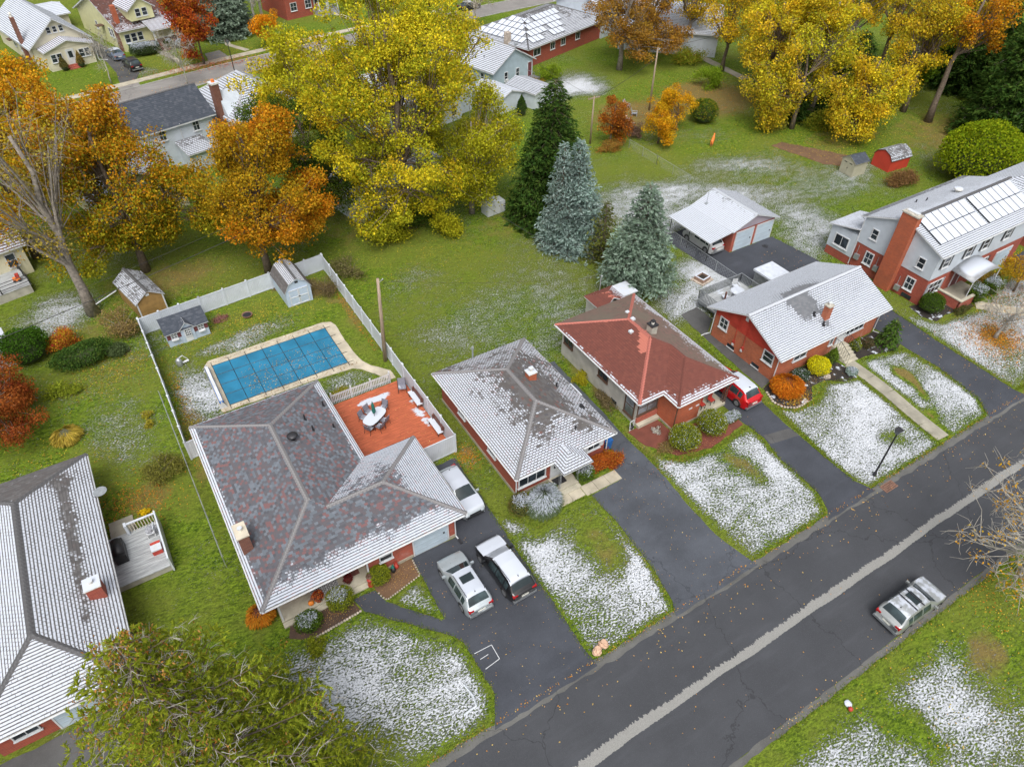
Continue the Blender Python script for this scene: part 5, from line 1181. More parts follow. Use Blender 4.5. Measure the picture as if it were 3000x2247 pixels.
# brick house with a white porch, top edge
H3, r3 = back_house('dark red brick house with white front porch at the top edge', (38.5,139.3), 12, 7.2, 9, 5.2, 7.5, 'brick_red', 'roof_slate', axis='x', snow=(.9,.9))
W_(H3, (4.6,-.01,2.0), 1.3, 1.4, (0,-1), nx=2); W_(H3, (1.6,-.01,2.0), 1.3, 1.4, (0,-1), nx=2); D_(H3, (6.3,-.01,.5), .95, 2.1, (0,-1), 'white_paint', lite=True)
mb = MB(); mb.box(5.4,9.6,-2.2,0,0,.9); part(H3, 'porch', mb, 'slate_light')
for x in (5.55,7.2,7.5,9.45): mb = MB(); mb.box(x-.1,x+.1,-2.15,-1.95,.9,3.0); part(H3, 'porch_post', mb, 'white_paint')
mb = MB(); mb.box(5.2,9.8,-2.5,.0,3.0,3.2); part(H3, 'porch_roof', mb, 'white_plastic')
mb = MB(); mb.tube([(5.55,-2.05,1.6),(7.2,-2.05,1.6)], .04, 5); mb.tube([(7.5,-2.05,1.6),(9.45,-2.05,1.6)], .04, 5); part(H3, 'railing', mb, 'white_paint')
fl_ = thing('flag', 'small red and white striped flag hanging on the white porch', 'flag', (44.0,138.6,1.3), R(12))
for k in range(6): mb = MB(); mb.box(-.05+.11*k,.06+.11*k,-.02,.01,.0,1.1); part(fl_, 'stripe', mb, 'red_paint' if k % 2 == 0 else 'white_paint')
H3b, _ = back_house('brick house wall showing behind the red maple across the back street', (23.5,147), 13, 9, 9, 5.0, 7, 'brick_red', 'roof_slate', axis='x', snow=(.8,.8)); W_(H3b, (4,-.01,3.4), 1.0, 1.4, (0,-1))

# white house with the navy roof
H4, r4 = back_house('white two-storey house with dark navy shingle roof', (2.6,88.6), 14, 11.6, 6.8, 5.2, 7.6, 'siding_white', 'roof_navy', axis='x', snow=(.15,.1), over=.4, caps='cap_dark', expo=.25)
for x, zz in ((9.4,4.2),(8.4,1.9),(5.2,4.2),(3.0,2.0)): W_(H4, (x,-.01,zz), .85, 1.35, (0,-1), nx=2)
pipe_vent(H4, 7.6, 1.6, 6.0, .3, .06, P=part); mb = MB(); mb.tube([(7.4,-.35,5.0),(7.4,-.08,4.7),(7.4,-.08,.2)], .05, 5); part(H4, 'downspout', mb, 'white_paint')
mb = MB(); mb.box(6.6,9.4,-2.6,0,0,2.3); part(H4, 'rear_porch', mb, 'siding_white'); fp = [[(6.3,-3.0,2.3),(9.7,-3.0,2.3),(9.7,0,3.0),(6.3,0,3.0)]]; pr = part(H4, 'rear_porch_roof', roof_deck(MB(), fp, .12), 'white_paint'); shingle(pr, fp[0], 'roof_slate', .3, .9, .5)
# slate-roofed cottage with the tall chimney
H5, r5 = back_house('white cottage with snow-dusted slate hip roof and tall brown chimney', (16.2,89.6), 14, 9.4, 11.5, 4.0, 7.3, 'siding_white', 'roof_slate', snow=(.80,.74), hip=True, caps='cap_snow', expo=.32)
mb = MB(); mb.box(-.7,.15,2.6,3.5,0,7.9); ck = part(H5, 'chimney', mb, 'brick_brown'); mb = MB(); mb.box(-.78,.23,2.52,3.58,7.9,8.1); part(ck, 'cap', mb, 'flue'); mb = MB(); mb.lathe(-.28,3.05,[(.22,8.1),(.2,8.4)],10); part(ck, 'flue', mb, 'orange_paint')
mb = MB(); mb.add([(-.1,1.2,3.6),(-.1,5.2,3.6),(-.1,3.2,6.9),(2.5,1.2,3.6),(2.5,5.2,3.6),(2.5,3.2,6.9)], [(0,2,1),(3,4,5),(0,3,5,2),(1,2,5,4)]); part(H5, 'side_gable', mb, 'siding_white')
# cottages hidden behind the maples
H6, r6 = back_house('cream house behind the orange maple, snow showing through the leaves', (-1.5,78), 13, 9, 9, 3.2, 5.6, 'siding_cream', 'roof_slate', snow=(1.0,.95)); W_(H6, (6.5,-.01,1.8), 1.0, 1.3, (0,-1)); W_(H6, (2.5,-.01,1.8), 1.0, 1.3, (0,-1))
H7, r7 = back_house('cream house with brown snowy roof and grey deck at the left edge', (-19,71.9), 13, 10.3, 9, 3.4, 5.6, 'siding_cream', 'roof_brown', axis='x', snow=(.95,.72), caps='brown_paint'); W_(H7, (9.0,-.01,1.9), .9, 1.4, (0,-1)); W_(H7, (6.8,-.01,1.9), .9, 1.4, (0,-1))
H8, r8 = back_house('white house with snowy roof half hidden behind the big yellow tree', (33.5,82.5), 15, 12, 9.5, 5.0, 7.6, 'siding_white', 'roof_slate', axis='x', snow=(1.2,1.1))
for x in (2,5,8,10.5): W_(H8, (x,-.01,3.6), .95, 1.4, (0,-1), nx=2); W_(H8, (x,-.01,1.4), .95, 1.4, (0,-1), nx=2)
mb = MB(); mb.box(12.05,15,1,6,0,3.0); part(H8, 'side_wing', mb, 'siding_white'); mb = MB(); mb.box(11.9,15.3,.7,6.3,3.0,3.15); part(H8, 'wing_roof', mb, 'snow')
H9, r9 = back_house('pale blue sided cottage with snow-white gable roof and red side door', (53.6,91.6), 15, 8.6, 14, 2.9, 5.2, 'siding_blue', 'roof_slate', snow=(1.15,1.05), over=.4)
for x in (2.7,5.2): W_(H9, (x,-.01,1.5), .75, 1.3, (0,-1))
D_(H9, (7.9,-.01,.35), .8, 2.0, (0,-1), 'maroon_paint'); W_(H9, (-.01,2.2,1.6), .8, 1.2, (-1,0)); mb = MB(); mb.box(2.5,2.95,-.4,.0,.75,1.15); part(H9, 'air_conditioner', mb, 'white_paint')
mb = MB(); mb.box(7.3,8.6,-1.6,0,0,.35); mb.tube([(7.35,-1.55,.3),(7.35,-1.55,1.3),(7.35,0,1.3)], .04, 5); mb.tube([(8.55,-1.55,.3),(8.55,-1.55,1.3)], .04, 5); part(H9, 'stoop', mb, 'grey_metal')
mb = MB(); mb.tube([(4.3,-.3,5.1),(4.35,-.3,5.7)], .03, 5); ds = part(H9, 'satellite_dish', mb, 'galv'); mb = MB(); mb.lathe(4.4,-.3,[(.03,5.65),(.3,5.72),(.4,5.85)],12); part(ds, 'reflector', mb, 'galv'); pipe_vent(H9, 1.6, 3.4, 3.6, .4, .07, P=part)
# brick bungalow with the snow-covered solar roof
H10, r10 = back_house('brick bungalow whose hip roof is covered with snowy solar panels', (63.3,97.3), 18, 20, 12, 3.0, 5.4, 'brick_red', 'roof_slate', hip=True, snow=(.75,.5), caps='cap_dark', over=.6)
for x in (2.2,6.2,9.0,13): W_(H10, (x,-.01,1.9), 1.8 if x < 3 else 1.2, 1.1, (0,-1), nx=2, ny=1)
sl = 2.4/6.6; cF = 1/math.hypot(1, sl); vv = np.array([0,cF,sl*cF]); nn = np.array([0,-sl*cF,cF]); 
for j, (i0, i1) in enumerate(((1,9),(2,10),(3,11),(4,12))):
    o = np.array([.0,.15+1.35*j*cF,3.0+sl*(.75+1.35*j*cF)])
    for i in range(i0, i1):
        if (i, j) in ((4,0),(5,0),(6,1),(5,3)): continue
        solar(H10, o+np.array([1.06*i+.2,0,0]), np.array([1.,0,0]), vv, nn, 1, 1, 1.0, 1.28, P=part)
vv2 = np.array([cF,0,sl*cF]); nn2 = np.array([-sl*cF,0,cF])
for j in range(4):
    for i in range(1+j, 10-j):
        o = np.array([.15+1.35*j*cF, 0, 3.0+sl*(.75+1.35*j*cF)]); solar(H10, o+np.array([0,1.06*i+.2+1.06,0]), np.array([0,-1.,0]), vv2, nn2, 1, 1, 1.0, 1.28, P=part)
mb = MB(); mb.box(-.7,.1,3.6,4.4,2.4,4.6); part(H10, 'chimney', mb, 'stone')
# long white-roofed buildings, top right
H11, _ = back_house('long low white building with snow-white roof, top right', (92.5,86), 45, 17, 16, 3.6, 5.2, 'siding_white', 'roof_slate', axis='y', snow=(1.6,1.6), expo=.5); W_(H11, (3,-.01,1.8), 1.2, 1.2, (0,-1)); W_(H11, (9,-.01,1.8), 1.2, 1.2, (0,-1))
H12, _ = back_house('white house with snowy roof behind the bare orange oaks', (82,103), 18, 14, 10, 4.5, 7, 'siding_white', 'roof_slate', axis='x', snow=(1.2,1.1), expo=.4)
H13, _ = back_house('snowy roof glimpsed between the tall trees at the top right', (121,60), 10, 10, 9, 3.5, 6, 'siding_white', 'roof_slate', axis='x', snow=(1.1,1.1), expo=.4)
H14, _ = back_house('snow-roofed house at the far top left corner', (-16,120), 13, 8, 14, 3.2, 5.6, 'stucco', 'roof_steel', snow=(1.2,1.2), expo=.4)
# garages and sheds in the back lots
def small_roof(label, loc, deg, w, d, ze, zr, wall, roof, axis='y', snow=(1.,1.), name='garage', cat='garage', **k): return back_house(label, loc, deg, w, d, ze, zr, wall, roof, axis, .25, snow, group='back lot garages and sheds', name=name, cat=cat, **k)
small_roof('snowy garage roof below the big yellow tree', (21.9,66.3), 12, 5.4, 6.6, 2.4, 3.6, 'siding_white', 'roof_slate', snow=(1.25,1.2)); small_roof('grey striped garage roof behind the yellow tree trunk', (29.5,70.5), 15, 5.5, 6, 2.5, 3.5, 'siding_white', 'roof_slate', snow=(.85,.75))
small_roof('green-edged ribbed metal shed roof beside the blue cottage', (50.2,83.8), 15, 4.2, 5.5, 2.2, 2.9, 'siding_white', 'roof_metal', snow=(.85,.7), name='shed', cat='shed'); small_roof('snow-topped flat shed in front of the blue cottage', (55.2,82.8), 15, 4.0, 5.4, 2.3, 2.8, 'siding_white', 'roof_slate', snow=(.98,.98), name='shed', cat='shed')
small_roof('low white-roofed lean-to at the left edge beside the evergreen', (-16.5,59.2), 8, 4.8, 4.0, 1.2, 1.7, 'siding_white', 'roof_metal', snow=(1.5,1.5), name='shed', cat='shed')
# deck of the house at the left edge
dk = thing('wooden_deck', 'grey snow-dusted deck with dark railing behind the cream house', 'deck', (-19,68.2,0), R(13))
for i in range(22): mb = MB(); mb.box(0,10.0,.165*i,.165*i+.155,.86,.9); part(dk, 'board', mb, 'deck_grey')
mb = MB(); mb.box(.1,9.9,.05,3.6,0,.85); part(dk, 'skirt', mb, 'concrete_wall')
mb = MB()
for zz in (1.25,1.6,1.9): mb.tube([(0,.05,zz),(9.95,.05,zz),(9.95,3.5,zz)], .035, 4)
part(dk, 'railing', mb, 'dark_metal')
for p in ((.05,.05),(2.5,.05),(5,.05),(7.5,.05),(9.95,.05),(9.95,1.8),(9.95,3.5)): mb = MB(); mb.box(p[0]-.05,p[0]+.05,p[1]-.05,p[1]+.05,.9,1.95); part(dk, 'post', mb, 'dark_metal')
dt = thing('toy', 'orange and red plastic ride-on toy on the grey deck', 'toy', (-10.3,71.6,.9)); mb = MB(); mb.box(-.3,.3,-.2,.2,.12,.4); part(dt, 'body', mb, 'orange_paint'); mb = MB(); mb.box(.0,.3,-.18,.18,.4,.75); part(dt, 'handlebar', mb, 'red_paint')
for x in (-.2,.2): mb = MB(); mb.tube([(x,-.24,.13),(x,.24,.13)], .13, 10); part(dt, 'wheel', mb, 'black_plastic')
ROT = False

# ------------------------------------------------------------------ fences
def vinyl_fence(label, pts, h=1.83, step=2.05, z=0., kind='vinyl'):
    t = thing('privacy_fence', label, 'fence', (pts[0][0], pts[0][1], 0), 0, 'white vinyl fences')
    ox, oy = pts[0]
    for p, q in zip(pts[:-1], pts[1:]):
        p, q = np.array([p[0]-ox, p[1]-oy, 0.]), np.array([q[0]-ox, q[1]-oy, 0.]); L = np.linalg.norm(q-p); m = max(1, int(round(L/step))); d = (q-p)/L; n = np.array([-d[1], d[0], 0]); zz = np.array([0,0,1.])
        for j in range(m):
            a, w = p+d*L*j/m, L/m; mb = MB()
            k = max(1, int(w/.15))
            for i in range(k): mb.obox(a, d, n, zz, (.06+(w-.12)*i/k+.004, .06+(w-.12)*(i+1)/k-.004), (-.012,.012), (.12, h-.14))
            mb.obox(a, d, n, zz, (.06,w-.06), (-.03,.03), (.05,.17)); mb.obox(a, d, n, zz, (.06,w-.06), (-.03,.03), (h-.17,h-.05)); part(t, 'fence_panel', mb, 'vinyl')
        for j in range(m+1):
            a = p+d*L*j/m; mb = MB(); mb.obox(a, d, n, zz, (-.065,.065), (-.065,.065), (0,h+.03)); po_ = part(t, 'post', mb, 'vinyl')
            mb = MB(); c = a; mb.add([(c[0]-.09,c[1]-.09,h+.032),(c[0]+.09,c[1]-.09,h+.032),(c[0]+.09,c[1]+.09,h+.032),(c[0]-.09,c[1]+.09,h+.032),(c[0],c[1],h+.13)], [(3,2,1,0),(0,1,4),(1,2,4),(2,3,4),(3,0,4)]); part(po_, 'cap', mb, 'vinyl')
    return t
vinyl_fence('white vinyl fence along the back of the pool yard', [(-1.78,58.45),(3.5,58.9),(10.1,59.5),(15.5,60.05)])
vinyl_fence('white vinyl fence between pool yard and the grassy lot', [(15.5,59.85),(15.43,50),(15.36,41.3)]); vinyl_fence('white vinyl screen fence along the right side of the red deck', [(15.33,41.1),(15.3,32.1),(12.5,32.05)], 1.9)
vinyl_fence('white vinyl fence along the left side of the pool yard', [(-1.75,58.25),(-1.68,49),(-1.72,41.5),(-.55,41.6)])
def chain_link(label, pts, h=1.15, step=2.4, lean=0.):
    t = thing('chain_link_fence', label, 'fence', (pts[0][0], pts[0][1], 0), 0, 'chain-link fences'); ox, oy = pts[0]
    mb = MB(); tops = [(p[0]-ox, p[1]-oy, h) for p in pts]; mb.tube(tops, .025, 5); part(t, 'top_rail', mb, 'galv')
    for p, q in zip(pts[:-1], pts[1:]):
        p, q = np.array([p[0]-ox,p[1]-oy,0.]), np.array([q[0]-ox,q[1]-oy,0.]); L = np.linalg.norm(q-p); m = max(1, int(round(L/step)))
        for j in range(m+1): c = p+(q-p)*j/m; mb = MB(); mb.cyl(c[0], c[1], 0, h+.06, .03, n=6); part(t, 'post', mb, 'galv')
        mb = MB(); d = (q-p)/L; k = int(L/.4)
        for i in range(k):
            a = p+d*(L*i/k); e = a+d*min(h, L-L*i/k); mb.tube([a+(0,0,.03), e+np.array([0,0,.03+np.linalg.norm(e-a)])*(1,1,1)], .0028, 3, False); b_ = a+d*0; mb.tube([a+np.array([0,0,h]), e+np.array([0,0,h-np.linalg.norm(e-a)+.0])], .0028, 3, False)
        o = part(t, 'wire_mesh', mb, 'galv'); o['kind'] = 'stuff'
    return t
chain_link('weathered chain-link fence along the left house boundary', [(-2.2,48.8),(-2.1,40),(-2.02,31)]); chain_link('chain-link fence behind the red-roofed house towards the blue spruce', [(40.2,43.6),(40.1,37.2)]); chain_link('chain-link fence beside the carport asphalt', [(49.0,47.6),(48.92,42.7),(48.9,37.0)])
chain_link('chain-link fence across the snowy back lawn', [(59.05,66.4),(59.1,61),(59.1,55)])
gt = thing('garden_gate', 'open grey chain-link gate standing on the lawn behind the red roof', 'gate', (40.1,37.15,0), R(6)); mb = MB(); mb.tube([(0,0,.1),(0,0,1.25),(1.35,0,1.25),(1.35,0,.1),(0,0,.1)], .03, 5); mb.tube([(0,0,.68),(1.35,0,.68)], .02, 5); part(gt, 'gate_frame', mb, 'galv')
mb = MB(); [mb.tube([(.12*k,0,.1),(.12*k,0,1.25)], .004, 3) for k in range(1, 11)]; part(gt, 'wire_mesh', mb, 'galv')

# ------------------------------------------------------------------ pool and its yard
pool = thing('swimming_pool', 'rectangular pool under a blue cover with black straps', 'pool', (7.2,48.4,0))
cop = [(1.5,45.3),(1.6,51.3),(2.1,51.9),(6.7,51.95),(12.3,52.0),(13.0,51.7),(13.2,51.0),(13.1,48.6),(13.2,46.2),(13.35,45.2),(13.75,44.3),(14.9,42.9),(14.9,41.9),(14.4,41.9),(13.9,42.7),(12.9,44.3),(12.3,44.8),(9.5,45.0),(5,45.1),(1.6,45.15)]
mb = MB(); mb.prism(wobble(cop, .04, .5), -.03, .07); wpart(pool, 'coping', mb, 'coping')
NC, NR = 7, 4; px = np.linspace(2.25,12.2,NC+1); py = np.linspace(45.62,51.05,NR+1)
m_plain('pool_cover', (.018,.17,.30), .55, .22, .6)
for i in range(NC):
    for j in range(NR):
        mb = MB(); zc = lambda x, y: .105-.012*math.sin(math.pi*(x-2.25)/9.95)*math.sin(math.pi*(y-45.62)/5.43); K = 4; vs, fs = [], []
        for b_ in range(K+1):
            for a_ in range(K+1): x = px[i]+(px[i+1]-px[i])*a_/K; y = py[j]+(py[j+1]-py[j])*b_/K; vs.append((x,y,zc(x,y)-.012*math.sin(math.pi*a_/K)*math.sin(math.pi*b_/K)))
        for b_ in range(K):
            for a_ in range(K): o = b_*(K+1)+a_; fs.append((o,o+1,o+K+2,o+K+1))
        mb.add(vs, fs); wpart(pool, 'cover_panel', mb, 'pool_cover', True)
for x in px: mb = MB(); mb.tube([(x,y,.118-.012*math.sin(math.pi*(x-2.25)/9.95)*max(0,math.sin(math.pi*(y-45.62)/5.43))) for y in np.linspace(45.15,51.5,14)], .022, 4); wpart(pool, 'strap', mb, 'black_plastic')
for y in py: mb = MB(); mb.tube([(x,y,.118-.012*max(0,math.sin(math.pi*(x-2.25)/9.95))*math.sin(math.pi*(y-45.62)/5.43)) for x in np.linspace(2.2,12.7,16)], .022, 4); wpart(pool, 'strap', mb, 'black_plastic')
rl = thing('pool_cover_reel', 'blue and white pool cover reel beside the pool edge', 'pool reel', (1.75,48.1,.07))
mb = MB(); mb.tube([(0,-2.4,.45),(0,2.4,.45)], .17, 12); part(rl, 'rolled_cover', mb, 'blue_plastic', True); mb = MB(); mb.box(-.12,.12,-2.35,2.35,.6,.66); part(rl, 'protective_sheet', mb, 'white_paint')
for y in (-2.5,2.5): mb = MB(); mb.add([(-.32,y-.04,0),(.32,y-.04,0),(0,y-.04,.7),(-.32,y+.04,0),(.32,y+.04,0),(0,y+.04,.7)], [(0,1,2),(3,5,4),(0,3,4,1),(1,4,5,2),(2,5,3,0)]); part(rl, 'end_stand', mb, 'white_paint')
# gambrel shed
sh = thing('garden_shed', 'white barn-shaped shed with gambrel roof in the pool yard corner', 'shed', (10.45,55.75,0), R(2))
W2, D2 = 2.4, 3.7
mb = MB(); pts = [(0,0),(W2,0),(W2,1.65),(W2-.45,2.4),(W2/2,2.75),(.45,2.4),(0,1.65)]; n_ = len(pts); mb.add([(x,0,zz) for x, zz in pts]+[(x,D2,zz) for x, zz in pts], [tuple(range(n_)),tuple(range(2*n_-1,n_-1,-1))]+[(i,i+n_,(i+1)%n_+n_,(i+1)%n_) for i in range(n_)]); part(sh, 'wall', mb, 'shed_white')
fs_ = [[(-.1,D2+.1,1.6),(-.1,-.12,1.6),(.42,-.12,2.46),(.42,D2+.1,2.46)],[(.42,D2+.1,2.46),(.42,-.12,2.46),(W2/2,-.12,2.84),(W2/2,D2+.1,2.84)],[(W2-.42,-.12,2.46),(W2-.42,D2+.1,2.46),(W2/2,D2+.1,2.84),(W2/2,-.12,2.84)],[(W2+.1,-.12,1.6),(W2+.1,D2+.1,1.6),(W2-.42,D2+.1,2.46),(W2-.42,-.12,2.46)]]
ROT = True
rs = part(sh, 'roof', roof_deck(MB(), fs_, .05), 'white_paint')
for p, a in zip(fs_, (.2,.82,.82,.5)): shingle(rs, p, 'roof_grey', .16, a, a)
ridge_caps(rs, [((W2/2,-.1,2.84),(W2/2,D2+.1,2.84))], 'cap_dark', .3, .24)
for x in (.3,1.22): mb = MB(); mb.box(x,x+.88,-.04,-.003,.1,1.75); dd = part(sh, 'door', mb, 'shed_white'); mb = MB(); [mb.box(a,b,-.07,-.041,c,d) for a,b,c,d in ((x,x+.07,.1,1.75),(x+.81,x+.88,.1,1.75),(x+.07,x+.81,.1,.18),(x+.07,x+.81,.9,.98),(x+.07,x+.81,1.67,1.75))]; part(dd, 'door_trim', mb, 'white_paint')
mb = MB(); mb.box(1.12,1.3,-.1,-.07,.9,.98); part(sh, 'latch', mb, 'dark_metal'); mb = MB(); mb.box(1.05,1.35,-.03,.0,2.35,2.55); part(sh, 'vent', mb, 'dark_metal')
# playhouse
ph = thing('playhouse', 'white wooden playhouse with dark roof, small gable and maroon shutters', 'playhouse', (-.2,55.45,0), R(3.5))
mb = MB(); mb.box(0,3.5,0,2.3,0,1.5); mb.add([(0,0,1.5),(0,2.3,1.5),(0,1.15,2.25),(3.5,0,1.5),(3.5,2.3,1.5),(3.5,1.15,2.25)], [(0,2,1),(3,4,5),(0,3,5,2),(1,2,5,4)]); mb.add([(1.2,-.08,0),(2.3,-.08,0),(2.3,-.08,1.5),(1.75,-.08,2.05),(1.2,-.08,1.5),(1.2,.8,0),(2.3,.8,0),(2.3,.8,1.5),(1.75,.8,2.05),(1.2,.8,1.5)], [(0,1,2,3,4),(1,6,7,2),(0,4,9,5)]); part(ph, 'wall', mb, 'shed_white')
fs_ = [[(-.12,-.2,1.42),(3.62,-.2,1.42),(3.62,1.15,2.33),(-.12,1.15,2.33)],[(3.62,2.5,1.42),(-.12,2.5,1.42),(-.12,1.15,2.33),(3.62,1.15,2.33)]]
rp = part(ph, 'roof', roof_deck(MB(), fs_, .06), 'white_paint')
for p, a in zip(fs_, (.25,.3)): shingle(rp, p, 'roof_navy', .15, a, a)
fg = [[(1.05,.9,1.42),(1.05,-.25,1.42),(1.75,-.25,2.12),(1.75,.9,2.12)],[(2.45,-.25,1.42),(2.45,.9,1.42),(1.75,.9,2.12),(1.75,-.25,2.12)]]; rg2 = part(ph, 'gable_roof', roof_deck(MB(), fg, .06), 'white_paint')
for p in fg: shingle(rg2, p, 'roof_navy', .15, .3, .5)
for x in (.62,2.9): window(ph, (x,-.005,1.02), .5, .55, (0,-1), nx=2, ny=3, fr=.04, world=False, shutters='maroon_paint')
for x in (.62,2.9): mb = MB(); mb.box(x-.28,x+.28,-.2,-.0,.6,.7); part(ph, 'window_box', mb, 'white_paint')
pd = part(ph, 'door', MB().box(1.45,2.05,-.12,-.081,.05,1.45), 'white_paint'); window(ph, (1.75,-.121,1.0), .5, .75, (0,-1), nx=3, ny=3, fr=.04, world=False, sill=False, name='door_window')
# tan shed
tn = thing('garden_shed', 'tan shed with grey tile-patterned snowy roof behind the playhouse', 'shed', (-1.45,60.6,0), R(13))
mb = MB(); mb.box(0,2.4,0,4.6,0,1.9); mb.add([(0,0,1.9),(2.4,0,1.9),(1.2,0,2.65),(0,4.6,1.9),(2.4,4.6,1.9),(1.2,4.6,2.65)], [(0,1,2),(3,5,4),(0,2,5,3),(1,4,5,2)]); part(tn, 'wall', mb, 'tan_paint')
fs_ = [[(-.15,4.8,1.82),(-.15,-.15,1.82),(1.2,-.15,2.75),(1.2,4.8,2.75)],[(2.55,-.15,1.82),(2.55,4.8,1.82),(1.2,4.8,2.75),(1.2,-.15,2.75)]]; rt = part(tn, 'roof', roof_deck(MB(), fs_, .06), 'white_paint')
for p in fs_: shingle(rt, p, 'roof_slate', .17, .62, .6)
ridge_caps(rt, [((1.2,-.15,2.75),(1.2,4.8,2.75))], 'cap_dark', .3, .3)
mb = MB(); mb.box(-.02,.1,-.02,.05,0,1.9); mb.box(2.3,2.42,-.02,.05,0,1.9); part(tn, 'corner_trim', mb, 'white_paint'); mb = MB(); mb.box(1.0,1.3,-.03,0,2.2,2.45); part(tn, 'vent', mb, 'white_paint')
# beige resin shed and red barn shed, right
bs = thing('garden_shed', 'small beige resin shed with dark gable roof at the lawn edge', 'shed', (77.3,46.3,0), R(-4))
mb = MB(); mb.box(0,2.2,0,2.0,0,1.75); mb.add([(0,0,1.75),(0,2.0,1.75),(0,1.0,2.3),(2.2,0,1.75),(2.2,2.0,1.75),(2.2,1.0,2.3)], [(0,2,1),(3,4,5),(0,3,5,2),(1,2,5,4)]); part(bs, 'wall', mb, 'beige_plastic')
fs_ = [[(-.1,-.15,1.68),(2.35,-.15,1.68),(2.35,1.0,2.38),(-.1,1.0,2.38)],[(2.35,2.15,1.68),(-.1,2.15,1.68),(-.1,1.0,2.38),(2.35,1.0,2.38)]]; rb_ = part(bs, 'roof', roof_deck(MB(), fs_, .05), 'beige_plastic')
for p in fs_: shingle(rb_, p, 'roof_navy', .22, .1, .1)
for y in (.12,1.03): mb = MB(); mb.box(-.04,-.003,y,y+.86,.08,1.65); part(bs, 'door', mb, 'beige_plastic')
mb = MB(); mb.box(-.07,-.04,.9,.98,.8,.95); mb.box(-.05,-.04,.4,.8,1.45,1.55); mb.box(-.05,-.04,1.2,1.6,1.45,1.55); part(bs, 'latch', mb, 'dark_metal')
rd = thing('garden_shed', 'bright red barn-roofed shed beside the beige shed', 'shed', (82.3,44.9,0), R(-4))
pts = [(0,0),(2.6,0),(2.6,1.5),(2.2,2.0),(1.3,2.35),(.4,2.0),(0,1.5)]; mb = MB(); mb.add([(0,y,zz) for y, zz in pts]+[(3.4,y,zz) for y, zz in pts], [tuple(range(n_))[::-1],tuple(range(n_,2*n_))]+[(i,(i+1)%n_,(i+1)%n_+n_,i+n_) for i in range(n_)]); part(rd, 'wall', mb, 'barn_board')
fs_ = [[(-.1,-.12,1.42),(3.5,-.12,1.42),(3.5,.38,2.06),(-.1,.38,2.06)],[(-.1,.38,2.06),(3.5,.38,2.06),(3.5,1.3,2.44),(-.1,1.3,2.44)],[(3.5,2.22,2.06),(-.1,2.22,2.06),(-.1,1.3,2.44),(3.5,1.3,2.44)],[(3.5,2.72,1.42),(-.1,2.72,1.42),(-.1,2.22,2.06),(3.5,2.22,2.06)]]; rr_ = part(rd, 'roof', roof_deck(MB(), fs_, .05), 'brown_paint')
for p in fs_: shingle(rr_, p, 'roof_slate', .2, .55, .6)
ROT = False
# white lockers
lk = thing('storage_locker', 'row of dented white metal lockers under the yellow-green trees', 'locker', (34.65,60.55,0), R(4))
for k, (x0, x1, h) in enumerate(((0,.75,1.45),(.82,1.72,1.5),(1.8,2.35,1.35))):
    mb = MB(); mb.box(x0,x1,.02*k,1.35,0,h); b_ = part(lk, 'locker_box', mb, 'locker_white'); mb = MB(); mb.box(x0+.03,x1-.03,.02*k-.03,.02*k,.05,h-.06); d_ = part(b_, 'door', mb, 'white_plastic')

# ------------------------------------------------------------------ red deck and its furniture
dk = thing('wooden_deck', 'red-stained wooden deck with streaks of snow behind the brick house', 'deck', (8.1,32.2,0))
nb = 56
for i in range(nb):
    y0 = 32.25+(41.2-32.25)*i/nb; y1 = y0+(41.2-32.25)/nb-.012; x0 = 11.85 if y1 < 32.2 else 8.05
    mb = MB(); mb.box(x0,15.2,y0,y1,.26,.30); o = wpart(dk, 'board', mb, 'deck_board')
    # finer along its length so that snow can lie in streaks
    me = bpy.data.meshes.new('board'); K = 14; vs, fs = [], []
    for a_ in range(K+1):
        x = x0+(15.2-x0)*a_/K-8.1
        for (yy, zz) in ((y0,.26),(y1,.26),(y1,.30),(y0,.30)): vs.append((x,yy-32.2,zz))
    for a_ in range(K):
        for c_ in range(4): p = a_*4+c_; q_ = a_*4+(c_+1)%4; fs.append((p,p+4,q_+4,q_))
    fs += [(0,1,2,3),(K*4+3,K*4+2,K*4+1,K*4)]; me.from_pydata(vs, [], fs)
    at = me.attributes.new('snow', 'FLOAT', 'POINT'); vals = []
    for (x, y, zz) in vs:
        X, Y = x+8.1, y+32.2; a = .66*math.exp(-((X-12.2)/1.9)**4-((Y-40.1)/.75)**2)+.62*math.exp(-((X-14.7)/.75)**2-((Y-36.9)/2.4)**4)+.5*math.exp(-((X-14.9)/.3)**2-((Y-33)/.6)**2)
        vals.append(a)
    at.data.foreach_set('value', vals); me.materials.append(MATS['deck_board']); o.data = me
mb = MB(); mb.box(8.05,15.22,32.22,41.22,0,.25); wpart(dk, 'skirt', mb, 'brown_paint')
pk = thing('picket_fence', 'white picket fence along the back edge of the red deck', 'fence', (9.25,41.45,0))
for i in range(36): x = .02+4.95*i/35; mb = MB(); mb.add([(x-.04,-.012,.12),(x+.04,-.012,.12),(x+.04,-.012,1.1),(x,-.012,1.18),(x-.04,-.012,1.1),(x-.04,.012,.12),(x+.04,.012,.12),(x+.04,.012,1.1),(x,.012,1.18),(x-.04,.012,1.1)], [(0,1,2,3,4),(9,8,7,6,5)]+[(i_,i_+5,(i_+1)%5+5,(i_+1)%5) for i_ in range(5)]); part(pk, 'picket', mb, 'white_paint')
for zz in (.35,.95): mb = MB(); mb.box(0,5.0,.013,.06,zz,zz+.08); part(pk, 'rail', mb, 'white_paint')
for x in (0,1.67,3.33,5.0): mb = MB(); mb.box(x-.06,x+.06,.062,.18,0,1.25); part(pk, 'post', mb, 'white_paint')
tb = thing('patio_table', 'oval white patio table on the red deck, snow on its top', 'table', (11.3,37.7,.3), R(30))
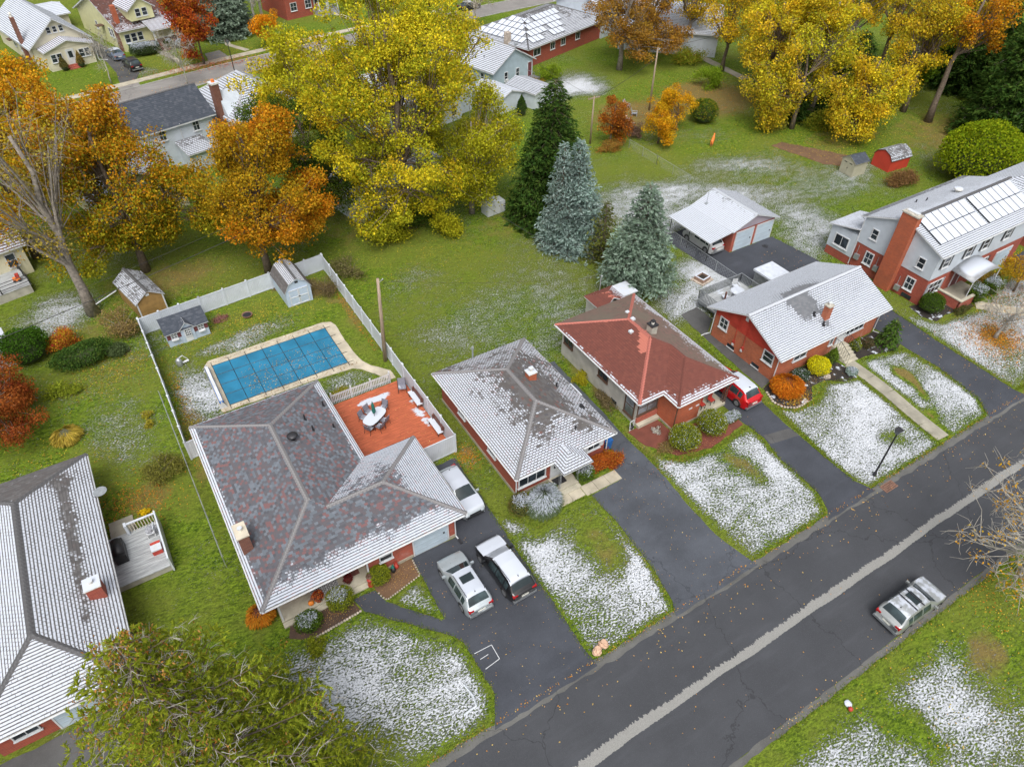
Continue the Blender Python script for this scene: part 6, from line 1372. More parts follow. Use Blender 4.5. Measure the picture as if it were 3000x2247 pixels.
mb = MB(); mb.prism([(1.05*math.copysign(abs(math.cos(t))**.6, math.cos(t)), .56*math.copysign(abs(math.sin(t))**.6, math.sin(t))) for t in np.linspace(0, 6.283, 29)[:-1]], .70, .735); part(tb, 'table_top', mb, 'snow_table')
for x, y in ((-.75,-.35),(.75,-.35),(.75,.35),(-.75,.35)): mb = MB(); mb.tube([(x*.9,y*.9,.70),(x,y,0)], .025, 6); part(tb, 'leg', mb, 'dark_metal')
um = thing('parasol', 'folded green parasol standing through the patio table', 'parasol', (11.3,37.7,.3)); mb = MB(); mb.tube([(0,0,.02),(0,0,2.3)], .022, 6); part(um, 'pole', mb, 'dark_metal'); mb = MB(); mb.lathe(0,0,[(.05,1.05),(.13,1.1),(.17,1.3),(.12,1.6),(.14,1.8),(.06,2.1),(.02,2.25)],9); mb.v = [(x*random.uniform(.75,1.2),y*random.uniform(.75,1.2),zz) for x, y, zz in mb.v]; part(um, 'folded_canopy', mb, 'green_cloth'); mb = MB(); mb.lathe(0,0,[(.25,0),(.25,.05),(.05,.1)],12); part(um, 'base', mb, 'dark_metal')
def chair_proto(name, label, cat='chair'):
    t = thing(name, label, cat, (0,0,0), 0, 'mesh chairs round the patio table')
    mb = MB(); mb.box(-.25,.25,-.24,.24,.42,.45); part(t, 'seat', mb, 'mesh_fabric'); mb = MB(); mb.obox((0,-.24,.45), np.array([1,0,0]), np.array([0,-.22,.97]), np.array([0,-.97,-.22]), (-.25,.25), (0,.55), (0,.03)); part(t, 'backrest', mb, 'mesh_fabric')
    for x in (-.27,.27):
        mb = MB(); mb.tube([(x,.27,0),(x,.25,.62),(x,-.2,.64),(x,-.3,.5)], .018, 5); part(t, 'arm', mb, 'dark_metal'); mb = MB(); mb.tube([(x,-.34,0),(x,-.22,.45),(x,-.37,1.0)], .018, 5); part(t, 'back_leg', mb, 'dark_metal')
    return t
ch0 = chair_proto('patio_chair', '')
spots = [((10.62,38.25),210,'grey mesh patio chair on the table side nearest the house roof'),((11.2,38.6),205,'grey mesh patio chair beside the folded parasol on the far side of the table'),((12.35,38.5),125,'grey mesh patio chair at the table end towards the benches'),((10.55,37.0),300,'grey mesh patio chair at the table end nearest the house front'),((11.3,36.8),30,'grey mesh patio chair on the near side of the table, left of the pair'),((11.85,37.2),30,'grey mesh patio chair on the near side of the table, right of the pair')]
for i, ((x, y), a, lb) in enumerate(spots):
    o = ch0 if i == 0 else copy_tree(ch0); o.location = (x, y, .3); o.rotation_euler = (0,0,R(a)); o['label'] = lb
lc = copy_tree(ch0); lc.location = (14.6,39.85,.3); lc.rotation_euler = (0,0,R(160)); lc.scale = (1.2,1.2,1.05); lc['label'] = 'larger mesh lounge chair by the fence with snow on its seat'
def bench(label, y0):
    t = thing('garden_bench', label, 'bench', (14.95,y0,.3), 0, 'brown benches along the deck fence')
    mb = MB(); mb.box(-.22,.22,-.9,.9,.40,.45); part(t, 'seat', mb, 'snow_table')
    for k in range(3): mb = MB(); mb.box(.24+.02*k,.28+.02*k,-.9,.9,.5+.13*k,.6+.13*k); part(t, 'back_slat', mb, 'bench_wood')
    for y in (-.75,.75): mb = MB(); mb.box(-.2,-.12,y-.04,y+.04,0,.4); mb.box(.12,.24,y-.04,y+.04,0,.9); mb.box(-.12,.12,y-.03,y+.03,.3,.398); part(t, 'leg', mb, 'bench_wood')
bench('brown bench with snow-white seat, nearer the lounge chair', 38.2); bench('brown bench with snow-white seat, nearer the deck corner', 34.65)
# fire pit, stump, lawn bits
fp_ = thing('fire_pit', 'round dark iron fire pit on the grass behind the pool', 'fire pit', (6.8,56.4,0)); mb = MB(); mb.lathe(0,0,[(.25,0),(.42,.12),(.48,.26),(.42,.26),(.3,.12)],16); part(fp_, 'bowl', mb, 'rust_iron'); mb = MB(); mb.lathe(0,0,[(.4,.2),(.38,.22)],14); part(fp_, 'ash', mb, 'dark_metal')
pe = thing('pool_pump', 'grey pool pump and filter tank beside the left fence', 'pump', (.0,52.6,0)); mb = MB(); mb.lathe(0,0,[(.2,0),(.24,.1),(.24,.6),(.15,.75),(.05,.8)],14); part(pe, 'tank', mb, 'galv', True); mb = MB(); mb.tube([(.25,.1,.15),(.75,.2,.15)], .1, 8); mb.tube([(0,0,.75),(.4,.2,.8),(.7,.2,.3)], .04, 6); part(pe, 'pipework', mb, 'white_paint')

# deck beside house A with grill
da = thing('wooden_deck', 'pale grey side deck with white lattice rail beside the left house', 'deck', (-6.3,34.7,0))
for i in range(24): mb = MB(); mb.box(-8.2,-4.95,32.55+.17*i,32.55+.17*i+.16,.5,.54); wpart(da, 'board', mb, 'deck_grey')
mb = MB(); mb.box(-8.2,-4.98,32.6,36.55,0,.49); wpart(da, 'skirt', mb, 'concrete_wall')
mb = MB(); mb.box(-4.97,-4.87,32.4,36.7,.1,1.5); wpart(da, 'screen_panel', mb, 'vinyl')
for i in range(9): mb = MB(); mb.box(-6.6+.18*i,-6.55+.18*i,36.5,36.56,.55,1.35); wpart(da, 'baluster', mb, 'cream_paint')
mb = MB(); mb.box(-6.7,-4.97,36.47,36.6,1.36,1.44); wpart(da, 'rail', mb, 'vinyl'); mb = MB(); mb.box(-6.85,-6.7,36.3,36.65,.54,1.5); wpart(da, 'post', mb, 'vinyl')
for k in range(3): mb = MB(); mb.box(-7.9,-6.4,36.6+.6*k,37.18+.6*k,0,.42-.14*k); wpart(da, 'step', mb, 'walk')
gr = thing('barbecue', 'black covered barbecue grill on the grey side deck', 'grill', (-7.5,35.0,.54)); mb = MB(); mb.box(-.35,.35,-.75,.75,.0,.75); part(gr, 'cover', mb, 'black_plastic'); mb = MB(); mb.tube([(-.0,-.6,.72),(0,.6,.72)], .33, 12); part(gr, 'hood', mb, 'black_plastic', True)
dc = thing('patio_chair', 'white plastic chair heaped with snow and bags on the side deck', 'chair', (-5.5,35.6,.54), R(80)); mb = MB(); mb.box(-.28,.28,-.25,.25,.38,.44); part(dc, 'seat', mb, 'white_plastic'); mb = MB(); mb.box(-.28,.28,-.3,-.25,.44,.9); part(dc, 'backrest', mb, 'white_plastic')
for x, y in ((-.25,-.25),(.25,-.25),(.25,.22),(-.25,.22)): mb = MB(); mb.box(x-.025,x+.025,y-.025,y+.025,0,.38); part(dc, 'leg', mb, 'white_plastic')
mb = MB(); mb.sphere((0,0,.58), .26, 9, 6, .5); part(dc, 'bundle', mb, 'slate_light')
cb = thing('storage_crate', 'small red and white crate on the grey side deck', 'crate', (-5.45,34.2,.54)); mb = MB(); mb.box(-.3,.3,-.4,.4,0,.4); part(cb, 'box', mb, 'red_paint'); mb = MB(); mb.box(-.32,.32,-.42,.1,.4,.5); part(cb, 'lid', mb, 'white_plastic')
# deck behind house E
de = thing('wooden_deck', 'snow-covered raised deck with grey picket railing behind the brick ranch', 'deck', (46,34.9,0))
for i in range(20): mb = MB(); mb.box(43.2,48.6,33.25+.16*i,33.25+.16*i+.15,.93,.97); wpart(de, 'board', mb, 'deck_grey').data.attributes.new('snow','FLOAT','POINT').data.foreach_set('value', [.45]*8)
mb = MB(); mb.box(43.25,48.5,33.3,36.4,.6,.92); wpart(de, 'joist_frame', mb, 'grey_metal')
for x, y in ((43.3,33.4),(43.3,36.35),(46,36.35),(48.5,36.35)): mb = MB(); mb.box(x-.06,x+.06,y-.06,y+.06,0,.6); wpart(de, 'pier', mb, 'grey_metal')
for p, q_ in (((43.25,36.4),(48.55,36.4)),((43.25,33.3),(43.25,36.4)),((48.55,33.3),(48.55,36.4))):
    p, q_ = np.array(p), np.array(q_); L = np.linalg.norm(q_-p); m = int(L/.17)
    mb = MB(); mb.tube([(*p,1.92),(*q_,1.92)], .045, 4); wpart(de, 'rail', mb, 'grey_metal'); mb = MB(); mb.tube([(*p,1.08),(*q_,1.08)], .03, 4); wpart(de, 'rail', mb, 'grey_metal')
    for k in range(m+1): c = p+(q_-p)*k/m; mb = MB(); mb.box(c[0]-.025,c[0]+.025,c[1]-.025,c[1]+.025,.97,1.9); wpart(de, 'baluster', mb, 'grey_metal')
ot = thing('patio_table', 'round white table under snow on the raised deck', 'table', (46.4,34.7,.97)); mb = MB(); mb.lathe(0,0,[(.62,.68),(.66,.7),(.66,.76),(.5,.8)],20); part(ot, 'table_top', mb, 'snow'); mb = MB(); mb.lathe(0,0,[(.3,0),(.06,.1),(.06,.68)],10); part(ot, 'pedestal', mb, 'white_paint')
def white_chair(label, x, y, a):
    t = thing('patio_chair', label, 'chair', (x,y,.97), R(a), 'white chairs on the raised deck'); mb = MB(); mb.box(-.27,.27,-.25,.3,.36,.42); part(t, 'seat', mb, 'snow')
    for k in range(4): mb = MB(); mb.box(-.25+.13*k,-.15+.13*k,-.32,-.28,.42,1.0); part(t, 'back_slat', mb, 'white_plastic')
    for xx in (-.3,.3): mb = MB(); mb.box(xx-.03,xx+.03,-.3,.3,.58,.63); mb.box(xx-.03,xx+.03,.24,.3,0,.58); mb.box(xx-.03,xx+.03,-.3,-.24,0,.58); part(t, 'arm', mb, 'white_plastic')
white_chair('white slatted chair at the far corner of the raised deck', 47.2,35.7,160); white_chair('white lounge chair between round table and chiminea', 45.2,34.9,70)
cm = thing('chiminea', 'dark brown iron chiminea with upright pipe on the snowy deck', 'chiminea', (44.2,34.2,.97)); mb = MB(); mb.lathe(0,0,[(.2,.1),(.34,.2),(.36,.4),(.25,.6),(.1,.7)],12); part(cm, 'body', mb, 'bench_wood', True); mb = MB(); mb.tube([(0,0,.65),(0,0,1.7)], .085, 8); part(cm, 'pipe', mb, 'bench_wood')
for a_ in (0,2.1,4.2): mb = MB(); mb.tube([(.2*math.cos(a_),.2*math.sin(a_),.15),(.28*math.cos(a_),.28*math.sin(a_),0)], .03, 5); part(cm, 'leg', mb, 'bench_wood')
ht = thing('hot_tub', 'snow-covered white hot tub behind the brick ranch roof', 'hot tub', (51.3,35.2,0)); mb = MB(); mb.box(-1.1,1.1,-1.0,1.0,0,1.75); part(ht, 'cabinet', mb, 'grey_metal'); mb = MB(); mb.box(-1.25,1.25,-1.15,1.15,1.75,1.95); part(ht, 'cover', mb, 'snow')
wl_ = thing('stone_planter', 'square stone planter with snowy rim on the snowy lawn', 'planter', (46.7,39.4,0), R(10)); mb = MB(); mb.box(-.85,.85,-.75,.75,0,.12); part(wl_, 'plinth', mb, 'stone'); mb = MB(); [mb.box(*b) for b in ((-.6,.6,-.55,-.4,.12,.5),(-.6,.6,.4,.55,.12,.5),(-.6,-.45,-.4,.4,.12,.5),(.45,.6,-.4,.4,.12,.5))]; part(wl_, 'rim', mb, 'snow_wood'); mb = MB(); mb.box(-.45,.45,-.4,.4,.12,.28); part(wl_, 'soil', mb, 'mulch_dark')

# ------------------------------------------------------------------ poles, lamps, cables
def pole(label, x, y, h, r=.15, arm=False, lean=(0,0)):
    t = thing('utility_pole', label, 'pole', (x,y,0), 0, 'utility poles'); mb = MB(); mb.tube([(0,0,-.1),(lean[0]*.5,lean[1]*.5,h/2),(lean[0],lean[1],h)], [r*1.2,r,r*.8], 10); part(t, 'shaft', mb, 'pole_wood', True)
    if arm: mb = MB(); mb.box(-.9,.9,-.05,.05,h-.35,h-.2); part(t, 'crossarm', mb, 'pole_wood'); 
    mb = MB(); mb.tube([(.12+lean[0],0,h-.35),(.35+lean[0],.0,h-.2)], .03, 5); mb.sphere((.38+lean[0],0,h-.18), .07, 8, 6); part(t, 'insulator', mb, 'galv')
    return t
pole('tall wooden utility pole standing inside the pool yard fence', 15.05,44.3,8.3,.15,lean=(.35,.0)); pole('wooden pole in the back garden between orange trees', 69.2,74.6,8.4,.12); pole('wooden pole with crossarm beside the small orange tree', 55.5,70.0,6.2,.11,True)
def lamp(label, x, y, h):
    t = thing('street_lamp', label, 'street lamp', (x,y,0), 0, 'street lamps'); mb = MB(); mb.lathe(0,0,[(.13,0),(.13,.25),(.07,.4),(.055,h-.45),(.08,h-.4)],10); part(t, 'post', mb, 'dark_metal', True)
    mb = MB(); mb.add([(-.12,-.12,h-.4),(.12,-.12,h-.4),(.12,.12,h-.4),(-.12,.12,h-.4),(-.2,-.2,h-.02),(.2,-.2,h-.02),(.2,.2,h-.02),(-.2,.2,h-.02)], [(3,2,1,0),(0,1,5,4),(1,2,6,5),(2,3,7,6),(3,0,4,7),(4,5,6,7)]); part(t, 'lantern', mb, 'glass_pale'); mb = MB(); mb.add([(-.24,-.24,h),(.24,-.24,h),(.24,.24,h),(-.24,.24,h),(0,0,h+.24)], [(3,2,1,0),(0,1,4),(1,2,4),(2,3,4),(3,0,4)]); part(t, 'lantern_roof', mb, 'dark_metal'); return t
lamp('black street lamp post on the snowy lawn by the storm drain', 40.4,14.3,4.85); lamp('black street lamp beside the back street', 22.6,116.1,5.2)
def cable(label, pts, r=.018, sag=.4, name='overhead_cable'):
    a, b = np.array(pts[0]), np.array(pts[1]); mb = MB(); mb.tube([a+(b-a)*t-np.array([0,0,sag*4*t*(1-t)]) for t in np.linspace(0,1,14)], r, 4); o = tag(link(name, mb.mesh(name, 'black_plastic')), label, 'cable', 'overhead cables'); return o
cable('long dark overhead cable crossing above the tan shed to the maple', [(-22.0,50.5,7.0),(15.3,61.5,6.5)], .03); cable('thin upper overhead cable parallel above the tan shed', [(-22.0,51.6,7.6),(15.3,62.4,7.2)], .015)
cable('service cable from the red-roofed house mast towards the yellow tree', [(34.72,40.5,3.95),(25.4,73,8.5)], .022); cable('cable from the pool-yard pole towards the grassy lot', [(15.4,44.3,8.1),(34.7,40.5,3.95)], .012)
cable('cable between the two back garden poles', [(55.5,70.0,5.9),(69.2,74.6,7.2)], .03); cable('cable from the tall garden pole over the lawn to the right', [(69.2,74.6,8.2),(100,76,9)], .025); cable('service cable dropping to the blue cottage', [(55.5,70,6),(57.6,92,5.6)], .015)
# white pipe across the maple yard
wp = tag(link('drain_pipe', MB().tube([(-4.5,62.5,1.8),(-2.6,63.6,1.9)], .05, 5).mesh('drain_pipe', 'white_paint')), 'short white pipe propped beside the tan shed', 'pipe')

# storm drain
sd = thing('storm_drain', 'rusty iron storm drain grate at the kerb below the street lamp', 'drain', (40.4,13.05,.015))
mb = MB(); [mb.box(*b) for b in ((-.62,.62,-.32,-.26,0,.05),(-.62,.62,.26,.32,0,.05),(-.62,-.56,-.26,.26,0,.05),(.56,.62,-.26,.26,0,.05))]; part(sd, 'frame', mb, 'rust_iron')
for k in range(9): mb = MB(); mb.box(-.52+.125*k,-.47+.125*k,-.26,.26,.005,.045); part(sd, 'bar', mb, 'rust_iron')
for k in range(3): mb = MB(); mb.box(-.56,.56,-.16+.14*k,-.11+.14*k,.006,.04); part(sd, 'cross_bar', mb, 'rust_iron')
mb = MB(); mb.box(-.56,.56,-.26,.26,-.012,.002); part(sd, 'pit', mb, 'black_plastic')
mh = thing('manhole_cover', 'dark drain cover with wet leaves on the asphalt by the garage', 'drain', (56.7,40.6,.02)); mb = MB(); mb.lathe(0,0,[(.33,0),(.33,.012),(.27,.016)],16); part(mh, 'lid', mb, 'dark_metal')

# ------------------------------------------------------------------ porch ornaments and small things
def pot(label, x, y, z, mat, leafcol, r=.28, seed=1):
    t = shrub('potted_flowers', label, (x,y), r, r, r*1.5, leafcol, [1]*len(leafcol), 500, .07, seed, cat='flowers', z0=z+.18, core_col='shrub_core_red'); mb = MB(); mb.lathe(0,0,[(r*.5,-.18),(r*.62,.02),(r*.6,.04)],12); part(t, 'pot', mb, mat); return t
pot('orange chrysanthemums in a pot at the porch edge beside the rug', 2.2,25.55,.24,'brown_paint',[(.6,.12,.03),(.62,.25,.05),(.5,.06,.03)], .4, 3); pot('dark red chrysanthemums in a pot on the porch', 4.25,25.75,.24,'brown_paint',[(.14,.02,.025),(.2,.03,.03)], .33, 4)
pm = thing('pumpkin', 'pale orange pumpkin on the porch next to the orange chrysanthemums', 'pumpkin', (1.72,25.5,.24)); mb = MB(); mb.sphere((0,0,.17), .19, 14, 8, .06, (1,1,.85)); part(pm, 'rind', mb, 'pumpkin', True); mb = MB(); mb.tube([(0,0,.32),(.03,0,.4)], .025, 5); part(pm, 'stalk', mb, 'pole_wood')
sc = thing('scarecrow', 'small red and orange scarecrow decoration by the porch corner bush', 'ornament', (5.38,24.95,0)); mb = MB(); mb.tube([(0,0,0),(0,0,1.0)], .03, 5); part(sc, 'stake', mb, 'pole_wood'); mb = MB(); mb.lathe(0,0,[(.2,.1),(.17,.45),(.2,.75),(.08,.85)],9); part(sc, 'shirt', mb, 'red_paint'); mb = MB(); mb.sphere((0,0,.98), .13, 9, 7); part(sc, 'head', mb, 'pumpkin'); mb = MB(); mb.lathe(0,0,[(.22,1.06),(.1,1.1),(.08,1.25)],9); part(sc, 'hat', mb, 'brown_paint')
for lb, x, y, c1, c2 in (('dark garden gnome figure against the brick wall by the garage',7.02,25.15,'black_plastic','green_cloth'),('red garden gnome figure against the brick wall by the garage',7.3,25.3,'red_paint','red_paint')):
    t = thing('garden_gnome', lb, 'ornament', (x,y,.03)); mb = MB(); mb.lathe(0,0,[(.15,0),(.17,.2),(.1,.38)],10); part(t, 'body', mb, c1, True); mb = MB(); mb.sphere((0,0,.44), .09, 8, 6); part(t, 'head', mb, 'cream_paint'); mb = MB(); mb.lathe(0,0,[(.12,.47),(.06,.62),(.01,.8)],9); part(t, 'hat', mb, c2)
for lb, x, y, a_ in (('crumpled pink-beige yard-waste bag at the lawn corner, the one nearer the driveway',14.95,13.95,20),('crumpled pink-beige yard-waste bag at the lawn corner, the one farther from the driveway',15.5,14.1,-30)):
    t = thing('yard_waste_bag', lb, 'bag', (x,y,0), R(a_), 'yard-waste bags'); mb = MB(); mb.sphere((0,0,.22), .32, 10, 7, .35, (1.0,.75,.8)); mb.v = [(p[0],p[1],max(.01,p[2])) for p in mb.v]; part(t, 'bag', mb, 'kraft_bag'); mb = MB(); mb.lathe(0,0,[(.12,.4),(.06,.48),(.16,.6)],8); part(t, 'neck', mb, 'kraft_bag')
lp = thing('landscape_timber', 'white L-shaped plastic edging lying on the snowy front lawn', 'edging', (7.37,14.95,0)); mb = MB(); mb.tube([(-.02,1.4,.07),(.1,.6,.07),(0,0,.07)], .06, 4); part(lp, 'long_strip', mb, 'vinyl'); mb = MB(); mb.tube([(0,0,.07),(-.4,-.02,.07),(-.85,-.08,.07)], .06, 4); part(lp, 'short_strip', mb, 'vinyl')
rk = thing('lawn_ornament', 'small red ornament with a white stone on the lower right lawn', 'ornament', (25.0,3.95,0)); mb = MB(); mb.sphere((0,0,.14), .14, 10, 7, .1); part(rk, 'ball', mb, 'red_paint', True); mb = MB(); mb.sphere((.15,.28,.1), .22, 9, 6, .3, (1,1,.6)); part(rk, 'stone', mb, 'snow')
sg = thing('sandwich_sign', 'white A-frame stand with a dark bag at the grey wall corner', 'sign', (28.0,27.05,0), R(10))
mb = MB(); mb.tube([(-.22,0,0),(-.22,.06,.95),(.22,.06,.95),(.22,0,0),(-.22,0,.1)], .035, 5); part(sg, 'frame', mb, 'white_paint'); mb = MB(); mb.sphere((0,.05,.3), .2, 9, 7, .3); part(sg, 'bag', mb, 'black_plastic')
dr = thing('lawn_deer', 'orange deer figure standing on the far snowy lawn', 'ornament', (68.9,61.6,0), R(35))
mb = MB(); mb.tube([(-.55,0,.62),(-.45,0,.72),(0,0,.72),(.4,0,.76),(.55,0,.95),(.66,0,1.2),(.72,0,1.27)], [.06,.19,.2,.2,.13,.09,.08], 8); mb.tube([(.7,0,1.27),(.95,0,1.18)], [.09,.045], 7)
for x, y in ((-.42,.1),(-.42,-.1),(.36,.1),(.36,-.1)): mb.tube([(x,y,.65),(x-.04*np.sign(-x),y,.35),(x,y,0)], [.09,.045,.03], 6)
mb.tube([(.68,.06,1.32),(.62,.14,1.48)], [.04,.01], 4); mb.tube([(.68,-.06,1.32),(.62,-.14,1.48)], [.04,.01], 4); part(dr, 'body', mb, 'orange_paint', True)
for lb, x, y, a_ in (('grey reclining garden chair by the stepping stones, farther one',67.0,77.0,200),('grey garden chair by the stepping stones, nearer one',66.2,74.2,230)):
    t = thing('garden_chair', lb, 'chair', (x,y,0), R(a_), 'grey garden chairs'); mb = MB(); mb.box(-.3,.3,-.3,.3,.3,.36); part(t, 'seat', mb, 'slate_light'); mb = MB(); mb.obox((0,-.3,.34), np.array([1,0,0]), np.array([0,-.3,.95]), np.array([0,-.95,-.3]), (-.3,.3), (0,.75), (0,.04)); part(t, 'backrest', mb, 'slate_light')
    for xx in (-.36,.36): mb = MB(); mb.box(xx-.05,xx+.05,-.35,.4,.5,.54); mb.box(xx-.04,xx+.04,.3,.38,0,.5); mb.box(xx-.04,xx+.04,-.38,-.3,0,.5); part(t, 'arm', mb, 'slate_light')
for k in range(4): tag(link('stepping_stone', MB().prism([(64.4+.18*k+.3*math.cos(t),72.3+.75*k+.22*math.sin(t)) for t in np.linspace(0,6.283,8)[:-1]], 0, .05).mesh('stepping_stone','stone')), 'pale stepping stone leading to the grey garden chairs', 'stone', 'stepping stones')
lg = thing('stump', 'sawn pale tree stump beside the orange weeping shrub', 'stump', (42.25,23.0,.03)); mb = MB(); mb.lathe(0,0,[(.26,0),(.22,.1),(.21,.25)],12); part(lg, 'trunk', mb, 'bark'); mb = MB(); mb.lathe(0,0,[(.2,.25),(.19,.262)],12); part(lg, 'cut_face', mb, 'cream_paint')
bl_ = tag(link('boulder', MB().sphere((45.9,23.3,.1), .3, 9, 6, .3, (1.2,.9,.6)).mesh('boulder','stone')), 'flat grey boulder in the dark mulch bed beneath the yellow shrub', 'rock')
bb = thing('recycling_bin', 'blue recycling bin beside the small brick house', 'bin', (25.2,26.6,.02)); mb = MB(); mb.add([(-.25,-.25,0),(.25,-.25,0),(.25,.25,0),(-.25,.25,0),(-.31,-.31,.9),(.31,-.31,.9),(.31,.31,.9),(-.31,.31,.9)], [(3,2,1,0),(0,1,5,4),(1,2,6,5),(2,3,7,6),(3,0,4,7),(4,5,6,7)]); part(bb, 'body', mb, 'blue_plastic'); mb = MB(); mb.box(-.33,.33,-.33,.33,.9,.97); part(bb, 'lid', mb, 'blue_plastic')
for lb, x, y, m_ in (('blue wheeled bin by the yellow house driveway',10.3,137.6,'blue_plastic'),('dark green bin behind the hedge of the yellow house',11.4,136.0,'green_metal')):
    t = thing('wheeled_bin', lb, 'bin', (x,y,.02), R(13)); mb = MB(); mb.add([(-.28,-.28,0),(.28,-.28,0),(.28,.28,0),(-.28,.28,0),(-.36,-.36,1.1),(.36,-.36,1.1),(.36,.36,1.1),(-.36,.36,1.1)], [(3,2,1,0),(0,1,5,4),(1,2,6,5),(2,3,7,6),(3,0,4,7),(4,5,6,7)]); part(t, 'body', mb, m_); mb = MB(); mb.box(-.38,.38,-.4,.38,1.1,1.18); part(t, 'lid', mb, m_)
for x, lb in ((-.5,'red metal chair on the carport porch, left one'),(.5,'red metal chair on the carport porch, right one')):
    t = thing('porch_chair', lb, 'chair', (34.6+x,25.9,.26), 0, 'red porch chairs'); mb = MB(); mb.box(-.22,.22,-.2,.2,.4,.44); part(t, 'seat', mb, 'red_paint'); mb = MB(); mb.box(-.22,.22,.2,.24,.44,.9); part(t, 'backrest', mb, 'red_paint')
    for a in (-.2,.2):
        for b in (-.18,.18): mb = MB(); mb.box(a-.02,a+.02,b-.02,b+.02,0,.4); part(t, 'leg', mb, 'dark_metal')
ob = thing('brick_planter', 'low red brick planter box at the lower left corner', 'planter', (-15.1,23.2,.02)); mb = MB(); mb.box(-.5,.5,-.5,.5,0,.4); part(ob, 'brickwork', mb, 'brick_red'); mb = MB(); mb.box(-.35,.35,-.35,.35,.4,.42); part(ob, 'soil', mb, 'mulch')

# ------------------------------------------------------------------ cars
def m_paint(name, col, snow=0., metal=.35):
    m = m_plain(name, col, .32, .06, 1.5, metal, snow, coat=.6); return m
m_paint('paint_silver', (.42,.47,.50)); m_paint('paint_silver_snow', (.42,.47,.50), .80); m_paint('paint_black', (.008,.008,.009), 0, .1); m_paint('paint_black_snow', (.008,.008,.009), 1.1, .1); m_paint('paint_red', (.52,.008,.012), 0, .2); m_paint('paint_red_snow', (.52,.008,.012), 1.1, .2)
m_paint('paint_white', (.55,.56,.57), 0, .0); m_paint('paint_grey', (.30,.32,.32)); m_paint('paint_grey_snow', (.36,.38,.39), .45); m_paint('paint_blue', (.16,.20,.29)); m_paint('paint_blue_snow', (.16,.20,.29), 1.05); m_paint('paint_pale_snow', (.45,.48,.5), 1.15)
m_plain('tyre', (.018,.018,.019), .8, .3, 9); m_plain('alloy', (.45,.46,.47), .35, .15, 9, .7); m_plain('tail_light', (.35,.01,.012), .25, .2, 8); m_plain('head_light', (.55,.58,.6), .15, .2, 8); m_plain('plate', (.68,.68,.62), .5, .1, 5)
m_plain('glass_snow', (.02,.03,.033), .1, .2, 2, snow=.62)
def interp(t, pts):
    xs = [p[0] for p in pts]; return float(np.interp(t, xs, [p[1] for p in pts]))
KINDS = {   # top line, belt line and half width along the length, 0 = tail, 1 = nose
 'suv': dict(top=[(0,.86),(.012,1.02),(.05,1.06),(.13,1.52),(.20,1.63),(.42,1.68),(.58,1.62),(.735,1.10),(.80,1.06),(.93,.93),(.985,.74),(1,.55)], belt=[(0,.84),(.03,.98),(.3,.99),(.7,.98),(.8,.96),(.95,.84),(1,.55)],
             rear=(.055,.135), roof=(.14,.575), wind=(.585,.73), side=((.155,.235),(.25,.42),(.435,.60)), hood=(.735,.97), h=1.68),
 'sedan': dict(top=[(0,.75),(.012,.95),(.13,1.0),(.17,1.03),(.30,1.37),(.45,1.44),(.58,1.38),(.735,.98),(.80,.95),(.93,.82),(.985,.66),(1,.5)], belt=[(0,.74),(.03,.90),(.3,.92),(.7,.90),(.8,.88),(.95,.76),(1,.5)],
             rear=(.175,.29), roof=(.30,.565), wind=(.575,.73), side=((.27,.40),(.415,.60)), hood=(.735,.97), h=1.44)}
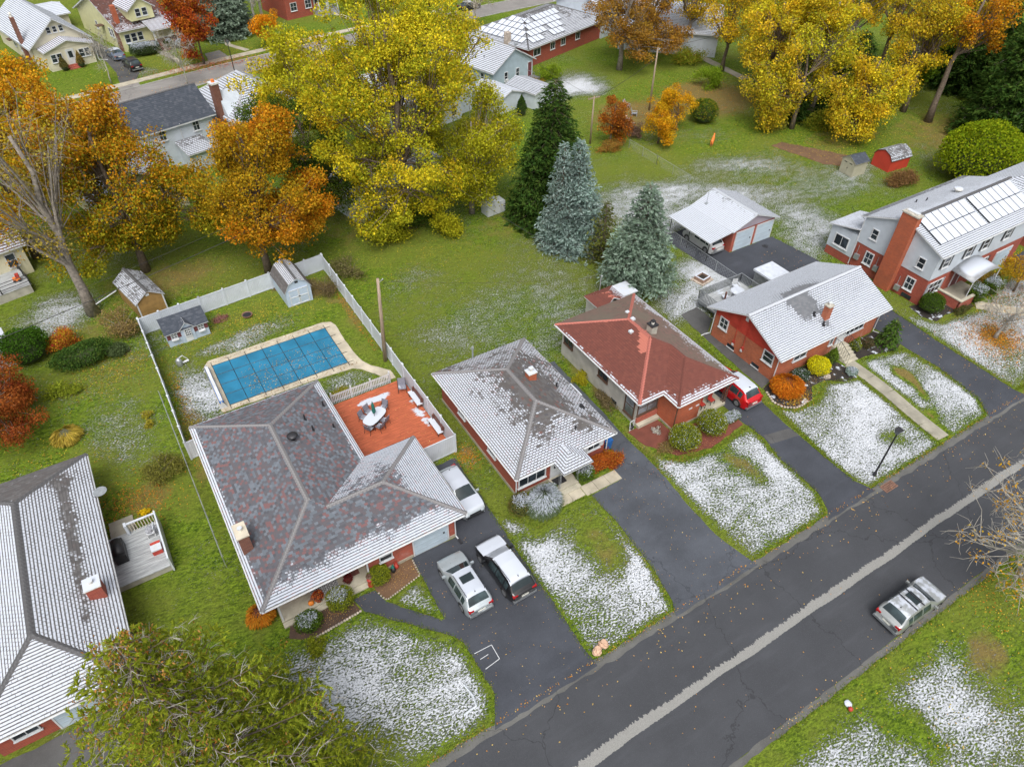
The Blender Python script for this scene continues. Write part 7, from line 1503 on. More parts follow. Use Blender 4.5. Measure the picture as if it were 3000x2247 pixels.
def car(name, label, kind, loc, heading, L, W, paint, top_paint, glass='car_glass', wind_glass=None, rear_glass=None, rails=False, sunroof=False, roof_bars=False, hood_paint=None, group='cars', hscale=1.):
    """one shell lofted along the length and cut into body, bonnet, roof, and each window"""
    K = KINDS[kind]; t = thing(name, label, 'car', loc, heading, group)
    NX = 64; xs = np.linspace(0, 1, NX+1); NS, NG_, NT = 5, 4, 8
    def section(u):
        zt, zb = interp(u, K['top'])*hscale, interp(u, K['belt'])*hscale; zb = min(zb, zt-.012)
        e = abs(2*u-1); w = W/2*(1-.20*max(0, (e-.72)/.28)**2.2); wr = w*(1-.04)-.23*max(0, zt-zb)/.62
        z0 = .24+.05*max(0, (e-.85)/.15); P = []
        for i in range(NS+1): f = i/NS; P.append((w*(.965+.035*math.sin(math.pi*(.15+.75*f))), z0+(zb-z0)*f))
        for i in range(1, NG_+1): f = i/NG_; P.append((w*.985+(wr-w*.985)*f**1.25, zb+(zt-.05*min(1, (zt-zb)/.3)-zb)*f))
        x_e, z_e = P[-1]
        for i in range(1, NT+1): f = i/NT; P.append((x_e*(1-f), z_e+(zt-z_e)*math.sin(f*math.pi/2)+ .02*math.sin(f*math.pi/2)))
        return P
    S = [section(u) for u in xs]; n = len(S[0]); V = []
    for k, u in enumerate(xs):
        y = (u-.5)*L
        for x, z in S[k]: V.append((x, y, z))
        for x, z in S[k][-2::-1]: V.append((-x, y, z))
    m = 2*n-1; faces = {}
    def put(key, f): faces.setdefault(key, []).append(f)
    for k in range(NX):
        u = (k+.5)/NX
        for j in range(m-1):
            f = (k*m+j, k*m+j+1, (k+1)*m+j+1, (k+1)*m+j); jj = j if j < n-1 else m-2-j; sd = 'r' if j < n-1 else 'l'
            if jj >= NS+NG_:
                edge = jj < NS+NG_+1
                if K['wind'][0] <= u <= K['wind'][1] and not edge: put('windscreen', f)
                elif K['rear'][0] <= u <= K['rear'][1] and not edge: put('rear_window', f)
                elif K['roof'][0]-.02 <= u <= K['roof'][1]+.01: put('roof', f)
                elif K['hood'][0] <= u <= K['hood'][1]: put('bonnet', f)
                else: put('body', f)
            elif jj >= NS+(1 if kind == 'x' else 0) and jj < NS+NG_:
                hit = [i for i, (a, b) in enumerate(K['side']) if a <= u <= b]
                zt, zb = interp(u, K['top']), interp(u, K['belt'])
                if hit and jj < NS+NG_-1 and zt-zb > .12: put('side_window_%s%d' % (sd, hit[0]), f)
                else: put('body', f)
            else: put('body', f)
    put('body', tuple(range(m))); put('body', tuple(range(NX*m, NX*m+m))[::-1])
    for key, fs in faces.items():
        used = sorted({i for f in fs for i in f}); mp = {v: i for i, v in enumerate(used)}
        mb = MB(); mb.add([V[i] for i in used], [tuple(mp[i] for i in f) for f in fs])
        mat = {'windscreen': wind_glass or glass, 'rear_window': rear_glass or glass, 'roof': top_paint, 'bonnet': hood_paint or paint, 'body': paint}.get(key, glass)
        part(t, 'side_window' if key.startswith('side') else key, mb, mat, True)
    h = K['h']*hscale
    wb = .295
    for u, sgn in ((.5-wb,-1),(.5-wb,1),(.5+wb+.015,-1),(.5+wb+.015,1)):
        y = (u-.5)*L; x = sgn*(W/2-.115); r = .34 if kind == 'suv' else .32
        mb = MB(); mb.tube([(x-sgn*.11,y,r),(x+sgn*.122,y,r)], r, 18); wh = part(t, 'wheel', mb, 'tyre'); mb = MB(); mb.tube([(x+sgn*.08,y,r),(x+sgn*.128,y,r)], r*.66, 14); part(wh, 'rim', mb, 'alloy')
        mb = MB(); mb.tube([(x+sgn*.112+0,y+math.cos(a)*(r+.05),r+math.sin(a)*(r+.05)) for a in np.linspace(-.1, math.pi+.1, 12)], .035, 4); part(t, 'wheel_arch', mb, 'black_plastic')
    for sgn in (-1, 1):
        mb = MB(); mb.box(sgn*(W/2-.02),sgn*(W/2+.19),(.66-.5)*L,(.66-.5)*L+.13,.93*hscale+.0,1.08*hscale); part(t, 'mirror', mb, paint)
        mb = MB(); mb.obox((sgn*W*.36,-.495*L,.80*hscale if kind=='sedan' else .92*hscale), np.array([1.,0,0]), np.array([0,1.,0]), np.array([0,0,1.]), (-.16,.16), (-.012,.16), (-.09,.09)); part(t, 'tail_light', mb, 'tail_light')
        mb = MB(); mb.obox((sgn*W*.33,.462*L,.70*hscale), np.array([1.,0,0]), np.array([0,1.,0]), np.array([0,0,1.]), (-.2,.2), (-.1,.06), (-.07,.06)); part(t, 'head_light', mb, 'head_light')
    mb = MB(); mb.box(-.26,.26,-.5*L-.012,-.5*L+.03,.62,.74); part(t, 'number_plate', mb, 'plate')
    mb = MB(); mb.box(-W*.44,W*.44,-.5*L-.03,-.47*L,.32,.5); part(t, 'rear_bumper', mb, paint if kind == 'sedan' else 'grey_metal'); mb = MB(); mb.box(-W*.36,W*.36,.475*L,.5*L+.015,.3,.46); part(t, 'front_bumper', mb, 'black_plastic')
    mb = MB(); mb.box(-W*.24,W*.24,.485*L,.5*L+.02,.52,.64); part(t, 'grille', mb, 'black_plastic')
    mb = MB(); mb.box(-W*.42,W*.42,-.42*L,.42*L,.16,.27); part(t, 'underbody', mb, 'black_plastic')
    mb = MB(); fy = (K['roof'][0]+.03-.5)*L; mb.add([(-.03,fy,h*.97),(.03,fy,h*.97),(0,fy+.16,h*.985),(0,fy,h+.07)], [(0,2,1),(0,1,3),(1,2,3),(2,0,3)]); part(t, 'antenna', mb, 'black_plastic')
    ra, rb = (K['roof'][0]+.02-.5)*L, (K['roof'][1]-.02-.5)*L
    if rails:
        for sgn in (-1, 1): mb = MB(); mb.tube([(sgn*W*.335,ra,h*.95),(sgn*W*.345,ra+.1,h+.035),(sgn*W*.345,rb-.15,h+.01),(sgn*W*.335,rb,h*.93)], .022, 5); part(t, 'roof_rail', mb, 'dark_metal')
    if roof_bars:
        for f in (.38,.72): y = ra+(rb-ra)*f; mb = MB(); mb.box(-W*.36,W*.36,y-.035,y+.035,h+.03,h+.06); part(t, 'roof_bar', mb, 'dark_metal')
    if sunroof: mb = MB(); y = rb-.6; mb.box(-W*.22,W*.22,y-.32,y+.22,h+.012,h+.03); part(t, 'sunroof', mb, 'car_glass')
    return t
car('parked_car', 'silver SUV with dark sunroof parked nose-in on the driveway', 'suv', (10.35,21.75,.018), 0, 4.45, 1.86, 'paint_silver', 'paint_silver_snow', rails=True, sunroof=True)
car('parked_car', 'black SUV with snow-white roof and bonnet beside the silver SUV', 'suv', (13.1,21.4,.018), R(1.5), 4.75, 1.92, 'paint_black', 'paint_black_snow', wind_glass='glass_snow', rear_glass='glass_snow', hood_paint='paint_black_snow', rails=True)
car('parked_car', 'snow-topped silver hatchback beside the brick house facing the street', 'suv', (13.55,28.2,.018), R(181), 4.35, 1.80, 'paint_silver', 'paint_pale_snow', wind_glass='car_glass', hood_paint='paint_pale_snow', hscale=.93)
car('parked_car', 'bright red SUV half under the carport with snow on its roof', 'suv', (37.75,26.2,.018), R(1), 4.75, 1.92, 'paint_red', 'paint_red_snow', hscale=1.03)
car('parked_car', 'grey wagon with roof bars and sunroof parked on the street', 'suv', (33.1,6.2,.012), R(-90.6), 4.75, 1.84, 'paint_grey', 'paint_grey_snow', roof_bars=True, sunroof=True, hood_paint='paint_grey_snow', hscale=.98)
car('parked_car', 'white SUV parked under the open carport of the garage', 'suv', (51.2,44.25,.018), 0, 4.6, 1.85, 'paint_white', 'paint_white', rails=True)
car('parked_car', 'blue-grey sedan with snowy roof on the yellow house driveway', 'sedan', (8.55,134.3,.02), R(11), 4.7, 1.85, 'paint_blue', 'paint_blue_snow')
car('parked_car', 'black car at the foot of the yellow house driveway', 'suv', (10.0,128.0,.02), R(10), 4.6, 1.85, 'paint_black', 'paint_black', hscale=.95)
car('parked_car', 'dark car parked on the far side of the back street', 'sedan', (70.5,129.3,.012), R(-80), 4.6, 1.82, 'paint_black', 'paint_black_snow')
car('parked_car', 'white van-like car parked behind the bare orange oaks', 'suv', (90.5,93.5,.02), R(-60), 4.8, 1.9, 'paint_white', 'paint_white')

# ------------------------------------------------------------------ trees
GRN = [(.05,.10,.015),(.08,.14,.02),(.11,.17,.03)]; OLV = [(.16,.17,.02),(.22,.21,.025),(.12,.13,.02)]
ORG = [(.62,.24,.015),(.68,.32,.02),(.55,.18,.012),(.60,.36,.03)]; YLW = [(.66,.50,.025),(.55,.47,.03),(.40,.38,.03),(.70,.44,.02)]; RST = [(.30,.07,.02),(.36,.11,.025),(.24,.05,.02)]
CREST = 'deciduous trees in autumn colour'
crown_tree('maple_tree', 'orange maple behind the white barn-shaped shed', 'tree', (10.7,62.4), 17.5, [(1.4,0,8.2,6.4,5.6,5.0,3),(1.2,.5,12.8,4.0,3.8,3.4,1.6),(3.2,-.5,5.6,4.6,4,3.0,1.2),(-1,0,5.6,4,3.6,2.6,.8)], ORG+[(.42,.30,.02)], [3,3,2,2,1.5], 52000, .20, 230, 1.15, .34, 11, CREST, alt=[(.34,.29,.02),(.50,.30,.015)], knob=2)
crown_tree('maple_tree', 'large orange and olive maple behind the tan shed', 'tree', (.4,68.8), 18, [(.6,0,9,6.6,6,5.6,3),(-1.5,1,14,4.6,4.4,3.4,1.4),(4.4,-1.2,6.2,4,3.4,3.2,1),(-4,1,9,4.6,4.2,5,1.4)], YLW[2:3]+[(.28,.28,.02),(.34,.31,.02),(.50,.38,.02)], [2,2,2,1.2], 62000, .21, 260, 1.2, .36, 12, CREST, top_pal=ORG, alt=[(.58,.30,.015),(.24,.26,.02)], knob=3)
crown_tree('maple_tree', 'yellow-orange tree at the left edge behind the cream house', 'tree', (-8.5,77), 18, [(0,0,10,7,6,6.5,3),(3,-1,14,5,4.5,4,1.4)], YLW+ORG[:2], [2,2,1,2,2,1], 42000, .22, 200, 1.3, .32, 13, CREST, alt=ORG)
crown_tree('bare_tree', 'tall grey half-bare tree with forked trunk behind the red shrubs', 'tree', (-5.1,64), 20, [(-2.5,1,13,4.2,4,5,2),(1.5,1.5,14,3.2,3.2,5,1.6),(0,0,9,3,3,3,.5)], [(.45,.36,.05),(.40,.30,.06),(.30,.27,.05)], [1,1,1], 3800, .2, 80, 1.3, .46, 14, CREST, bark='grey_bark', twig=5, fork=.25, twig_len=2.0)
crown_tree('tall_tree', 'huge yellow tree towering over the centre of the back lots', 'tree', (26,63), 24, [(.2,1,13.5,6.2,6,6.2,3),(-2.6,4,15,5.4,5,4.5,2),(.6,5,19.5,6.2,5.5,4.2,2.2),(5.5,3,18,4.6,4.2,4.5,1.4),(.2,-1,7.5,5,4.4,3.6,1.2),(-3.5,0,8.5,3.6,3.4,3,.8),(3.5,-1.5,5.2,3.2,3,2.6,.7),(-2.5,-1.5,4.6,3.2,2.8,2.4,.7)], [(.80,.64,.03),(.66,.60,.03),(.48,.50,.035),(.32,.38,.03),(.84,.54,.03)], [2.2,3,3,2,.8], 88000, .21, 400, 1.2, .42, 15, CREST, fork=.3, alt=[(.42,.42,.02),(.27,.31,.02),(.66,.46,.02)])
crown_tree('tall_tree', 'yellow tree behind the huge one, nearer the slate-roofed cottage', 'tree', (23.5,80), 17, [(0,0,10,6,5.5,5,2),(-2.5,2,9,4.5,4.5,4,1)], YEL, [3,2,2,1,1], 22000, .25, 140, 1.3, .35, 16, CREST, alt=[(.40,.40,.02)])
crown_tree('tall_tree', 'sparse yellow tree with thick dark curving limbs before the white house', 'tree', (36.5,80), 19, [(4,1,14,5,4.5,4,1.6),(-1,2,16,4.5,4.5,4,1.6),(2,-1,8,4,4,3,.6),(7,2,11.5,3,3,3,.6)], YEL, [2,3,2,1,2], 13000, .24, 110, 1.2, .45, 17, CREST, bark='bark', twig=2, fork=.2)
crown_tree('yellow_tree', 'yellow-green spreading tree above the white lockers', 'tree', (33.6,62.3), 12.5, [(1.2,0,7.5,4.6,4.2,3.8,2),(3.0,2,9.5,3.6,3.6,2.8,1),(-1.2,-.5,4.5,2.6,2.6,2.2,.7)], [(.42,.44,.025),(.52,.48,.025),(.33,.36,.025),(.60,.46,.03)], [2,2,2,1], 34000, .19, 180, 1.1, .28, 18, CREST, bark='grey_bark', twig=1, hang=.5)
crown_tree('green_tree', 'dark green cherry tree left of the huge yellow tree', 'tree', (18.8,71.5), 13, [(0,0,8,4.4,4.2,5,2),(2,-2,4.8,3.6,3.4,3.2,1)], GRN+OLV[:1], [2,2,1,1], 24000, .19, 170, 1.05, .25, 19, CREST)
crown_tree('yellow_tree', 'small yellow birch-like tree beside the slate-roofed cottage', 'tree', (28.2,101), 10, [(0,0,6.5,3,3,3,1)], YEL, [2,2,2,1,1], 4000, .24, 40, 1.0, .16, 20, CREST, bark='birch_bark', twig=4)
crown_tree('red_tree', 'rust-red tree spreading at the left edge above the snowy roof', 'tree', (-13.6,52.5), 5.5, [(0,0,3.2,3.8,4.4,2.0,3),(1.2,-3.2,2.6,2.6,2.6,1.6,1.2),(-1,2.5,3.2,2.5,2.5,1.8,1)], RST+[(.42,.15,.03)], [2,2,2,1], 26000, .13, 130, .85, .2, 21, CREST, alt=[(.40,.14,.03),(.20,.06,.025)])
# right-hand wood
for k, (lb, b, h, lob, w, nl, tr, hang) in enumerate((
  ('yellow tree at the left of the right-hand wood, trailing twigs', (82,60), 14, [(0,0,8,5,4.8,5.4,2),(-3,1,6,3.4,3.2,3.8,1)], [1,2,2,2,1], 17000, .3, .7),
  ('broad yellow tree in the middle of the right-hand wood', (88.5,62.5), 18, [(0,0,10,6,5.6,6.6,2),(2,2,14,4.4,4.2,3.6,1)], [3,2,2,1,2], 30000, .36, .3),
  ('yellow tree overhanging the beige and red sheds', (87.5,54.5), 12, [(-.5,-1.2,6,4.6,3.6,4.2,2),(-3.5,-1.5,4,2.6,2.4,2.6,.8)], [3,2,2,1,3], 19000, .28, .5),
  ('tall yellow tree at the back of the right-hand wood', (96.3,66), 19, [(0,0,12,6,5.8,6.4,2),(-5,3,14,5,5,5,1.4)], [3,2,1,1,3], 30000, .42, .2),
  ('golden tree on the right flank of the wood', (100.4,56), 16.5, [(-1.5,0,10,4.4,4.4,5,2),(0,-1,13,3.4,3.4,3,.8)], [3,1,1,1,4], 14000, .36, .2),
  ('yellow tree at the top of the picture behind the wood', (104,76), 18, [(0,0,11,6,6,5.5,2)], [3,2,1,1,3], 14000, .4, 0.),
  ('yellow tree filling the back left of the right-hand wood', (86,69), 16, [(0,0,9.5,6,5.6,5.6,2)], [2,2,2,1,2], 18000, .34, .2),
  ('pale gold tree between the wood and the top edge', (93,75), 17, [(0,0,11,6,6,5.5,2)], [3,2,1,1,2], 18000, .36, 0.),
  ('yellow tree at the top edge right of the wood', (112,69), 17, [(0,0,10.5,5.4,5.4,6,2)], [3,2,1,1,2], 14000, .36, 0.),
  ('orange-gold tree with dark trunk before the white building', (90,90.3), 15, [(0,0,9.5,5,5,4.5,2)], [2,0,0,0,4], 12000, .42, 0.),
  ('multi-stemmed golden tree by the concrete path', (89.3,81), 13, [(0,0,8.5,3.8,3.8,4.2,2)], [2,1,0,0,4], 6500, .3, 0.),
  ('bronze-leaved oak before the solar-roofed bungalow', (75.5,89.5), 15, [(0,-1,8.5,6,5.4,5.2,2),(2,-3,4.5,5,3.8,3,1.2)], None, 17000, .4, 0.),
  ('bronze oak standing behind the tall garden pole', (83,92.5), 15, [(0,0,9.5,6,5.4,5,2),(-1,-4,4.8,4.6,3.4,3,1)], None, 16000, .4, 0.))):
    P_, w_ = (YEL, w) if w else ([(.36,.17,.03),(.44,.24,.035),(.28,.17,.04),(.50,.32,.04)], [2,2,2,1])
    crown_tree('wood_tree', lb, 'tree', b, h, lob, P_, w_, nl, .24, 110, 1.2, tr, 30+k, 'trees of the right-hand wood', bark='grey_bark' if k % 2 else 'bark', twig=4 if not w or k == 0 else 2, hang=hang, alt=[(.46,.42,.03),(.62,.40,.03)] if w else None)
crown_tree('orange_tree', 'tall dark-trunked tree with orange top beside the dark spruces', 'tree', (100.4,52), 19, [(2,-1,13.5,3.4,3.4,3.6,2),(4.5,-2,11,2.2,2.2,2,.6)], ORG+YLW[:1], [2,3,1,2,1], 6500, .25, 60, 1.1, .46, 42, CREST, bark='bark', twig=4, fork=.45)
crown_tree('green_tree', 'bright green tree at the far end of the mown path', 'tree', (106,60), 9, [(0,0,5,3.6,3.6,3.6,1)], [(.12,.22,.015),(.18,.28,.02),(.3,.32,.02)], [2,2,1], 8000, .24, 60, 1.1, .25, 43, CREST)
crown_tree('orange_tree', 'small narrow orange tree beside the crossarm pole', 'tree', (57.5,68.4), 6.5, [(0,0,3.6,1.9,1.9,2.8,1)], ORG+[(.42,.16,.03)], [2,2,3,1,3], 7500, .17, 60, .75, .12, 44, CREST, alt=RST[:2])
crown_tree('orange_tree', 'low golden-orange tree at the lawn edge, nearer one', 'tree', (63.2,65.6), 4.6, [(0,0,2.7,2.2,2.2,1.7,1)], [(.70,.36,.015),(.62,.42,.02),(.66,.28,.015)], [2,2,1], 6500, .17, 50, .75, .1, 45, CREST)
crown_tree('orange_tree', 'golden-orange tree next to the round clipped bush', 'tree', (68,67.6), 5.8, [(0,0,3.2,2.8,2.6,2.2,1)], [(.70,.36,.015),(.62,.42,.02),(.66,.28,.015)], [2,2,1], 7500, .17, 55, .8, .12, 46, CREST)
crown_tree('maple_tree', 'scarlet and orange street maple on the back street', 'tree', (19.9,124.2), 11.5, [(0,0,6.6,3.6,3.6,4.3,2),(-1.6,0,7.6,2.6,2.6,3.2,.8)], [(.42,.06,.02),(.48,.13,.02),(.34,.04,.03),(.55,.20,.02)], [2,2,1,2], 17000, .24, 100, 1.05, .16, 47, 'back street trees', alt=[(.52,.20,.02),(.36,.05,.04)])
crown_tree('orange_tree', 'little bright orange tree by the back street pavement', 'tree', (31.2,126.5), 5.5, [(0,0,3.3,1.9,1.9,2.2,1)], [(.78,.30,.015),(.72,.36,.02)], [1,1], 6000, .2, 40, .8, .1, 48, 'back street trees')
crown_tree('bare_tree', 'bare grey-barked tree on the green lawn, nearer the spruce', 'tree', (32.1,136.8), 12, [(0,0,8,2.6,2.6,3.6,1)], [(.30,.26,.12)], [1], 700, .2, 40, 1.2, .28, 49, 'back street trees', bark='grey_twig', twig=9, twig_len=1.8)
crown_tree('bare_tree', 'bare grey-barked tree on the green lawn, nearer the brick house', 'tree', (34.4,140.4), 12, [(0,0,8,2.6,2.6,3.6,1)], [(.30,.26,.12)], [1], 500, .2, 40, 1.2, .28, 50, 'back street trees', bark='grey_twig', twig=9, twig_len=1.8)
crown_tree('bare_tree', 'leafless twiggy street tree above the navy roof', 'tree', (15.6,116.4), 7.5, [(0,0,5,2.6,2.6,2.4,1)], [(.30,.24,.12)], [1], 250, .18, 40, 1.0, .1, 51, 'back street trees', bark='grey_twig', twig=9, twig_len=1.5)
crown_tree('bare_tree', 'leafless pale street tree before the solar-roofed bungalow', 'tree', (66,119), 8, [(0,0,5,3,3,2.6,1)], [(.34,.24,.10)], [1], 400, .18, 45, 1.0, .12, 52, 'back street trees', bark='pale_twig', twig=9, twig_len=1.6)
crown_tree('bare_tree', 'bare twiggy street tree beside the cream bungalow lawn', 'tree', (6.0,122.8), 7, [(0,0,4.6,2.2,2.2,2.2,1)], [(.30,.24,.12)], [1], 200, .18, 32, 1.0, .09, 53, 'back street trees', bark='grey_twig', twig=8, twig_len=1.4)
crown_tree('bare_tree', 'small leafless ornamental tree in a ring of orange leaves', 'tree', (63.2,19.1), 4.2, [(0,0,3,2.4,2.4,1.4,1)], [(.45,.24,.04)], [1], 120, .12, 50, .9, .16, 54, None, bark='grey_twig', twig=7, fork=.12, twig_len=1.0)
crown_tree('orange_tree', 'little orange maple at the right edge by the porch path', 'tree', (71.6,22.4), 4.4, [(0,0,2.8,2.0,1.8,1.4,1)], [(.58,.34,.02),(.50,.36,.03),(.55,.24,.02)], [1,1,1], 4500, .14, 45, .75, .1, 55, CREST, hang=.3)
crown_tree('bare_tree', 'bare grey branches with last golden leaves reaching over the street from the right', 'tree', (41.6,4.0), 9, [(-3.6,1.4,4.8,3.0,2.8,2.4,2),(-1,3,6.2,2.8,2.4,2.2,1.4),(-3.2,-1.0,3.4,2.0,1.8,1.3,.9),(0,0,7,2,2,2,.4)], [(.66,.38,.02),(.60,.30,.02),(.62,.44,.03)], [2,2,1], 1100, .13, 90, .55, .22, 56, None, bark='grey_twig', twig=6, fork=.22, twig_len=1.3)

# conifers
BLU = [(.22,.31,.28),(.32,.42,.39),(.13,.20,.16),(.42,.51,.48)]; DRK = [(.035,.085,.018),(.06,.12,.022),(.10,.16,.03),(.025,.055,.014)]; FRN = [(.15,.20,.020),(.23,.28,.022),(.33,.36,.03),(.09,.12,.015),(.28,.22,.04)]
conifer('spruce_tree', 'dense blue spruce with twin tops beside the dark spruce', (39.5,51.2), 11.5, 3.2, BLU, [3,3,2,1], .34, 12, 61, .3, (.40,.13), 1.5, .32, .08, group='blue spruces', shape=.75)
conifer('spruce_tree', 'slim blue spruce leader growing against the dense blue spruce', (38.1,51.8), 11.3, 2.2, BLU, [2,3,2,2], .36, 10, 62, .3, (.38,.12), 1.4, .32, .08, group='blue spruces', shape=.8)
conifer('spruce_tree', 'blue-green spruce standing behind the red-roofed house', (39.9,41.4), 11.2, 3.2, [(.19,.27,.20),(.28,.37,.29),(.12,.18,.12),(.36,.45,.38)], [3,3,2,1], .34, 12, 63, 1.7, (.42,.14), 1.5, .28, .1, group='blue spruces', shape=.72)
conifer('spruce_tree', 'dark green spruce rising behind the blue spruces', (40.2,56.8), 15.2, 4.2, DRK, [2,3,2,2], .38, 12, 64, .3, (.48,.15), 1.35, .42, .06, shape=.62, group='dark spruces')
conifer('cedar_tree', 'thin olive evergreen sapling between the spruces', (40.4,47.4), 6.5, 1.8, [(.14,.17,.03),(.20,.21,.05),(.10,.12,.03)], [1,1,1], .36, 9, 65, .3, (.36,.12), 1.2, .2, .2, bare=.1)
conifer('spruce_tree', 'dark drooping spruce at the right edge, in front', (103,43.6), 18, 5.6, DRK, [2,3,2,1], .5, 13, 66, 1.2, (.62,.17), 1.2, .45, .08, group='dark spruces', shape=.6, bare=.04)
conifer('spruce_tree', 'dark drooping spruce at the right edge, behind', (111,46), 20, 6, DRK, [2,3,2,1], .55, 13, 67, 1., (.66,.18), 1.1, .45, .08, group='dark spruces', shape=.6, bare=.04)
conifer('spruce_tree', 'dark spruce at the top right corner behind the orange tree', (117,58), 21, 6, DRK, [2,2,2,1], .6, 12, 68, .8, (.7,.2), 1., .45, .08, group='dark spruces', shape=.6)
conifer('spruce_tree', 'dark evergreen hidden within the yellow wood', (92.5,60.2), 11, 3.6, DRK, [2,2,1,2], .5, 11, 69, .5, (.6,.17), 1.1, .42, .08, group='dark spruces', shape=.6)
conifer('spruce_tree', 'dark evergreen at the left end of the yellow wood', (84.4,63), 9, 3, DRK, [2,2,1,2], .5, 11, 70, .4, (.55,.16), 1.1, .42, .08, group='dark spruces', shape=.6)
conifer('spruce_tree', 'broad grey-green spruce on the lawn across the back street', (26.9,137.6), 11.5, 5.0, [(.20,.27,.20),(.28,.35,.28),(.15,.21,.14)], [2,2,1], .5, 13, 71, .5, (.6,.2), 1.2, .3, .08, group='back street trees', shape=.5)
conifer('spruce_tree', 'great olive-green spruce filling the lower left corner', (-4.9,15.9), 18.4, 6.0, FRN, [3.4,4,3,1.8,.6], .66, 12, 72, 1.0, (.21,.05), 9.5, .22, .10, bare=.20, cones=.22, trunk_r=.3, shape=.70, side=.30, uneven=.34)

# ------------------------------------------------------------------ shrubs
YG = [(.22,.26,.02),(.30,.32,.03),(.14,.19,.02)]; BOX = [(.10,.17,.02),(.16,.24,.03),(.07,.12,.015)]; JUN = [(.09,.13,.05),(.13,.18,.08),(.07,.10,.03)]
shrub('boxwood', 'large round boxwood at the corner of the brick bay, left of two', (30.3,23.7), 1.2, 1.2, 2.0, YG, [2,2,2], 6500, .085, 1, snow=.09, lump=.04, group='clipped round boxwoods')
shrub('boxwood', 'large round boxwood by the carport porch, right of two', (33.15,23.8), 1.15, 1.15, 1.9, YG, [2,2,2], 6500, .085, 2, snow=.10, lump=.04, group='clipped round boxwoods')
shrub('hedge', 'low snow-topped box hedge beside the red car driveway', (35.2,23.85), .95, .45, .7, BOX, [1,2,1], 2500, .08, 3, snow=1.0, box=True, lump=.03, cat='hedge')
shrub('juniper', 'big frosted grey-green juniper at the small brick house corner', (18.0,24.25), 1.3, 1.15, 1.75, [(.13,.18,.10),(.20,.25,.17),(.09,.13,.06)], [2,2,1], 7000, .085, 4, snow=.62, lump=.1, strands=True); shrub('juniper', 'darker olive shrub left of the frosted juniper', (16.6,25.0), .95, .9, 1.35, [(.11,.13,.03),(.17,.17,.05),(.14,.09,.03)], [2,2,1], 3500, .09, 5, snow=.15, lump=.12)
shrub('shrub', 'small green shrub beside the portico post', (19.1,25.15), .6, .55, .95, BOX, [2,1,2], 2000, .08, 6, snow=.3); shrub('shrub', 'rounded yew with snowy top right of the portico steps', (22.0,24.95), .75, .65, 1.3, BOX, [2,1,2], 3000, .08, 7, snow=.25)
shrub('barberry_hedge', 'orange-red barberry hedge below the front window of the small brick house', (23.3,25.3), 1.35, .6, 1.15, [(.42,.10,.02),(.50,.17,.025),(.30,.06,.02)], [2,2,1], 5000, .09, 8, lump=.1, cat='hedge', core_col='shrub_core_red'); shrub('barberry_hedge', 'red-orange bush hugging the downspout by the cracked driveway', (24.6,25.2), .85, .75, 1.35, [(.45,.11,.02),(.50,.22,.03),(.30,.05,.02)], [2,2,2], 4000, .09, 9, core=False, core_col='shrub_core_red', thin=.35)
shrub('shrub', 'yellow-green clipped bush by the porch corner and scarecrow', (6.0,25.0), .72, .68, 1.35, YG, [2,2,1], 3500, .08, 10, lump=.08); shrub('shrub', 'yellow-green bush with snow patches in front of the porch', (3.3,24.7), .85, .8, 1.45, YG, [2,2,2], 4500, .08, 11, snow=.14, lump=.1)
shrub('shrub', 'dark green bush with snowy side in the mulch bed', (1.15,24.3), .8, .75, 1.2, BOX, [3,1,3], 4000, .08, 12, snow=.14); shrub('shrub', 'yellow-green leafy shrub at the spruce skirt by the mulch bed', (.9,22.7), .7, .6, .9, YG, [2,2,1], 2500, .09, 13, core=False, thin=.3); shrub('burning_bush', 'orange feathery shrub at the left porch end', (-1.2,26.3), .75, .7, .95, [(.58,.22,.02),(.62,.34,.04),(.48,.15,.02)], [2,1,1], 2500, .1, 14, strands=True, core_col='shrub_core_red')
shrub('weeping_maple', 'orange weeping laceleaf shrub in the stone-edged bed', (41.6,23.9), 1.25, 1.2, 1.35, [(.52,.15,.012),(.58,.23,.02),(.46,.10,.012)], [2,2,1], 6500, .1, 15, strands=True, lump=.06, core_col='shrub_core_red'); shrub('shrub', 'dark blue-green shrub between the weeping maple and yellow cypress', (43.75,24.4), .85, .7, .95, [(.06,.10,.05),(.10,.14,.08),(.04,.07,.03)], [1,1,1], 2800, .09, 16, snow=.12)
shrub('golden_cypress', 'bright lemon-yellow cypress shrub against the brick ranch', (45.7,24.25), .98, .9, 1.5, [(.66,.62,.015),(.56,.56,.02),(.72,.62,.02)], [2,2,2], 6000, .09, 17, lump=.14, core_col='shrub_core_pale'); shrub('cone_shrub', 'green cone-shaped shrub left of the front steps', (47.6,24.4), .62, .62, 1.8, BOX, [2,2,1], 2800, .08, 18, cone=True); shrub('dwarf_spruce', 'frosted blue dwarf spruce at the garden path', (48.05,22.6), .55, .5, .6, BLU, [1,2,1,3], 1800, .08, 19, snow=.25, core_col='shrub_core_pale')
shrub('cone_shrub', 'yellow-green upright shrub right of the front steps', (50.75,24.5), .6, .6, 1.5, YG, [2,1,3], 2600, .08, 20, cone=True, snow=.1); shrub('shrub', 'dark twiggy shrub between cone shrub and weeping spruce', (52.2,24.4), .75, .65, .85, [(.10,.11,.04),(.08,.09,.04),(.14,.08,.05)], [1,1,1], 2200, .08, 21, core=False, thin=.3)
conifer('weeping_spruce', 'small green weeping spruce at the corner of the brick ranch', (53.8,23.5), 3.0, 1.05, [(.07,.14,.025),(.11,.19,.03),(.05,.09,.02)], [2,1,1], .22, 9, 80, .1, (.34,.1), 1.5, .75, .1, trunk_r=.07)
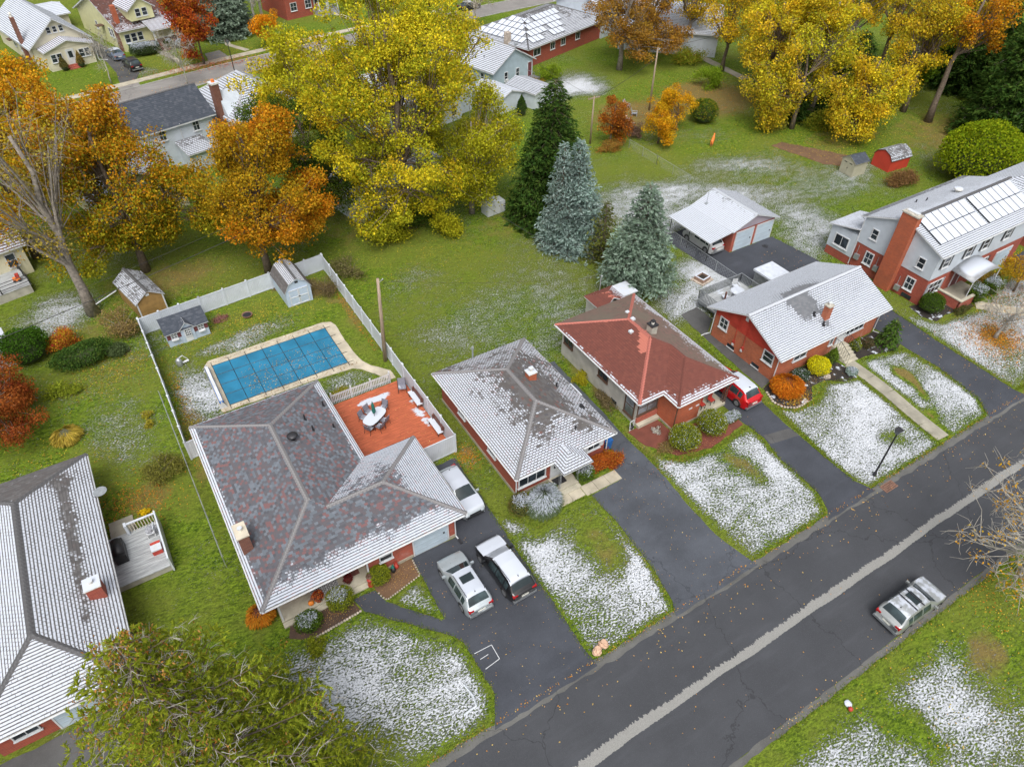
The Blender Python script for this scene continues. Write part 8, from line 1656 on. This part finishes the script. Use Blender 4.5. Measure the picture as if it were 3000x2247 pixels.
shrub('globe_yew', 'round dark green yew ball before the two-storey house', (61.6,24.7), 1.15, 1.1, 1.8, [(.06,.12,.015),(.10,.17,.02),(.05,.08,.012)], [2,1,1], 5000, .09, 22, lump=.05); shrub('hedge', 'clipped yew column by the porch, left of two', (66.6,23.4), .75, .7, 1.8, BOX, [2,1,2], 3500, .09, 23, snow=.25, box=True, cat='hedge'); shrub('hedge', 'clipped yew column by the porch, right of two', (69.0,23.4), .85, .75, 1.8, BOX, [2,1,2], 3500, .09, 24, snow=.25, box=True, cat='hedge')
shrub('shrub', 'low green plants in the dark bed by the porch wall', (63.9,23.0), 1.3, .5, .7, [(.10,.14,.04),(.2,.14,.05),(.07,.1,.03)], [1,1,1], 2200, .09, 25, core=False, thin=.4); shrub('grass_clump', 'leafy orange-brown groundcover under the little maple', (71,24.6), 1.8, .9, .9, [(.4,.25,.05),(.3,.26,.05),(.45,.3,.05)], [1,1,1], 3000, .1, 26, core=False, thin=.4)
shrub('round_shrub', 'huge yellow-green round bush behind the two-storey roof', (89.6,38.6), 5.0, 4.4, 6.6, [(.22,.30,.012),(.32,.36,.015),(.14,.22,.01)], [2,2,2], 16000, .24, 27, lump=.1); shrub('shrub', 'brown bare thicket in front of the red shed', (81.4,42.3), 2.2, 1.7, 1.7, [(.24,.13,.06),(.30,.19,.06),(.18,.10,.05)], [2,1,1], 5000, .13, 28, core=False, thin=.45)
shrub('shrub', 'round clipped green bush with golden top beside the orange trees', (73,67.8), 1.9, 1.9, 3.0, [(.07,.13,.015),(.10,.17,.02),(.45,.32,.03)], [3,2,1], 5500, .15, 29, lump=.05); shrub('shrub', 'light green feathery bush by the concrete path', (82.6,77), 2.1, 2.0, 3.2, [(.18,.30,.02),(.26,.36,.03)], [1,1], 4500, .17, 30, core=False, thin=.4); shrub('shrub', 'green undergrowth below the orange-gold trunk', (87,86), 3.6, 2.4, 2.6, [(.16,.26,.02),(.24,.28,.03),(.34,.24,.03)], [1,1,1], 5000, .18, 31, core=False, thin=.45)
shrub('shrub', 'light green bush at the corner of the blue cottage', (63.5,91.5), 1.8, 1.6, 2.6, [(.18,.28,.02),(.26,.34,.03)], [1,1], 4500, .16, 32, core=False, thin=.4); shrub('shrub', 'golden viburnum by the blue cottage wall', (58.6,90.2), 2.4, 1.3, 1.8, [(.46,.30,.03),(.34,.22,.03),(.24,.1,.04)], [1,1,1], 4000, .15, 33, core=False, thin=.45)
shrub('shrub', 'yellow-green thicket at the foot of the huge yellow tree', (23.2,61.5), 3.0, 2.2, 3.6, [(.36,.36,.02),(.24,.27,.02),(.46,.40,.025)], [2,2,1], 8000, .18, 34, core=False, thin=.45); shrub('shrub', 'yellow-green bush arching over the lawn left of the lockers', (29.0,59.8), 1.8, 1.6, 3.2, [(.42,.40,.02),(.32,.34,.02),(.5,.42,.025)], [2,2,1], 6000, .17, 35, core=False, thin=.45); shrub('shrub', 'dark thicket behind the lawn beside the yellow tree trunk', (27.0,63.5), 3.2, 1.8, 2.6, GRN+OLV[:1], [2,2,1,1], 6500, .17, 36, core=False, thin=.45); shrub('shrub', 'bare brown brush inside the pool yard fence corner', (14.2,56.4), 1.4, 1.8, 1.4, [(.17,.13,.07),(.22,.17,.08),(.13,.10,.05)], [1,1,1], 2200, .10, 37, core=False, thin=.5)
shrub('shrub', 'bare shrub outside the fence by the maple', (17.6,58.2), 1.6, 2.2, 1.6, [(.18,.15,.08),(.22,.2,.07),(.14,.14,.05)], [1,1,1], 2600, .12, 38, core=False, thin=.5); shrub('arborvitae', 'dark green pointed evergreen at the left edge', (-10.6,59.8), 1.9, 1.7, 3.0, [(.05,.13,.012),(.08,.18,.02),(.04,.09,.01)], [1,1,1], 6500, .13, 39, cone=False, lump=.16)
shrub('rhododendron', 'dark green rhododendron mass below the grey tree', (-6.8,57.3), 2.4, 1.5, 1.6, [(.045,.10,.018),(.07,.14,.03),(.12,.17,.03)], [2,2,1], 6500, .14, 40, lump=.2); shrub('euonymus', 'small red and yellow shrub beside the evergreen', (-7.9,60.3), 1.3, 1.2, 1.9, [(.50,.05,.04),(.60,.40,.03),(.55,.2,.03),(.4,.3,.03)], [2,2,2,1], 4500, .12, 41, core=False, thin=.45); shrub('shrub', 'tangled bare brush with tan leaves at the fence corner', (-3.2,59.6), 1.9, 1.8, 2.4, [(.30,.21,.10),(.38,.28,.08),(.22,.17,.09)], [1,1,1], 3800, .12, 42, core=False, thin=.5, stem_or_core='grey_twig'); shrub('shrub', 'light yellow-green sprawling shrub below the red tree', (-9.0,54.0), 1.6, 1.1, 1.0, [(.30,.34,.03),(.2,.26,.03)], [1,1], 3000, .12, 43, core=False, thin=.5); shrub('shrub', 'small grey-green round shrub right of the rhododendron', (-4.2,56.8), .9, .8, 1.0, JUN, [1,1,1], 2200, .1, 44)
shrub('ornamental_grass', 'golden ornamental grass tuft on the left lawn', (-9.2,48.3), .85, .8, .95, [(.46,.34,.05),(.36,.31,.05),(.52,.38,.08)], [1,1,1], 2200, .16, 45, strands=True, cat='grass clump', core_col='shrub_core_pale'); shrub('shrub', 'sparse olive shrub on the left lawn by the wire fence', (-3.7,41.2), 1.5, 1.4, 1.4, [(.20,.20,.04),(.27,.26,.05),(.15,.15,.05)], [1,1,1], 4200, .10, 46, core=False, thin=.5); shrub('shrub', 'little yellow shrub by the white fence, farther of two', (-3.6,47.8), .45, .45, .55, [(.42,.34,.04),(.3,.3,.04)], [1,1], 900, .09, 47, core=False, thin=.4); shrub('shrub', 'little yellow shrub by the white fence, nearer of two', (-3.65,46.6), .42, .42, .5, [(.42,.34,.04),(.3,.3,.04)], [1,1], 900, .09, 48, core=False, thin=.4); shrub('hosta', 'bright yellow hosta clump by the side deck steps', (-5.6,38.2), .35, .35, .35, [(.72,.52,.02)], [1], 500, .12, 49, core=False)
shrub('shrub', 'low yellow shrub between pool path and deck', (9.9,42.4), 1.1, .6, .7, [(.32,.30,.03),(.22,.25,.03),(.42,.34,.04)], [1,1,1], 2600, .09, 50, core=False, thin=.45); shrub('shrub', 'yellow shrub in the strip between the two houses', (27.9,33.6), .7, .8, .8, [(.42,.38,.02),(.34,.32,.03)], [1,1], 2200, .1, 51, core=False, thin=.4); shrub('shrub', 'dry brown flower stalks in the strip between the two houses', (28.0,30.6), .7, 1.6, .6, [(.2,.15,.08),(.25,.2,.1),(.14,.12,.05)], [1,1,1], 2200, .09, 52, core=False, thin=.5); shrub('flowers', 'pale frosted flower clump by the grey house stoop', (29.6,25.9), .4, .35, .35, [(.6,.58,.55),(.4,.38,.3)], [2,1], 500, .09, 53, core=False, cat='flowers'); shrub('flowers', 'dead brown flower stalks in the red mulch bed', (29.0,24.2), .9, .7, .35, [(.34,.24,.1),(.26,.16,.07),(.2,.2,.05)], [1,1,1], 1500, .09, 54, core=False, thin=.5, cat='flowers')
shrub('hedge', 'clipped frosted hedge in front of the yellow house', (13.0,133.0), 2.3, 1.0, 1.9, [(.06,.10,.03),(.09,.13,.05),(.12,.15,.09)], [2,1,1], 6500, .14, 55, snow=.35, box=True, lump=.03, cat='hedge'); shrub('shrub', 'dark clipped shrub by the yellow house steps, left of two', (17.0,134.6), 1.0, .9, 1.4, [(.05,.08,.02),(.07,.10,.03)], [1,1], 2500, .13, 56, snow=.15); shrub('shrub', 'snowy clipped shrub by the yellow house steps, right of two', (18.6,134.2), .9, .8, 1.2, [(.05,.08,.02),(.09,.12,.06)], [1,1], 2500, .13, 57, snow=.95)
shrub('cone_shrub', 'brown-green upright shrub left of the bungalow steps', (.9,131.8), .7, .7, 2.2, [(.14,.13,.04),(.2,.16,.05)], [1,1], 2200, .13, 58, cone=True); shrub('cone_shrub', 'golden upright shrub right of the bungalow steps', (3.3,132.2), .7, .7, 2.4, [(.3,.2,.05),(.2,.16,.05)], [1,1], 2200, .13, 59, cone=True); shrub('shrub', 'tangled brown brush beside the cream bungalow', (-5.6,134.5), 2.6, 4.0, 2.0, [(.2,.13,.08),(.26,.18,.1)], [1,1], 5000, .16, 60, core=False, thin=.5)
shrub('arborvitae', 'small dark evergreen poking up beside the green-edged shed', (52.6,82.2), .9, .9, 2.8, DRK, [1,1,1,1], 2500, .14, 61, cone=True); shrub('shrub', 'low weeping mass at the left foot of the wood', (79.8,61.2), 2.2, 2.0, 2.2, [(.34,.32,.05),(.28,.26,.06),(.4,.36,.05)], [1,1,1], 4500, .17, 62, core=False, thin=.5); shrub('shrub', 'green thicket under the wood behind the sheds', (86,58.2), 2.8, 2.0, 2.4, [(.12,.2,.02),(.3,.32,.03),(.4,.36,.04)], [1,1,1], 5000, .17, 63, core=False, thin=.5)
shrub('shrub', 'orange-brown brush at the foot of the small orange tree', (57.2,67.3), 2.4, 1.2, 1.2, [(.34,.16,.04),(.28,.24,.05),(.4,.2,.04)], [1,1,1], 4000, .13, 64, core=False, thin=.5); shrub('shrub', 'bare dark brush beside the low orange tree', (62.0,69.2), 1.4, 1.4, 1.8, [(.16,.09,.07),(.2,.13,.09)], [1,1], 2600, .12, 65, core=False, thin=.5)
shrub('shrub', 'pink-red low heather patch on the pool yard grass', (4.6,57.3), .8, .6, .25, [(.30,.12,.10),(.36,.2,.16)], [1,1], 900, .09, 66, core=False, thin=.6); shrub('poinsettia', 'red leafy shrub by the left house entrance', (-8.6,24.3), .7, .6, .9, [(.36,.03,.03),(.25,.05,.03)], [1,1], 2200, .1, 67, core_col='shrub_core_red')

# ------------------------------------------------------------------ fallen leaves and edge grass
def scatter_leaves():
    r = np.random.default_rng(99); C, col, sz = [], [], []
    def put(n, fx, fy, z, pals, s=.09, zf=None):
        x, y = fx(n), fy(n); C.append(np.stack([x, y, np.full(n, z)+r.uniform(0, .02, n)], 1)); col.append(pal(pals, [1]*len(pals), n, r)*r.uniform(.7, 1.2, (n,1))); sz.append(np.full(n, s)*r.uniform(.6, 1.3, n))
    U = lambda a, b: (lambda n: r.uniform(a, b, n)); N = lambda a, s: (lambda n: r.normal(a, s, n))
    gold = [(.62,.36,.10),(.55,.26,.06),(.66,.48,.16),(.48,.30,.14)]; yel = [(.64,.50,.06),(.52,.42,.06),(.60,.36,.05)]; org = [(.62,.24,.03),(.50,.16,.03),(.66,.34,.05)]; brn = [(.28,.15,.06),(.36,.20,.07),(.22,.12,.05)]
    put(260, U(5, 60), lambda n: 13.2-np.abs(r.normal(0, .9, n)), .025, gold, .10); put(130, U(14, 60), U(5.4, 13), .025, gold, .09); put(280, U(20, 60), N(5.2, .25), .025, gold, .08); put(600, U(-3, 62), N(13.62, .08), .03, org+gold, .09)
    put(620, U(4, 12.1), lambda n: np.clip(r.normal(47.3, 1.2, n), 45.7, 51), .10, gold+[(.5,.38,.2)], .09); put(500, U(1.6, 13.1), lambda n: np.where(r.random(n) < .5, 45.25, 51.6)+r.normal(0, .2, n), .085, brn, .08); put(300, U(8.3, 15), U(32.4, 41), .31, brn+gold, .07)
    put(1500, N(7, 4), N(55.8, 1.5), .02, yel, .09); put(1800, N(5, 6), N(65, 4), .02, yel+brn, .1); put(1500, N(25, 7), N(58, 3), .02, yel, .09); put(900, N(30, 7), N(52, 4), .02, yel+brn, .08)
    put(2200, N(70, 6), N(74, 3.5), .02, brn+org, .11); put(2000, N(80, 6), N(76, 4), .02, brn+org, .12); put(2200, N(80, 8), N(55, 4), .02, yel, .11); put(2500, N(99, 6), N(48, 4), .02, brn+yel, .11); put(1200, N(70, 7), N(63, 3), .02, yel, .1)
    put(2600, N(63.3, 1.5), N(19, 1.3), .03, org+[(.72,.38,.05)], .11); put(900, N(66, 3), N(20, 1.8), .03, org+gold, .1); put(900, N(71, 2.5), N(22, 1.5), .03, org, .1)
    put(700, N(41.8, .9), N(22.7, .4), .05, org+yel, .08); put(500, N(44.5, 1.6), N(23.6, .5), .05, gold, .05); put(450, N(2.4, 1.2), N(24.3, .4), .05, brn+gold, .05); put(450, N(7, .8), N(24.6, .4), .05, brn+gold, .05); put(600, N(31, 2.4), N(22.9, .3), .05, [(.4,.12,.06),(.5,.25,.1)], .06)
    put(1800, N(20, 4), N(123.3, 1.0), .08, [(.50,.14,.08),(.42,.18,.12),(.56,.26,.12)], .16); put(900, N(24, 5), N(116.5, .5), .05, org+yel, .15); put(1200, N(20, 8), N(128, 2.5), .03, yel, .12)
    put(700, N(-.9, .35), U(40, 52), .03, org+yel, .09); put(1400, N(-5, 2.5), N(54.5, 1.5), .03, yel+brn, .1); put(1100, N(-6, 1.4), N(39.3, 1.2), .03, org+brn, .11); put(600, N(-10, 2.5), N(46, 2.5), .03, [(.4,.14,.05)]+yel, .09); put(500, N(15.8, .5), N(31.2, .7), .03, org, .08); put(500, U(14.7, 15.3), U(46, 57), .03, org+brn, .09)
    put(380, U(25, 45), U(-2, 4.8), .03, yel, .1); put(300, U(36, 42), U(2, 5), .03, yel+org, .1); put(260, U(54, 59), U(14, 40), .03, gold, .09); put(240, U(20, 28), U(14, 26), .03, gold, .07); put(160, U(8.5, 14.5), U(14, 25), .03, gold, .07)
    Cc = np.concatenate(C); Q = leaf_quads(Cc, np.concatenate(sz), 3.0, .7, r)
    o = link('fallen_leaves', quad_mesh('fallen_leaves', Q, np.concatenate(col))); o['kind'] = 'stuff'; o['label'] = 'fallen autumn leaves lying on lawns, drives and street'; o['category'] = 'leaves'
scatter_leaves()
def edge_grass():
    r = np.random.default_rng(5); C, D, col = [], [], []
    lines = [LAWN_B[:6], LAWN_C, LAWN_D, LAWN_E, LAWN_E2, LAWN_F[:2]+[(58.2,14.1),(58.3,21),(58.7,26.3)], TRI+TRI[:1], [(20.2,4.95),(60,4.95)], [(14.95,31.5),(14.75,26),(14.5,18),(14.4,13.8)], [(40.0,33),(39.2,25),(38.75,17)], [(27.4,36.5),(27.3,24)]]
    for ln in lines:
        for p, q in zip(ln[:-1], ln[1:]):
            p, q = np.array(p), np.array(q); L = np.linalg.norm(q-p); n = int(L*60); t = r.uniform(0, 1, (n,1)); c = p+(q-p)*t+r.normal(size=(n,2))*.09
            C.append(np.concatenate([c, np.full((n,1), .0)], 1)); D.append(r.normal(size=(n,3))*.5+np.array([0,0,1.]))
            col.append(pal([(.14,.22,.02),(.22,.26,.03),(.34,.28,.06),(.10,.18,.015)], [3,3,1.2,2], n, r))
    C, D, col = np.concatenate(C), np.concatenate(D), np.concatenate(col)
    o = link('edge_grass', quad_mesh('edge_grass', spray_quads(C, D, r.uniform(.08, .17, len(C)), .04, r), col)); o['kind'] = 'stuff'; o['label'] = 'uncut grass fringe along lawn edges and paving'; o['category'] = 'grass'
edge_grass()
